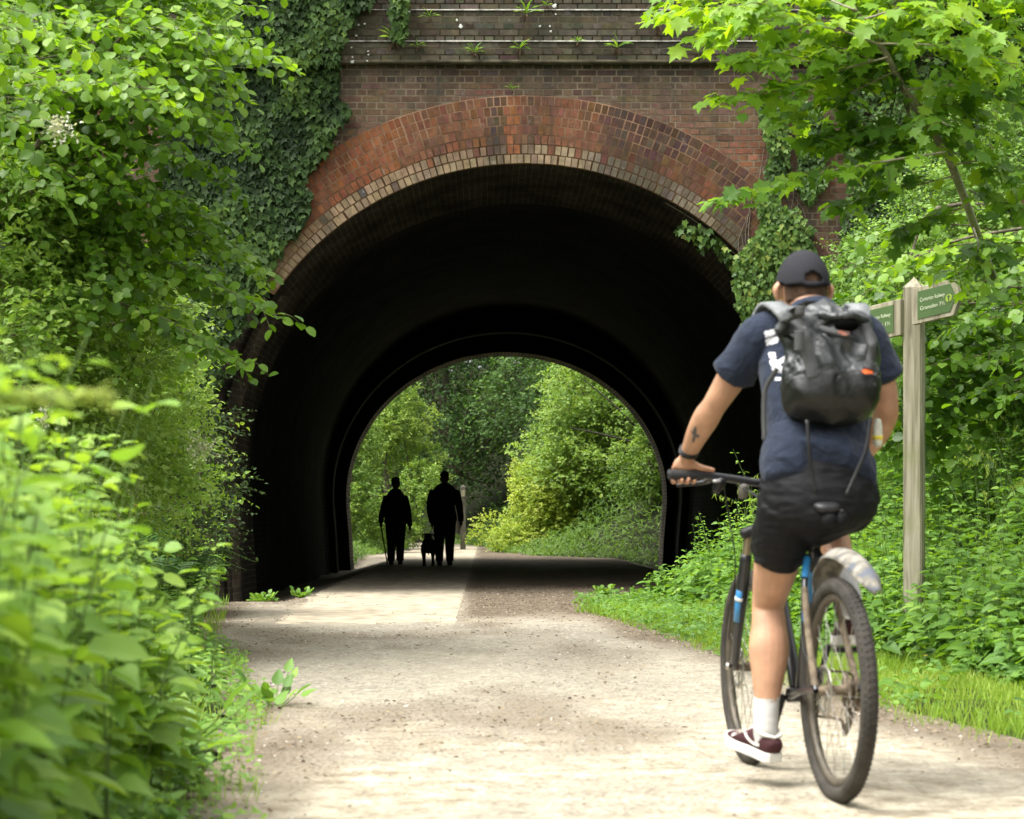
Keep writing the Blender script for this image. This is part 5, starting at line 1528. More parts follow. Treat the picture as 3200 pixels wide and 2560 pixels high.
def limb(acc, pts, side=BR, m=5, n=18):
    loft(acc, dense([(B(*p[:3]), p[3], p[4] if len(p) > 4 else p[3]) for p in pts], m), side, n)
body = Acc()
TORSO = [(.215, .0, .90, .125, .10), (.235, .01, .98, .172, .120), (.28, .02, 1.08, .160, .105), (.34, .035, 1.22, .160, .105), (.40, .05, 1.36, .180, .115), (.455, .058, 1.49, .165, .095), (.48, .06, 1.555, .085, .065)]
limb(body, TORSO)
limb(body, [(.47, .06, 1.52, .075, .065), (.51, .055, 1.59, .060, .062), (.55, .052, 1.66, .060, .066)])
HC = B(.555, .052, 1.652)
ellipsoid(body, HC, (.077, .096, .112), BFR)
ellipsoid(body, HC + BH * .035 - BZ * .055, (.058, .062, .058), BFR)                     # jaw
loft(body, dense([(HC + BH * .088 + BZ * .005, .009, .008), (HC + BH * .108 - BZ * .018, .013, .012), (HC + BH * .095 - BZ * .035, .012, .010)], 3))     # nose
for s in (-1, 1):
    e = HC + BR * s * .080 - BH * .005 - BZ * .012
    loft(body, dense([(e + BZ * .032, .009, .014), (e + BR * s * .016 + BZ * .012, .010, .021), (e + BR * s * .010 - BZ * .020, .008, .012), (e - BZ * .036, .006, .006)], 3))   # ear
    ellipsoid(body, HC + BR * s * .032 + BH * .078 + BZ * .014, (.018, .012, .009), BFR)       # brow
# arms
LA = [(.455, -.118, 1.485, .058), (.50, -.170, 1.41, .052), (.56, -.204, 1.335, .048, .051), (.62, -.238, 1.262, .041, .043), (.67, -.252, 1.225, .045, .047), (.74, -.265, 1.175, .040, .040), (.83, -.280, 1.10, .028, .025), (.852, -.283, 1.075, .029, .023)]
RA = [(.455, .225, 1.485, .060), (.455, .272, 1.40, .052), (.465, .298, 1.33, .047), (.48, .318, 1.25, .040), (.53, .325, 1.215, .043), (.62, .328, 1.165, .040), (.76, .332, 1.10, .028, .025), (.79, .332, 1.075, .029, .023)]
limb(body, LA); limb(body, RA)
# legs
LL = [(.235, -.085, .93, .092), (.29, -.095, .82, .084), (.37, -.098, .70, .070), (.445, -.098, .60, .054, .056), (.43, -.100, .54, .057, .054), (.405, -.106, .455, .067, .063), (.385, -.115, .36, .053, .050), (.372, -.125, .26, .037, .037), (.365, -.128, .19, .036, .040)]
RL = [(.235, .095, .945, .092), (.32, .105, .935, .090), (.44, .12, .925, .076), (.59, .14, .905, .058), (.585, .14, .86, .056), (.53, .146, .80, .062, .060), (.46, .147, .735, .050, .048), (.375, .146, .655, .038), (.325, .144, .60, .036, .040)]
limb(body, LL); limb(body, RL)
# feet
FL = (np.array([.33, -.118, .093]), np.array([.550, -.185, .130])); FR = (np.array([.245, .138, .475]), np.array([.515, .180, .455]))
for h_, t_ in (FL, FR):
    loft(body, dense([(B(*(h_ + (0, 0, .055))), .028, .030), (B(*(h_ * .6 + t_ * .4 + (0, 0, .055))), .034, .030), (B(*(h_ * .1 + t_ * .9 + (0, 0, .035))), .034, .016)], 4))
# hands: palm over the grip, four fingers round it, thumb along the bar
def hand(s, wrist, grip_r, gf=.845, gz=1.034):
    w = B(*wrist); ga = B(gf, grip_r, gz)                 # centre of the grip under the palm
    kn = ga + BZ * .026 + BH * .004
    loft(body, dense([(w, .029, .020), ((w * .5 + kn * .5) + BZ * .004, .038, .018), (kn, .043, .015), (kn + BH * .014 - BZ * .004, .042, .010)], 5))
    for i, (off, rad, ext) in enumerate(((-.036, .0085, 3.3), (-.0125, .0095, 3.75), (.011, .0097, 3.9), (.034, .0090, 3.6))):
        off = off * s * -1          # index finger lies inward
        R = .0275; st = []
        for k in range(9):
            a = math.radians(70) - k / 8 * ext
            st.append((ga + BR * off * s * s + BR * (.003 * math.sin(k * .8)) + BH * R * math.cos(a) * (1.02 if k else .7) + BZ * R * math.sin(a), rad * (1.04 if k in (3, 6) else 1) * (1 - .03 * k), rad * (1 - .03 * k)))
        loft(body, st, BR, 10)
    th = [(w * .45 + kn * .55 - BR * s * .030, .014, .013), (kn - BR * s * .055 - BH * .008 - BZ * .002, .0125, .0115), (kn - BR * s * .082 - BH * .006 - BZ * .007, .0105, .0100), (kn - BR * s * .106 - BH * .004 - BZ * .012, .0088, .0080)]
    loft(body, dense(th, 4), BZ, 12)
hand(-1, (.845, -.283, 1.082), -.288); hand(1, (.79, .332, 1.082), .325, .835)
skin = fuse(body, 'body', .0042, 5, M_skin, rider)

# clothing
def cloth_noise(amp, sc, seed, an=(1, 1, 1)):
    def f(co, no):
        q = co * sc * np.asarray(an)
        a = vnoise(q[:, 0] + 3, q[:, 1] + 7, q[:, 2] + 1, seed=seed, oct=3)
        rdg = 1 - np.abs(2 * a - 1)
        return amp * (rdg - .6)
    return f
sh = Acc()
limb(sh, [(.205, .0, 1.02, .180, .138), (.225, .008, 1.04, .180, .134), (.28, .02, 1.10, .166, .118), (.335, .035, 1.22, .167, .118), (.40, .05, 1.36, .185, .124), (.455, .058, 1.49, .166, .108), (.475, .06, 1.55, .108, .085), (.492, .058, 1.585, .074, .072)])
limb(sh, [(.43, -.03, 1.50, .083, .080), (.455, -.108, 1.488, .072, .074), (.49, -.155, 1.43, .068, .068), (.525, -.182, 1.385, .071, .068), (.54, -.190, 1.368, .074, .070)])
limb(sh, [(.43, .15, 1.50, .085, .080), (.455, .222, 1.488, .074, .076), (.455, .262, 1.42, .070, .072), (.46, .283, 1.37, .073, .074), (.462, .290, 1.352, .075, .076)])
# loose hem dropping at the left
limb(sh, [(.19, -.10, 1.00, .075, .075), (.22, -.09, 1.06, .085, .10), (.27, -.07, 1.14, .08, .10)])
def creases(co, no):
    # drawn folds: from the shoulders down and inward, and round the waist
    x = (co - BO) @ BR; z = co[:, 2]; f = (co - BO) @ BH
    out = np.zeros(len(co))
    for sl, amp, sc, sd_, msk in ((-.9, .010, 17, 3, np.clip((.02 - x) / .10, 0, 1) * np.clip((z - 1.15) / .1, 0, 1)), (.9, .010, 17, 5, np.clip((x - .10) / .10, 0, 1) * np.clip((z - 1.15) / .1, 0, 1)),
                                   (.35, .009, 15, 7, np.clip((1.30 - z) / .12, 0, 1)), (-2.4, .007, 13, 9, np.clip((1.22 - z) / .1, 0, 1))):
        u = (x * 1.0 + z * sl * -.7) / math.hypot(1, sl * .7); v = (z - x * sl * .3)
        n_ = vnoise(u * sc + f * 4, v * 2.6, f * 3, seed=sd_, oct=2)
        rd = (1 - np.abs(2 * n_ - 1)) ** 2.2
        out += amp * (rd - .35) * msk
    return out
fold = creases; fine = cloth_noise(.005, 9, 9, (1.3, 1, .7))
shirt = fuse(sh, 't_shirt', .006, 4, M_navy, rider, disp=lambda c, n: fold(c, n) + fine(c, n))
so = Acc()
limb(so, [(.20, .0, .845, .120, .115), (.205, .0, .88, .165, .135), (.218, .005, .93, .190, .145), (.24, .012, 1.0, .186, .138), (.27, .02, 1.06, .172, .120)])
limb(so, [(.22, -.085, .93, .106), (.28, -.095, .84, .096, .100), (.325, -.099, .775, .086, .090), (.338, -.100, .757, .083, .088)])
limb(so, [(.22, .095, .945, .110), (.32, .108, .94, .102), (.42, .12, .93, .090), (.50, .13, .92, .084)])
fs = cloth_noise(.016, 8, 25, (.7, 1, 2.6))
fuse(so, 'shorts', .006, 4, M_blackcloth, rider, disp=fs)

# hair under the cap
def shell(name, scale, keep, m, parent, ax=(.077, .096, .112), nu=72, nv=44, c=None, th=.004):
    c = HC if c is None else c
    V = []; idx = {}; Fq = []
    for j in range(nv + 1):
        p = math.pi * j / nv
        for i in range(nu):
            t = 2 * math.pi * i / nu; V.append((math.sin(p) * math.cos(t), math.sin(p) * math.sin(t), math.cos(p)))
    V = np.array(V)
    for j in range(nv):
        for i in range(nu):
            q = (j * nu + i, (j + 1) * nu + i, (j + 1) * nu + (i + 1) % nu, j * nu + (i + 1) % nu)
            if keep(V[list(q)].mean(0)): Fq.append(q)
    P_ = (V * np.asarray(ax) * scale) @ BFR.T + c
    me = mesh_np(name, P_, np.array(Fq))
    bm = bmesh.new(); bm.from_mesh(me); bmesh.ops.remove_doubles(bm, verts=bm.verts, dist=1e-5)
    loose = [v for v in bm.verts if not v.link_faces]; bmesh.ops.delete(bm, geom=loose, context='VERTS')
    bmesh.ops.recalc_face_normals(bm, faces=bm.faces)
    bmesh.ops.solidify(bm, geom=bm.faces[:], thickness=th)
    bm.to_mesh(me); bm.free()
    return link(name, me, m, parent, smooth=True)
# unit sphere coords: x side, y forward, z up
shell('hair', 1.035, lambda v: (v[1] < .35 and v[2] > -.42 - .25 * (v[1] + 1) * 0 and not (abs(v[0]) > .80 and v[2] < .05 and v[1] > -.35)) and (v[2] > -.40 or False), M_hair, rider)
cap_c = HC + BZ * .006
cap = shell('cap', 1.085, lambda v: v[2] > .10 - .14 * max(0, -v[1]) and not (v[1] < 0 and (((v[0] - .06) / .34) ** 2 + ((v[2] - .14) / .19) ** 2 < 1) and v[2] > .06), M_cap, rider, ax=(.079, .099, .112), c=cap_c, th=-.004)
# strap, button and peak
A = Acc(); tubes(A, curve3([cap_c + BR * x - BH * math.sqrt(max(0, 1 - (x / .088) ** 2)) * .104 + BZ * .001 for x in (-.030, -.015, 0, .015, .035)], 9), .007, 6); A.obj('cap_strap', M_blk, cap)
A = Acc(); ellipsoid(A, cap_c + BZ * .122, (.007, .007, .004)); A.obj('cap_button', M_cap, cap)
bm = bmesh.new(); 
pts = [(.066 * math.cos(a), .055 * math.sin(a)) for a in np.linspace(0, math.pi, 14)]
prism(bm, pts, cap_c + BH * .088 + BZ * .008, BR, BH, BZ, .004); bm_obj('peak', bm, M_cap, cap)

# socks and shoes
def sock(rings, nm='sock'):
    A = Acc(); loft(A, dense([(B(*p[:3]), p[3], p[4]) for p in rings], 4)); return fuse(A, nm, .005, 2, M_sock, rider, disp=cloth_noise(.003, 30, 3, (.4, .4, 2)))
sock([(.385, -.117, .325, .044, .044), (.374, -.125, .26, .0415, .042), (.366, -.128, .20, .040, .044), (.372, -.128, .15, .038, .046)])
sock([(.452, .147, .72, .046, .046), (.375, .146, .655, .0415, .042), (.328, .144, .60, .040, .044), (.325, .143, .54, .038, .046)])
def shoe(h_, t_, side_sgn):
    a = B(*h_); b = B(*t_); u = (b - a) / np.linalg.norm(b - a); L = np.linalg.norm(b - a) + .03
    s = np.cross(u, BZ); s /= np.linalg.norm(s); w = np.cross(s, u)
    a = a - u * .015
    def pt(t, x, z): return a + u * t * L + s * x + w * z
    A = Acc()
    sec = [(0.0, .026, .066), (.06, .034, .078), (.18, .036, .088), (.32, .038, .096), (.45, .042, .082), (.60, .047, .066), (.78, .048, .052), (.92, .040, .044), (1.0, .024, .036)]
    loft(A, dense([(pt(t, 0, .022 + (hh - .022) / 2), x, (hh - .022) / 2 + .004) for t, x, hh in sec], 3), s, 20, .8)
    sh_ = fuse(A, 'shoe', .0045, 2, M_maroon, rider)
    # rubber sole follows the outline
    out = []
    prof_ = [(-.01, .020), (.02, .031), (.12, .036), (.30, .036), (.48, .042), (.66, .049), (.82, .050), (.93, .043), (1.0, .030), (1.025, .012)]
    out = [(t, x) for t, x in prof_] + [(t, -x) for t, x in reversed(prof_)]
    bm = bmesh.new()
    lv = []
    for z, g in ((0, .97), (.004, 1.0), (.028, 1.0), (.031, .985)):
        lv.append([bm.verts.new(Vector(pt(t if g == 1 else .5 + (t - .5) * g, x * g, z + (.010 * max(0, t - .75) / .25)))) for t, x in out])
    n = len(out)
    for k in range(3):
        for i in range(n): bm.faces.new((lv[k][i], lv[k][(i + 1) % n], lv[k + 1][(i + 1) % n], lv[k + 1][i]))
    bm.faces.new(lv[0][::-1]); bm.faces.new(lv[-1])
    bm_obj('sole', bm, M_white, sh_, smooth=False)
    # padded white collar and side stripe
    A = Acc(); c = [pt(t, x, z) for t, x, z in ((.02, 0, .082), (.08, .032, .088), (.22, .037, .096), (.34, .030, .104), (.40, 0, .108), (.34, -.030, .104), (.22, -.037, .096), (.08, -.032, .088), (.02, 0, .082))]
    tubes(A, curve3(c, 34), .006, 6); A.obj('collar', M_white, sh_, smooth=True)
    tree = BVHTree.FromPolygons([v.co[:] for v in sh_.data.vertices], [p.vertices[:] for p in sh_.data.polygons])
    for sg in (-1, 1):
        path = curve3([np.array([t, z, 0]) for t, z in ((.16, .050), (.30, .048), (.42, .060), (.52, .074), (.66, .058), (.74, .044))], 26)
        A = Acc(); V = []
        for k, (t, z, _) in enumerate(path):
            for dz in (-.0055, .0055):
                o_ = Vector(pt(t, sg * .12, z + dz)); hit = tree.ray_cast(o_, Vector(-s * sg))
                V.append(np.array(hit[0]) + s * sg * .0016 if hit[0] else pt(t, sg * .045, z + dz))
        A.faces(V, [(2 * k, 2 * k + 1, 2 * k + 3, 2 * k + 2) for k in range(len(path) - 1)]); A.obj('side_stripe', M_white, sh_)
    A = Acc()
    for k in range(4):
        t = .47 + .075 * k; z = .090 - .012 * k
        tubes(A, curve3([pt(t, -.022, z - .006), pt(t + .01, 0, z + .004), pt(t, .022, z - .006)], 6), .003, 5)
    A.obj('laces', M_white, sh_)
shoe(*FL, -1); shoe(*FR, 1)

# wrist band, tattoo, shirt print: cut from strips that lie on the body
def surf_tree(o): return BVHTree.FromPolygons([v.co[:] for v in o.data.vertices], [p.vertices[:] for p in o.data.polygons])
A = Acc(); wc = B(.812, -.2795, 1.115); ax = nrmz(B(.852, -.283, 1.075) - B(.74, -.275, 1.175)); s1 = nrmz(np.cross(ax, BZ)); s2 = np.cross(ax, s1)
ringp = [wc + s1 * .0315 * math.cos(a) + s2 * .029 * math.sin(a) for a in np.linspace(0, 6.283, 25)]
for dd in (-.006, .006): tubes(A, np.array(ringp) + ax * dd, .0048, 6)
A.obj('wrist_band', M_blk, rider, smooth=True)
def decal(name, o, polys, depth, m, parent, off=.0025, res=.006):
    """shapes (in picture measure at a given distance) laid onto a surface as thin cloth pieces"""
    tr = surf_tree(o); A = Acc()
    for poly in polys:
        a = np.array(poly, float); lo, hi = a.min(0), a.max(0)
        nx = max(2, int((hi[0] - lo[0]) / 2.2)); ny_ = max(2, int((hi[1] - lo[1]) / 2.2))
        gx = np.linspace(lo[0], hi[0], nx + 1); gy = np.linspace(lo[1], hi[1], ny_ + 1)
        pid = {}; V = []; Fq = []
        for j in range(ny_):
            for i in range(nx):
                cx, cy = (gx[i] + gx[i + 1]) / 2, (gy[j] + gy[j + 1]) / 2
                if not in_poly([cx], [cy], poly)[0]: continue
                q = []
                for (ii, jj) in ((i, j), (i + 1, j), (i + 1, j + 1), (i, j + 1)):
                    if (ii, jj) not in pid:
                        t_ = W(gx[ii], gy[jj], depth); o_ = np.array([0, 0, CAM_H]); d_ = nrmz(t_ - o_)
                        hit = tr.ray_cast(Vector(t_ - d_ * .6), Vector(d_), 1.5)
                        if hit[0] is None: q = None; break
                        pid[(ii, jj)] = len(V); V.append(np.array(hit[0]) + np.array(hit[1]) * off)
                    q.append(pid[(ii, jj)])
                if q: Fq.append(tuple(q))
        if Fq: A.faces(V, Fq)
    return A.obj(name, m, parent) if A.n else None
M_print = mat("white_shirt_print", (.72, .72, .74), .7, spec=.2)
def zp(pts):       # picture measure of a close crop to the common measure
    return [((2340 + x * .2319) / 1.48423, (960 + y * .2319) / 1.48423) for x, y in pts]
decal('print', shirt, [zp(p) for p in (
    [(208, 330), (375, 288), (385, 365), (225, 410)],
    [(225, 430), (350, 398), (395, 385), (470, 370), (500, 372), (500, 445), (430, 460), (415, 425), (385, 480), (330, 500), (240, 520)],
    [(265, 620), (355, 612), (378, 690), (345, 700), (285, 690)],
    [(290, 705), (400, 720), (470, 670), (520, 668), (520, 760), (440, 760), (430, 800), (300, 800)],
    [(310, 815), (520, 790), (500, 830), (470, 890), (430, 885), (425, 850), (395, 890), (345, 880)],
    [(360, 955), (460, 950), (462, 985), (365, 990)])], 6.9, M_print, shirt)
decal('tattoo', skin, [[(1462, 898), (1467, 898), (1466, 912), (1474, 918), (1470, 922), (1464, 918), (1463, 930), (1458, 931), (1459, 916), (1455, 908), (1460, 908)]], 7.35, mat("tattoo_ink", (.07, .065, .07), .6), skin, off=.0008)
# small pale packet held at the right hip
A = Acc(); c = W(1848, 912, 6.95)
loft(A, dense([(c + BZ * .045, .010, .009), (c + BZ * .02, .015, .012), (c - BZ * .02, .017, .013), (c - BZ * .042, .013, .011)], 3), BR, 12)
pk = thing('packet', c - BZ * .06, 'small white and yellow packet tucked at the right hip of the cyclist', 'packet')
pko = A.obj('wrapper', mat("pale_wrapper", (.62, .62, .50), .6, noise=.2, nscale=60), pk, smooth=True)
A = Acc(); loft(A, [(c - BZ * .008, .0172, .0133), (c - BZ * .022, .0176, .0136)], BR, 12); A.obj('yellow_band', mat("yellow_band_ink", (.75, .62, .06), .6), pk)

# ------------------------------------------------------------------ backpack
pack = thing('backpack', B(.15, .02, 1.17), 'glossy black rucksack with orange badge on the back of the cyclist', 'backpack')
M_pack = mat("coated_black_nylon", (.024, .027, .027), .42, spec=.5, coat=.08, noise=.3, nscale=6, bump=.5, bscale=11)
M_pack.node_tree.nodes['Bump'].inputs['Distance'].default_value = .03
M_pack.node_tree.nodes['Noise Texture.001'].inputs['Distortion'].default_value = 1.5
M_pack.node_tree.nodes['Noise Texture.001'].inputs['Detail'].default_value = 2
M_pbot = mat("black_base_panel", (.008, .0085, .007), .45, spec=.4, bump=.2, bscale=80)
def pl_pack(z, out=0.0):
    f = .115 + (z - 1.17) * .40; r = .020 + (z - 1.17) * .03
    return f - out, r
A = Acc()
sec = [(1.212, .098, .060), (1.230, .128, .085), (1.258, .138, .098), (1.32, .140, .103), (1.40, .137, .098), (1.45, .130, .088), (1.495, .120, .074), (1.520, .104, .056), (1.535, .075, .035)]
loft(A, dense([(B(*pl_pack(z), z), a, b) for z, a, b in sec], 5), BR, 44, .62)
def crum(co, no):
    q = co * np.array([7., 7., 6.]); q[:, 2] += co[:, 0] * 5
    a = vnoise(q[:, 0], q[:, 1], q[:, 2], seed=44, oct=2); b = vnoise(q[:, 0] * 2.6, q[:, 1] * 2.6, q[:, 2] * 2.1, seed=46, oct=2)
    up = np.clip((co[:, 2] - 1.25) / .1, .25, 1)
    return (.062 * ((1 - np.abs(2 * a - 1)) ** 1.6 - .50) + .026 * ((1 - np.abs(2 * b - 1)) ** 1.5 - .5)) * up
bag = fuse(A, 'bag', .006, 3, M_pack, pack, disp=crum)
A = Acc()
loft(A, dense([(B(*pl_pack(z, .008), z), a + .006, b + .004) for z, a, b in [(1.205, .094, .055), (1.225, .126, .086), (1.256, .140, .100), (1.298, .142, .103)]], 5), BR, 44, .62)
fuse(A, 'base_panel', .006, 3, M_pbot, pack, disp=lambda c, n: crum(c, n) * .6)
# rolled top with two soft loops
A = Acc()
cc = [B(.225, -.105, 1.512), B(.205, -.070, 1.540), B(.195, -.01, 1.500), B(.195, .065, 1.508), B(.215, .120, 1.538), B(.24, .145, 1.508)]
loft(A, [(p, .024 + .006 * math.sin(i), .024) for i, p in enumerate(curve3(cc, 22))], BZ, 14, .8)
fuse(A, 'rolled_top', .005, 2, M_lstrap, pack, disp=lambda c, n: cloth_noise(.016, 18, 50)(c, n))
# lid flap above the painted hollow
A = Acc()
for zz, ff, rr_, w_, hh_ in ((1.508, .105, .060, .075, .026),):
    c = curve3([B(ff + .03, rr_ - w_, zz + (.018 if zz > 1.5 else .022)), B(ff, rr_ - w_ * .4, zz + hh_ * .3), B(ff - .008, rr_ + w_ * .2, zz + hh_ * .5), B(ff + .03, rr_ + w_, zz)], 18)
    loft(A, [(p, .012, .015) for p in c], BZ, 10)
fuse(A, 'lid', .005, 2, M_pack, pack, disp=lambda c, n: cloth_noise(.014, 22, 54)(c, n))
A = Acc(); ellipsoid(A, B(.095, .060, 1.490), (.040, .026, .022), BFR); A.obj('opening', mat("hollow_shade_black", (.003, .003, .003), .9, spec=0), pack, smooth=True)  # solid black lump painted as the shade inside the hollow

bagtree = surf_tree(bag)
def ribbon(name, pts, w, m, parent, th=.003, side=None, n=24, stick=False):
    c = curve3(pts, n); T = nrmz(np.gradient(c, axis=0)); V = []; Fq = []
    for k in range(n):
        nn = np.array([0., -1, .1]) if side is None else np.asarray(side, float)
        if stick:
            d = nrmz(np.array([c[k][0], c[k][1], c[k][2] - CAM_H])); hit = bagtree.ray_cast(Vector(c[k] - BH * .4), Vector(BH), 1.0)
            if hit[0] is not None: c[k] = np.array(hit[0]) - BH * .010; nn = nrmz(np.array(hit[1]) * .6 - BH * .4)
        s = nrmz(np.cross(T[k], nn)); u = np.cross(s, T[k])
        for a, b in ((-1, -1), (1, -1), (1, 1), (-1, 1)): V.append(c[k] + s * a * w / 2 + u * b * th / 2)
    for k in range(n - 1):
        for i in range(4): Fq.append((4 * k + i, 4 * k + (i + 1) % 4, 4 * k + 4 + (i + 1) % 4, 4 * k + 4 + i))
    Fq += [(3, 2, 1, 0), (4 * n - 4, 4 * n - 3, 4 * n - 2, 4 * n - 1)]
    A = Acc(); A.faces(V, Fq); return A.obj(name, m, parent)
def bp(r, z): return B(0, r, z)
ribbon('compression_strap', [bp(-.085, 1.555), bp(-.080, 1.46), bp(-.065, 1.38), bp(-.058, 1.32)], .042, M_strap, pack, stick=True)
ribbon('compression_strap', [bp(-.118, 1.54), bp(-.120, 1.46), bp(-.122, 1.40)], .030, M_strap, pack, stick=True)
ribbon('compression_strap', [bp(.128, 1.50), bp(.135, 1.42), bp(.118, 1.35)], .030, M_strap, pack, stick=True)
ribbon('loop_strap', [bp(.02, 1.52), bp(-.02, 1.49), bp(.03, 1.465), bp(.09, 1.455)], .018, M_strap, pack, stick=True)
for k in range(5):
    z = 1.30 + k * .032; ribbon('gear_loop', [bp(.135, z), bp(.150, z + .002)], .012, M_strap, pack, stick=True, n=6)
# shoulder straps over the shirt, loose ends hanging
ribbon('shoulder_strap', [B(.25, -.085, 1.53), B(.36, -.090, 1.572), B(.46, -.095, 1.588), B(.56, -.10, 1.535), B(.60, -.11, 1.42)], .062, M_lstrap, pack, th=.014, side=(0, -.5, 1))
ribbon('shoulder_strap', [B(.25, .155, 1.53), B(.36, .185, 1.572), B(.46, .195, 1.588), B(.56, .20, 1.54), B(.60, .21, 1.42)], .062, M_lstrap, pack, th=.014, side=(0, -.5, 1))
ribbon('webbing', [B(.20, -.135, 1.36), B(.235, -.163, 1.30), B(.24, -.168, 1.22), B(.235, -.167, 1.13)], .016, M_strap, pack)
ribbon('webbing', [B(.07, -.075, 1.19), B(.062, -.072, 1.10), B(.068, -.062, 1.03), B(.066, -.050, .965)], .012, M_blk, pack)
ribbon('webbing', [B(.07, .130, 1.20), B(.06, .112, 1.10), B(.066, .080, 1.02), B(.066, .050, .955)], .012, M_blk, pack)
decal('badge', bag, [zp(p) for p in ([(1500, 920), (1560, 930), (1640, 925), (1700, 925), (1710, 1000), (1680, 1010), (1530, 1008), (1512, 960)],)], 6.6, mat("pale_badge", (.50, .50, .50), .5), pack, off=.004)
decal('badge_dome', bag, [zp([(1505, 905), (1520, 860), (1565, 838), (1620, 838), (1655, 862), (1662, 900)])], 6.6, mat("orange_badge", (.75, .13, .02), .5), pack, off=.006)
decal('badge_bar', bag, [zp([(1555, 905), (1630, 905), (1640, 930), (1545, 932)])], 6.6, M_blk, pack, off=.007)
decal('pull_tag', bag, [zp([(1190, 345), (1250, 332), (1330, 360), (1325, 385), (1270, 382), (1205, 366)])], 6.65, mat("orange_pull", (.30, .11, .07), .7), pack, off=.012)
# ------------------------------------------------------------------ bicycle
bike = thing('bicycle', B(.5, 0, 0), 'black and blue hardtail mountain bike with a mud splashed rear mudguard, under the cyclist', 'bicycle')
def tube_obj(name, segs, m, parent, sides=12, smooth=True):
    A = Acc()
    for pts, rad in segs:
        c = curve3([B(*p) for p in pts], max(2, 6 * (len(pts) - 1)) if len(pts) > 2 else 2)
        tubes(A, c, rad if np.isscalar(rad) else np.interp(np.linspace(0, 1, len(c)), np.linspace(0, 1, len(rad)), rad), sides)
        # end caps
        k = sides
    return A.obj(name, m, parent, smooth=smooth)
BB = (.42, 0, .30)
tube_obj('frame', [([BB, (.232, 0, .82)], .0165), ([(.45, 0, .32), (.775, 0, .80)], .024), ([(.245, 0, .775), (.50, 0, .865), (.79, 0, .905)], .0175),
                   ([(.815, 0, .79), (.775, 0, .93)], .024),
                   ([(.40, -.035, .30), (.22, -.050, .33), (0.0, -.068, .35)], [.014, .011, .010]), ([(.40, .035, .30), (.22, .050, .33), (0.0, .068, .35)], [.014, .011, .010]),
                   ([(.255, -.018, .765), (.20, -.045, .66), (.10, -.060, .50), (0, -.068, .35)], [.010, .0095, .009, .009]),
                   ([(.255, .018, .765), (.20, .045, .66), (.10, .060, .50), (0, .068, .35)], [.010, .0095, .009, .009]),
                   ([(.42, -.04, .30), (.42, .04, .30)], .024)], M_frame, bike)
tube_obj('mud_sleeve', [([(.20, -.045, .66), (.155, -.053, .585), (.10, -.060, .50), (.01, -.068, .362)], [.0105, .0112, .0108, .0115]), ([(.20, .045, .66), (.10, .060, .50), (.01, .068, .362)], [.0104, .0108, .0115])], M_mud, bike)
tube_obj('frame_decal', [([(.252, -.022, .755), (.212, -.042, .69)], .0125), ([(.33, -.002, .55), (.27, -.002, .715)], .0172)], M_blue, bike)
tube_obj('seat_post', [([(.245, 0, .785), (.195, 0, .915)], .0135), ([(.238, 0, .80), (.243, 0, .785)], .020)], M_blk, bike)
# saddle
A = Acc()
loft(A, dense([(B(.052, -.010, .908), .024, .010), (B(.068, -.010, .914), .040, .018), (B(.12, -.006, .928), .058, .026), (B(.17, 0, .94), .058, .024), (B(.24, 0, .952), .030, .022), (B(.34, 0, .950), .020, .018), (B(.365, 0, .945), .012, .010)], 5), BR, 24, .85)
sd_ = fuse(A, 'saddle', .005, 2, M_blk, bike)
A = Acc()
for s in (-1, 1): tubes(A, curve3([B(.05, s * .035, .905), B(.15, s * .022, .917), B(.24, s * .022, .917), B(.32, s * .012, .932)], 12), .0038, 6)
A.obj('rails', M_steel, sd_)
A = Acc(); ellipsoid(A, B(.070, -.005, .880), (.026, .022, .026), BFR); ellipsoid(A, B(.07, .035, .88), (.022, .02, .026), BFR); A.obj('saddle_bag', M_blackcloth, bike, smooth=True)
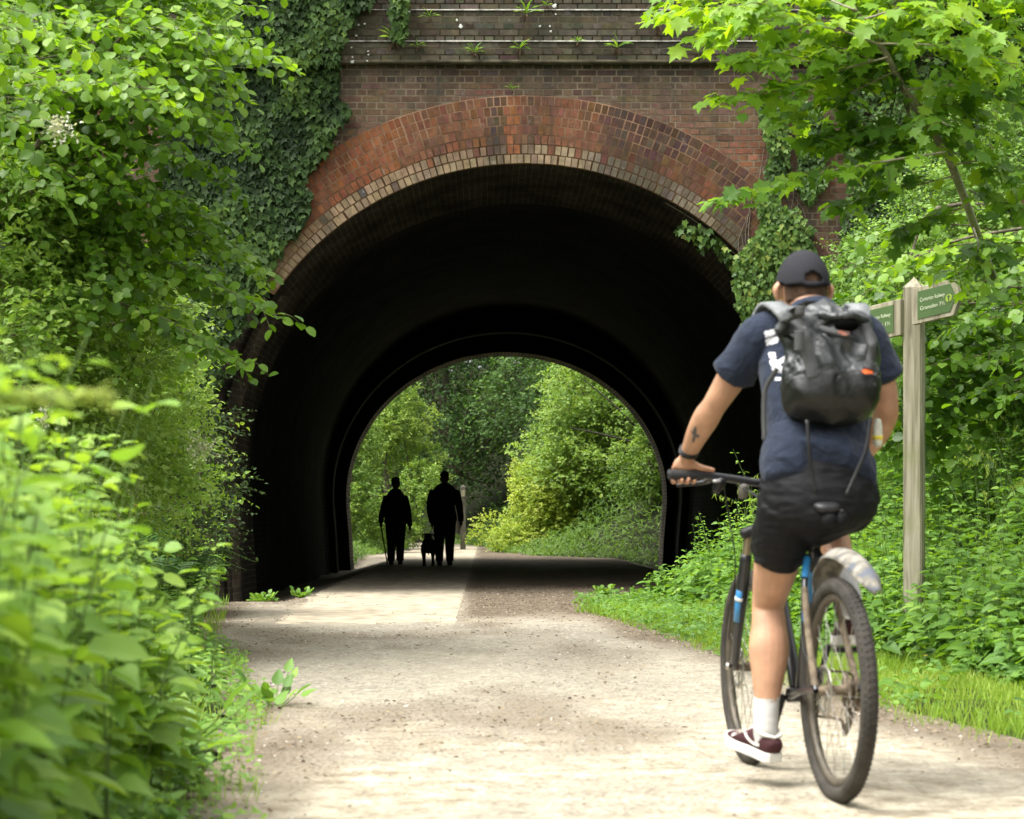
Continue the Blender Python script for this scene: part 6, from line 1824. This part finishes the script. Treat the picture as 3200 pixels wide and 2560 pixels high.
# wheels
def wheel(f0, name_lbl, steer=0.0):
    c0 = B(f0, 0, .35)
    ca, sa = math.cos(steer), math.sin(steer)
    wf = BH * ca + BR * sa; wr = BR * ca - BH * sa
    wt = bpy.data.objects.new('wheel', None); COL.objects.link(wt); wt.parent = bike
    wt.location = Vector((float(c0[0] - bike.location.x), float(c0[1] - bike.location.y), float(c0[2])))
    if name_lbl: wt['label'] = name_lbl
    def P_(rad, a, off): return c0 + wf * rad * math.cos(a) + BZ * rad * math.sin(a) + wr * off
    # tyre
    A = Acc(); N_ = 120; K = 14; V = []; Fq = []
    for i in range(N_):
        a = 2 * math.pi * i / N_
        for k in range(K):
            b = 2 * math.pi * k / K; V.append(P_(.3215 + .0265 * math.cos(b), a, .0265 * math.sin(b)))
    for i in range(N_):
        for k in range(K): Fq.append((i * K + k, i * K + (k + 1) % K, ((i + 1) % N_) * K + (k + 1) % K, ((i + 1) % N_) * K + k))
    A.faces(V, Fq)
    ty = A.obj('tyre', M_rub, wt, smooth=True)
    A = Acc()
    for i in range(96):
        a = 2 * math.pi * (i + .25) / 96
        for off, rr_ in ((-.0185, .3375), (-.007, .3455), (.007, .3455), (.0185, .3375)):
            aa = a + (.02 if off in (-.007, .0185) else 0); V = []
            for dr in (0, .0042):
                for da, do in ((-.010, -.0038), (.010, -.0038), (.010, .0038), (-.010, .0038)): V.append(P_(rr_ + dr - .001, aa + da, off + do))
            A.faces(V, [(4, 5, 6, 7), (0, 1, 5, 4), (1, 2, 6, 5), (2, 3, 7, 6), (3, 0, 4, 7)])
    A.obj('tread', M_rub, ty)
    # rim
    A = Acc(); V = []; Fq = []; secs = [(.300, -.0125), (.300, .0125), (.283, .0115), (.275, .004), (.275, -.004), (.283, -.0115)]
    for i in range(N_):
        a = 2 * math.pi * i / N_
        for rr_, off in secs: V.append(P_(rr_, a, off))
    K = len(secs)
    for i in range(N_):
        for k in range(K): Fq.append((i * K + k, i * K + (k + 1) % K, ((i + 1) % N_) * K + (k + 1) % K, ((i + 1) % N_) * K + k))
    A.faces(V, Fq); A.obj('rim', M_rim, wt)
    A = Acc()
    for i in range(32):
        a = 2 * math.pi * i / 32; sg = 1 if i % 2 else -1; b = a + (.5 if i % 4 < 2 else -.5)
        tubes(A, np.array([P_(.030, b, sg * .028), P_(.277, a, sg * .003)]), .0011, 4)
    A.obj('spokes', M_steel, wt)
    A = Acc(); tubes(A, np.array([P_(0, 0, x) for x in (-.062, -.045, -.030, -.026, -.02, .02, .026, .030, .045, .062)]), np.array([.010, .014, .014, .030, .016, .016, .030, .014, .014, .010]), 16); A.obj('hub', M_mud, wt, smooth=True)
    # brake disc with slots
    A = Acc(); V = []; Fq = []
    for i in range(60):
        a = 2 * math.pi * i / 60
        for rr_ in (.060, .080): 
            for off in (-.042, -.040): V.append(P_(rr_ + .0015 * math.sin(12 * a), a, off))
    for i in range(60):
        j = (i + 1) % 60
        for q in ((0, 1, 3, 2),): pass
        for a_, b_ in ((0, 2), (2, 3), (3, 1), (1, 0)): Fq.append((i * 4 + a_, i * 4 + b_, j * 4 + b_, j * 4 + a_))
    A.faces(V, Fq)
    for i in range(6):
        a = i * math.pi / 3; tubes(A, np.array([P_(.020, a, -.041), P_(.062, a + .35, -.041)]), .003, 4)
    A.obj('brake_disc', M_steel, wt)
    return wt, P_
wheel(0.0, 'rear wheel'); wheel(1.06, 'front wheel half hidden by the leg')
# cassette and chain
A = Acc()
for k in range(8):
    rr_ = .052 - .0042 * k; V = []; n = 40; off = .028 + .0038 * k
    for i in range(n):
        a = 2 * math.pi * i / n; q = rr_ + (.003 if i % 2 else 0)
        for o_ in (off, off + .0018): V.append(B(0, 0, .35) + BH * q * math.cos(a) + BZ * q * math.sin(a) + BR * o_)
    Fq = [(2 * i, 2 * i + 1, (2 * i + 3) % (2 * n), (2 * i + 2) % (2 * n)) for i in range(n)] + [tuple(range(0, 2 * n, 2)), tuple(range(1, 2 * n, 2))]
    A.faces(V, Fq)
A.obj('cassette', M_mud, bike)
A = Acc()
ch = [(.42, .048, .385), (.20, .046, .395), (0, .044, .400), (-.045, .044, .375), (-.04, .044, .32), (.03, .044, .27), (.045, .044, .225), (.085, .044, .215), (.09, .044, .245), (.20, .046, .245), (.38, .048, .235), (.47, .048, .25), (.50, .048, .31), (.47, .048, .365), (.42, .048, .385)]
c = curve3([B(*p) for p in ch], 120); T = nrmz(np.gradient(c, axis=0))
for k in range(0, 119):
    up_ = np.cross(BR, T[k])
    V = []
    for du in (-.0042, .0042):
        for a_, b_ in ((-.0058, -.003), (.0058, -.003), (.0058, .003), (-.0058, .003)): V.append(c[k] + T[k] * a_ + BR * b_ + up_ * du)
    A.faces(V, [(0, 1, 2, 3), (4, 5, 6, 7), (0, 1, 5, 4), (1, 2, 6, 5), (2, 3, 7, 6), (3, 0, 4, 7)])
A.obj('chain', M_mud, bike)
def disc(name, f, z, off, R, th, m, parent, teeth=0, n=64, hole=0.0):
    A = Acc(); V = []
    for i in range(n):
        a = 2 * math.pi * i / n; q = R + (.003 if teeth and i % 2 else 0)
        for o_ in (off - th / 2, off + th / 2): V.append(B(f, 0, z) + BH * q * math.cos(a) + BZ * q * math.sin(a) + BR * o_)
    if hole:
        b = len(V)
        for i in range(n):
            a = 2 * math.pi * i / n
            for o_ in (off - th / 2, off + th / 2): V.append(B(f, 0, z) + BH * hole * math.cos(a) + BZ * hole * math.sin(a) + BR * o_)
        Fq = []
        for i in range(n):
            j = (i + 1) % n; Fq += [(2 * i, 2 * j, 2 * j + 1, 2 * i + 1), (b + 2 * i, b + 2 * i + 1, b + 2 * j + 1, b + 2 * j), (2 * i, b + 2 * i, b + 2 * j, 2 * j), (2 * i + 1, 2 * j + 1, b + 2 * j + 1, b + 2 * i + 1)]
    else:
        Fq = [(2 * i, 2 * i + 1, (2 * i + 3) % (2 * n), (2 * i + 2) % (2 * n)) for i in range(n)] + [tuple(range(0, 2 * n, 2)), tuple(range(1, 2 * n, 2))]
    A.faces(V, Fq); return A.obj(name, m, parent)
disc('chainring', .42, .30, .048, .078, .003, M_mud, bike, teeth=1, hole=.055); disc('chainring', .42, .30, .040, .058, .003, M_blk, bike, teeth=1, hole=.035)
A = Acc()
for k in range(4):
    a = k * math.pi / 2 + .3; tubes(A, np.array([B(.42, .05, .30), B(.42 + .065 * math.cos(a), .05, .30 + .065 * math.sin(a))]), .007, 6)
A.obj('spider', M_blk, bike)
# cranks and pedals
for s, (pf, pz) in ((-1, (.465, .135)), (1, (.375, .465))):
    A = Acc(); a = B(.42, s * .055, .30); b = B(pf, s * .085, pz)
    loft(A, dense([(a, .013, .016), (a * .5 + b * .5, .009, .013), (b, .010, .013)], 4), BR, 12); A.obj('crank_arm', M_blk, bike, smooth=True)
    fd, td = (FL if s < 0 else FR); fdv = nrmz(B(*td) - B(*fd)); 
    c = B(pf, s * .145, pz - .004) if s < 0 else B(pf, s * .160, pz - .014)
    sdv = nrmz(np.cross(fdv, BZ)); upv = np.cross(sdv, fdv)
    A = Acc()
    def bar(p, q, w_, h_):
        loft(A, [(p, w_, h_), (q, w_, h_)], BZ, 8, .4)
    for x in (-.045, .045): bar(c + fdv * x - sdv * .045, c + fdv * x + sdv * .045, .009, .005)
    for y in (-.045, 0, .045): bar(c + sdv * y - fdv * .045, c + sdv * y + fdv * .045, .009, .005)
    A.obj('pedal', M_blk, bike)
    A = Acc(); tubes(A, np.array([b, c]), .006, 8); A.obj('pedal_axle', M_steel, bike)
# derailleur, caliper
A = Acc(); 
for p, q, r_ in (((0.0, .075, .335), (.03, .072, .285), .009), ((.03, .060, .275), (.075, .055, .215), .008), ((.0, .075, .335), (-.02, .078, .31), .007)): tubes(A, np.array([B(*p), B(*q)]), r_, 8)
for f, z in ((.035, .272), (.075, .218)):
    th_ = np.linspace(0, 6.283, 17)[:-1]; V = [B(f + .020 * math.cos(a), o_, z + .020 * math.sin(a)) for a in th_ for o_ in (.044, .052)]
    n = 16; A.faces(V, [(2 * i, 2 * i + 1, (2 * i + 3) % 32, (2 * i + 2) % 32) for i in range(n)] + [tuple(range(0, 32, 2)), tuple(range(1, 32, 2))])
A.obj('derailleur', M_mud, bike, smooth=False)
A = Acc(); loft(A, dense([(B(.045, -.052, .405), .012, .018), (B(.075, -.052, .385), .014, .022), (B(.10, -.052, .365), .010, .015)], 3), BR, 10, .6); A.obj('brake_caliper', M_blk, bike, smooth=True)
A = Acc(); tubes(A, curve3([B(.07, -.062, .40), B(.14, -.072, .50), B(.22, -.05, .66), B(.30, -.03, .76), B(.55, -.03, .86), B(.78, -.04, .95), B(.86, -.10, 1.0)], 40), .0025, 5)
tubes(A, curve3([B(.86, -.13, 1.015), B(.95, -.12, .99), B(.98, -.09, .86), B(.97, -.075, .70), B(1.03, -.085, .45)], 30), .0025, 5)
tubes(A, curve3([B(.86, -.17, 1.02), B(.96, -.10, 1.03), B(.90, .0, .95), B(.80, .03, .88)], 24), .0025, 5)
tubes(A, curve3([B(.86, .17, 1.02), B(.97, .10, 1.03), B(.92, .0, .95), B(.80, -.03, .88)], 24), .0025, 5)
A.obj('cables', M_blk, bike)
# fork
for s in (-1, 1): tube_obj('fork_stanchion', [([(.875, s * .062, .735), (.838, s * .062, .835)], .015)], mat("dusty_gold_stanchion", (.30, .26, .18), .35, metal=.7), bike)
A = Acc(); loft(A, dense([(B(.838, -.085, .825), .018, .020), (B(.832, -.05, .838), .020, .022), (B(.825, 0, .845), .024, .024), (B(.832, .05, .838), .020, .022), (B(.838, .085, .825), .018, .020)], 4), BZ, 14, .8)
fk = A.obj('fork_crown', M_blk, bike, smooth=True)
A = Acc()
for s in (-1, 1):
    loft(A, dense([(B(.868, s * .062, .755), .020, .021), (B(.90, s * .064, .66), .0215, .023), (B(.95, s * .066, .52), .019, .021), (B(1.00, s * .064, .42), .016, .019), (B(1.05, s * .060, .352), .014, .022)], 4), BR, 14)
tubes(A, curve3([B(.893, -.062, .742), B(.925, -.045, .765), B(.935, 0, .775), B(.925, .045, .765), B(.893, .062, .742)], 14), .009, 8)
lw = A.obj('fork_lowers', M_frame, bike, smooth=True)
A = Acc(); 
for z0, z1 in ((.63, .52),):
    f0_, f1_ = .912, .952; loft(A, [(B(f0_ - .006, -.071, z0), .0165, .018), (B(f1_ - .006, -.073, z1), .0150, .017)], BR, 12)
A.obj('fork_decal', M_blue, lw, smooth=True)
A = Acc(); loft(A, [(B(.914, -.072, .605), .0185, .019), (B(.918, -.072, .595), .0185, .019)], BR, 12); A.obj('fork_band', M_white, lw, smooth=True)
A = Acc(); ellipsoid(A, B(1.05, -.082, .352), (.010, .014, .014), BFR); A.obj('axle_cap', M_steel, lw, smooth=True)
# stem, bar, grips, levers
tube_obj('stem', [([(.782, 0, .925), (.760, 0, .985)], .019), ([(.763, 0, .975), (.855, 0, 1.005)], [.019, .018])], M_blk, bike)
tube_obj('handlebar', [([(.838, -.335, 1.034), (.846, -.22, 1.032), (.856, -.10, 1.018), (.858, -.03, 1.008), (.858, .03, 1.008), (.856, .10, 1.018), (.842, .22, 1.032), (.828, .335, 1.034)], .0135)], mat("satin_black_alloy", (.045, .046, .05), .3, metal=.4, spec=.5), bike)
for s in (-1, 1):
    fe, fi = (.838, .846) if s < 0 else (.828, .840)
    A = Acc(); pts = np.array([B(fe - .0006, s * .347, 1.034), B(fe, s * .345, 1.034), B(fe, s * .338, 1.034), B(fi, s * .228, 1.032), B(fi, s * .222, 1.032)]); tubes(A, pts, np.array([.004, .0185, .0175, .0165, .0175]), 16); A.obj('grip', mat("grey_black_grip", (.028, .028, .028), .8, bump=.6, bscale=300), bike, smooth=True)
    A = Acc(); loft(A, dense([(B(.862, s * .190, 1.022), .011, .013), (B(.900, s * .195, 1.012), .009, .010), (B(.915, s * .235, 1.004), .007, .006), (B(.912, s * .300, .998), .006, .005)], 4), BZ, 10); A.obj('brake_lever', M_blk, bike, smooth=True)
    A = Acc(); loft(A, dense([(B(.848, s * .150, 1.018), .016, .018), (B(.850, s * .165, 1.000), .022, .022), (B(.852, s * .175, .975), .014, .014)], 4), BR, 12); sf = A.obj('shifter', M_blk, bike, smooth=True)
    A = Acc(); ellipsoid(A, B(.828, s * .178, 1.012), (.016, .008, .006), BFR); A.obj('shifter_window', mat("silver_cap", (.6, .6, .6), .3, metal=.6), sf, smooth=True)
A = Acc(); loft(A, dense([(B(.850, -.075, 1.0), .016, .012), (B(.855, -.075, .975), .020, .014), (B(.865, -.075, .955), .014, .012)], 3), BR, 12); A.obj('lamp_bracket', mat("grey_bracket", (.16, .15, .13), .6), bike, smooth=True)
# mudguard
prf = [(.215, .645), (.20, .685), (.165, .735), (.11, .772), (.04, .790), (-.04, .788), (-.12, .770), (-.20, .738), (-.27, .700), (-.315, .672)]
cm = curve3([np.array([f, 0, z]) for f, z in prf], 36); T2 = nrmz(np.gradient(cm, axis=0)); V = []; Fq = []; K = 11
for k in range(36):
    t = k / 35; w_ = np.interp(t, [0, .15, .5, .82, 1], [.032, .045, .050, .040, .010]); up_ = np.array([-T2[k][2], 0, T2[k][0]]); up_ = up_ if up_[2] > 0 else -up_
    for j in range(K):
        u = (j / (K - 1) - .5) * 2; d_ = -.030 * (abs(u) ** 2.2) * np.interp(t, [0, .3, 1], [.9, 1.1, .7])
        f, z = cm[k][0] + up_[0] * d_, cm[k][2] + up_[2] * d_
        V.append(B(f, u * w_ + .012 + .028 * max(0, t - .3), z))
for k in range(35):
    for j in range(K - 1): Fq.append((k * K + j, k * K + j + 1, (k + 1) * K + j + 1, (k + 1) * K + j))
me = mesh_np('mudguard', np.array(V), np.array(Fq))
bm = bmesh.new(); bm.from_mesh(me); bmesh.ops.recalc_face_normals(bm, faces=bm.faces); bmesh.ops.solidify(bm, geom=bm.faces[:], thickness=.003); bm.to_mesh(me); bm.free()
def mudguard_mat():
    m = mat("mud_splashed_plastic", (.3, .3, .3), .75, spec=.2); N = m.node_tree.nodes; L = m.node_tree.links; p = N['Principled BSDF']
    tc = N.new('ShaderNodeTexCoord'); t = N.new('ShaderNodeTexNoise'); t.inputs['Scale'].default_value = 22; t.inputs['Detail'].default_value = 6; L.new(tc.outputs['Object'], t.inputs['Vector'])
    cr = N.new('ShaderNodeValToRGB'); e = cr.color_ramp.elements; e[0].position = .38; e[0].color = (.10, .11, .13, 1); e[1].position = .56; e[1].color = (.26, .245, .21, 1); x = e.new(.47); x.color = (.16, .145, .115, 1)
    L.new(t.outputs['Fac'], cr.inputs[0]); L.new(cr.outputs[0], p.inputs['Base Color']); return m
link('mudguard', me, mudguard_mat(), bike, smooth=True)
tube_obj('mudguard_clip', [([(.245, 0, .79), (.20, .005, .76), (.15, .01, .755)], .012)], M_blk, bike)

# ------------------------------------------------------------------ the walkers and their dog
M_dark = mat("silhouette_jacket_cloth", (.012, .012, .013), .95, spec=.05)  # near-black tones put the walkers' backlit silhouette into the colours
M_dark2 = mat("silhouette_trouser_cloth", (.010, .010, .010), .95, spec=.05)
M_dskin = mat("silhouette_skin", (.06, .038, .028), .8, spec=.1)
M_dhat = mat("silhouette_hat_felt", (.010, .010, .010), .95, spec=.05)
E3 = np.eye(3)
def walker(x, y, H, label, sh=.215, hip=.17, arm_l=None, arm_r=None, stride=.10, legs=.085, belly=.125, hat='flat', legw=1.0, z0=0.0):
    o = np.array([x, y, z0]); k = H / 1.75
    t = thing('person', o, label, 'person')
    def P3(a, b, c): return o + np.array([a, b, c]) * k
    Xs = np.array([1., 0, 0])
    def ch(acc, pts, m=4, n=14, add=0.0): loft(acc, dense([(P3(*p[:3]), (p[3] + add) * k, ((p[4] if len(p) > 4 else p[3]) + add) * k) for p in pts], m), Xs, n)
    tor = [(0, 0, .86, hip, .12), (0, 0, .98, hip * .98, .12), (0, .01, 1.12, hip * .95, belly), (0, .0, 1.26, sh * .86, .12), (0, 0, 1.395, sh * .84, .11), (0, .0, 1.465, sh * .52, .08)]
    ll = [(-.09, 0, .88, legs + .01), (-legs - .005, stride * .5, .50, legs * .72), (-legs, stride * .2, .46, legs * .70), (-legs, -stride, .10, legs * .52), (-legs, -stride, .06, .04)]
    rl = [(.09, 0, .88, legs + .01), (legs + .005, stride * .8, .50, legs * .72), (legs, stride * .9, .46, legs * .70), (legs, stride * 1.2, .10, legs * .52), (legs, stride * 1.2, .06, .04)]
    al = arm_l or [(-sh * .9, 0, 1.40, .055), (-sh - .04, 0, 1.15, .046), (-sh - .06, .03, .93, .036), (-sh - .05, .05, .83, .026)]
    ar = arm_r or [(sh * .9, 0, 1.40, .055), (sh + .05, 0, 1.15, .046), (sh + .08, .03, .93, .036), (sh + .085, .05, .83, .026)]
    A = Acc()
    ch(A, tor); ch(A, ll); ch(A, rl); ch(A, al); ch(A, ar)
    ch(A, [(0, 0, 1.45, .06), (0, .01, 1.52, .055), (0, .02, 1.58, .055)])
    ellipsoid(A, P3(0, .02, 1.63), np.array([.075, .095, .115]) * k)
    ellipsoid(A, P3(0, .11, 1.615), np.array([.013, .02, .02]) * k)
    for s in (-1, 1): ellipsoid(A, P3(s * .078, .01, 1.62), np.array([.012, .02, .03]) * k)
    for s, a_ in ((-1, al), (1, ar)):
        hx, hy, hz = a_[-1][:3]
        ch(A, [(hx, hy, hz + .01, .026, .02), (hx + s * .002, hy + .01, hz - .05, .030, .036), (hx, hy + .02, hz - .085, .022, .030)])
        for q in range(4):
            yy = hy - .012 + q * .018
            ch(A, [(hx, yy, hz - .07, .009), (hx - s * .006, yy + .01, hz - .115 - .008 * (q in (1, 2)), .009), (hx - s * .02, yy + .008, hz - .145 - .008 * (q in (1, 2)), .008)], 2, 8)
        ch(A, [(hx, hy + .03, hz - .03, .011), (hx - s * .012, hy + .055, hz - .06, .010), (hx - s * .014, hy + .06, hz - .085, .008)], 2, 8)
    for s, a_ in ((-1, ll), (1, rl)):
        fx, fy = a_[-1][:2]
        ch(A, [(fx, fy - .05, .05, .035, .04), (fx, fy + .06, .045, .042, .035), (fx, fy + .16, .032, .042, .022)])
    fuse(A, 'body', .008, 3, M_dskin, t)
    A = Acc()
    ch(A, [(0, 0, .84, hip + .03, .15), (0, 0, .95, hip + .022, .145)] + tor[2:5] + [(0, 0, 1.49, sh * .55, .085), (0, .0, 1.53, .075, .075)], add=.015)
    ch(A, al[:-1] + [tuple(np.array((*al[-1][:3], al[-1][3] + .006)))], add=.016); ch(A, ar[:-1] + [tuple(np.array((*ar[-1][:3], ar[-1][3] + .006)))], add=.016)
    fuse(A, 'jacket', .008, 3, M_dark, t, disp=cloth_noise(.010, 9, 3))
    A = Acc()
    ch(A, [(0, 0, .82, hip * .95, .125), (0, 0, .94, hip * .98, .125)], add=.01)
    ch(A, ll[:-1], add=.018 * legw); ch(A, rl[:-1], add=.018 * legw)
    fuse(A, 'trousers', .008, 3, M_dark2, t, disp=cloth_noise(.010, 12, 6))
    for a_ in (ll, rl):
        fx, fy = a_[-1][:2]; A = Acc()
        ch(A, [(fx, fy - .075, .045, .040, .045), (fx, fy, .06, .048, .058), (fx, fy + .10, .045, .050, .045), (fx, fy + .19, .032, .045, .030)])
        fuse(A, 'boot', .008, 2, M_dark2, t)
    A = Acc()
    if hat == 'bucket':
        ch(A, [(0, .02, 1.655, .105, .115), (0, .02, 1.665, .092, .105), (0, .02, 1.70, .086, .100), (0, .02, 1.755, .078, .092), (0, .02, 1.765, .060, .07)])
    else:
        ch(A, [(0, .03, 1.672, .086, .110), (0, .025, 1.70, .088, .108), (0, .02, 1.74, .070, .085), (0, .02, 1.762, .035, .04)])
    fuse(A, 'hat', .007, 2, M_dhat, t)
    return t, P3
mx, my = float(W(936, 0, 39.3)[0]), 39.3
_, PM = walker(mx, my, 1.735, 'taller walker in silhouette, in dark jacket and cap, just right of the dog', sh=.245, hip=.185, belly=.15, stride=.09, legs=.095, hat='flat', legw=1.2,
       arm_l=[(-.205, 0, 1.385, .060), (-.262, -.02, 1.18, .054), (-.262, .08, .93, .040), (-.235, .14, .82, .028)],
       arm_r=[(.205, 0, 1.385, .060), (.262, -.03, 1.18, .054), (.298, .03, .96, .040), (.305, .07, .84, .028)])
wx, wy = float(W(833, 0, 39.9)[0]), 39.9
_, PW = walker(wx, wy, 1.625, 'shorter walker in silhouette, in brimmed hat, holding a walking stick on the left', sh=.205, hip=.185, belly=.14, stride=.05, legs=.088, hat='bucket', legw=1.5,
       arm_l=[(-.175, 0, 1.38, .056), (-.235, 0, 1.17, .052), (-.29, .03, .97, .042), (-.295, .05, .86, .028)],
       arm_r=[(.175, 0, 1.38, .056), (.238, 0, 1.17, .050), (.275, .03, .92, .038), (.285, .05, .80, .026)])
A = Acc(); hp = PW(-.297, .075, .79)
tubes(A, curve3([hp + np.array([.0, .05, .0]), hp + np.array([0, .02, .018]), hp, hp + np.array([.02, 0, -.12]), np.array([hp[0] + .12, hp[1] + .02, .01])], 20), .012, 8)
st_ = thing('walking_stick', (hp[0] + .12, hp[1], 0), 'thin curved handled walking stick held by the shorter walker', 'walking stick'); A.obj('stick', M_dark2, st_)
# dog, seen from behind
dx, dy = float(W(902, 0, 39.0)[0]), 39.0
dog = thing('dog', (dx, dy, 0), 'dark stocky dog in silhouette walking between the two walkers', 'dog')
def D(a, b, c): return np.array([dx + a, dy + b, c])
Xs = np.array([1., 0, 0])
def dch(A, pts, m=4, n=14): loft(A, dense([(D(*p[:3]), p[3], p[4] if len(p) > 4 else p[3]) for p in pts], m), Xs, n)
A = Acc()
dch(A, [(0, -.22, .40, .070, .08), (0, -.16, .41, .115, .115), (0, 0, .39, .120, .120), (0, .20, .38, .130, .150), (0, .34, .40, .115, .14), (0, .42, .44, .075, .10)], n=18)
dch(A, [(0, .36, .44, .085, .10), (-.01, .44, .50, .070, .08), (-.02, .50, .54, .065, .07)])
ellipsoid(A, D(-.02, .54, .545), (.070, .085, .065)); dch(A, [(-.02, .58, .53, .045, .04), (-.02, .66, .515, .036, .032), (-.02, .70, .51, .026, .022)])
for s in (-1, 1):
    dch(A, [(-.02 + s * .055, .52, .590, .018, .022), (-.02 + s * .095, .52, .575, .012, .028), (-.02 + s * .108, .53, .535, .008, .020)], 3, 10)      # ears
    b = .04 * s
    dch(A, [(s * .075, -.14, .38, .062, .085), (s * .085, -.10, .27, .050, .060), (s * .083, -.17, .17, .028, .030), (s * .080, -.16 + b, .07, .022, .024), (s * .080, -.14 + b, .025, .028, .030)])      # hind leg, hock back
    dch(A, [(s * .080, .28, .36, .050, .070), (s * .082, .28 - b, .22, .032, .035), (s * .080, .28 - b, .12, .024, .026), (s * .080, .29 - b, .03, .028, .032)])      # front leg
    dch(A, [(s * .080, -.16 + b, .022, .030, .022), (s * .080, -.10 + b, .020, .030, .018)], 3, 10); dch(A, [(s * .080, .27 - b, .022, .030, .022), (s * .080, .34 - b, .020, .030, .018)], 3, 10)
dch(A, [(0, -.22, .44, .026), (.01, -.27, .36, .020), (.01, -.285, .27, .014), (.01, -.28, .21, .008)])       # tail
fuse(A, 'body', .007, 3, mat("black_dog_coat", (.010, .010, .009), .85, spec=.1), dog)
A = Acc(); tubes(A, curve3([D(-.02 + .075 * math.cos(a), .46 + .03 * math.sin(a), .50 + .075 * math.sin(a)) for a in np.linspace(0, 6.283, 20)], 40), .010, 6); A.obj('collar', M_dark2, dog)
A = Acc(); tubes(A, curve3([D(0, .44, .57), D(-.01, .30, .52), PM(-.225, .155, .76)], 16), .006, 5)
le_ = thing('lead', D(0, .44, .57), 'short dark lead from the dog to the taller walker', 'lead'); A.obj('strap', M_dark2, le_)
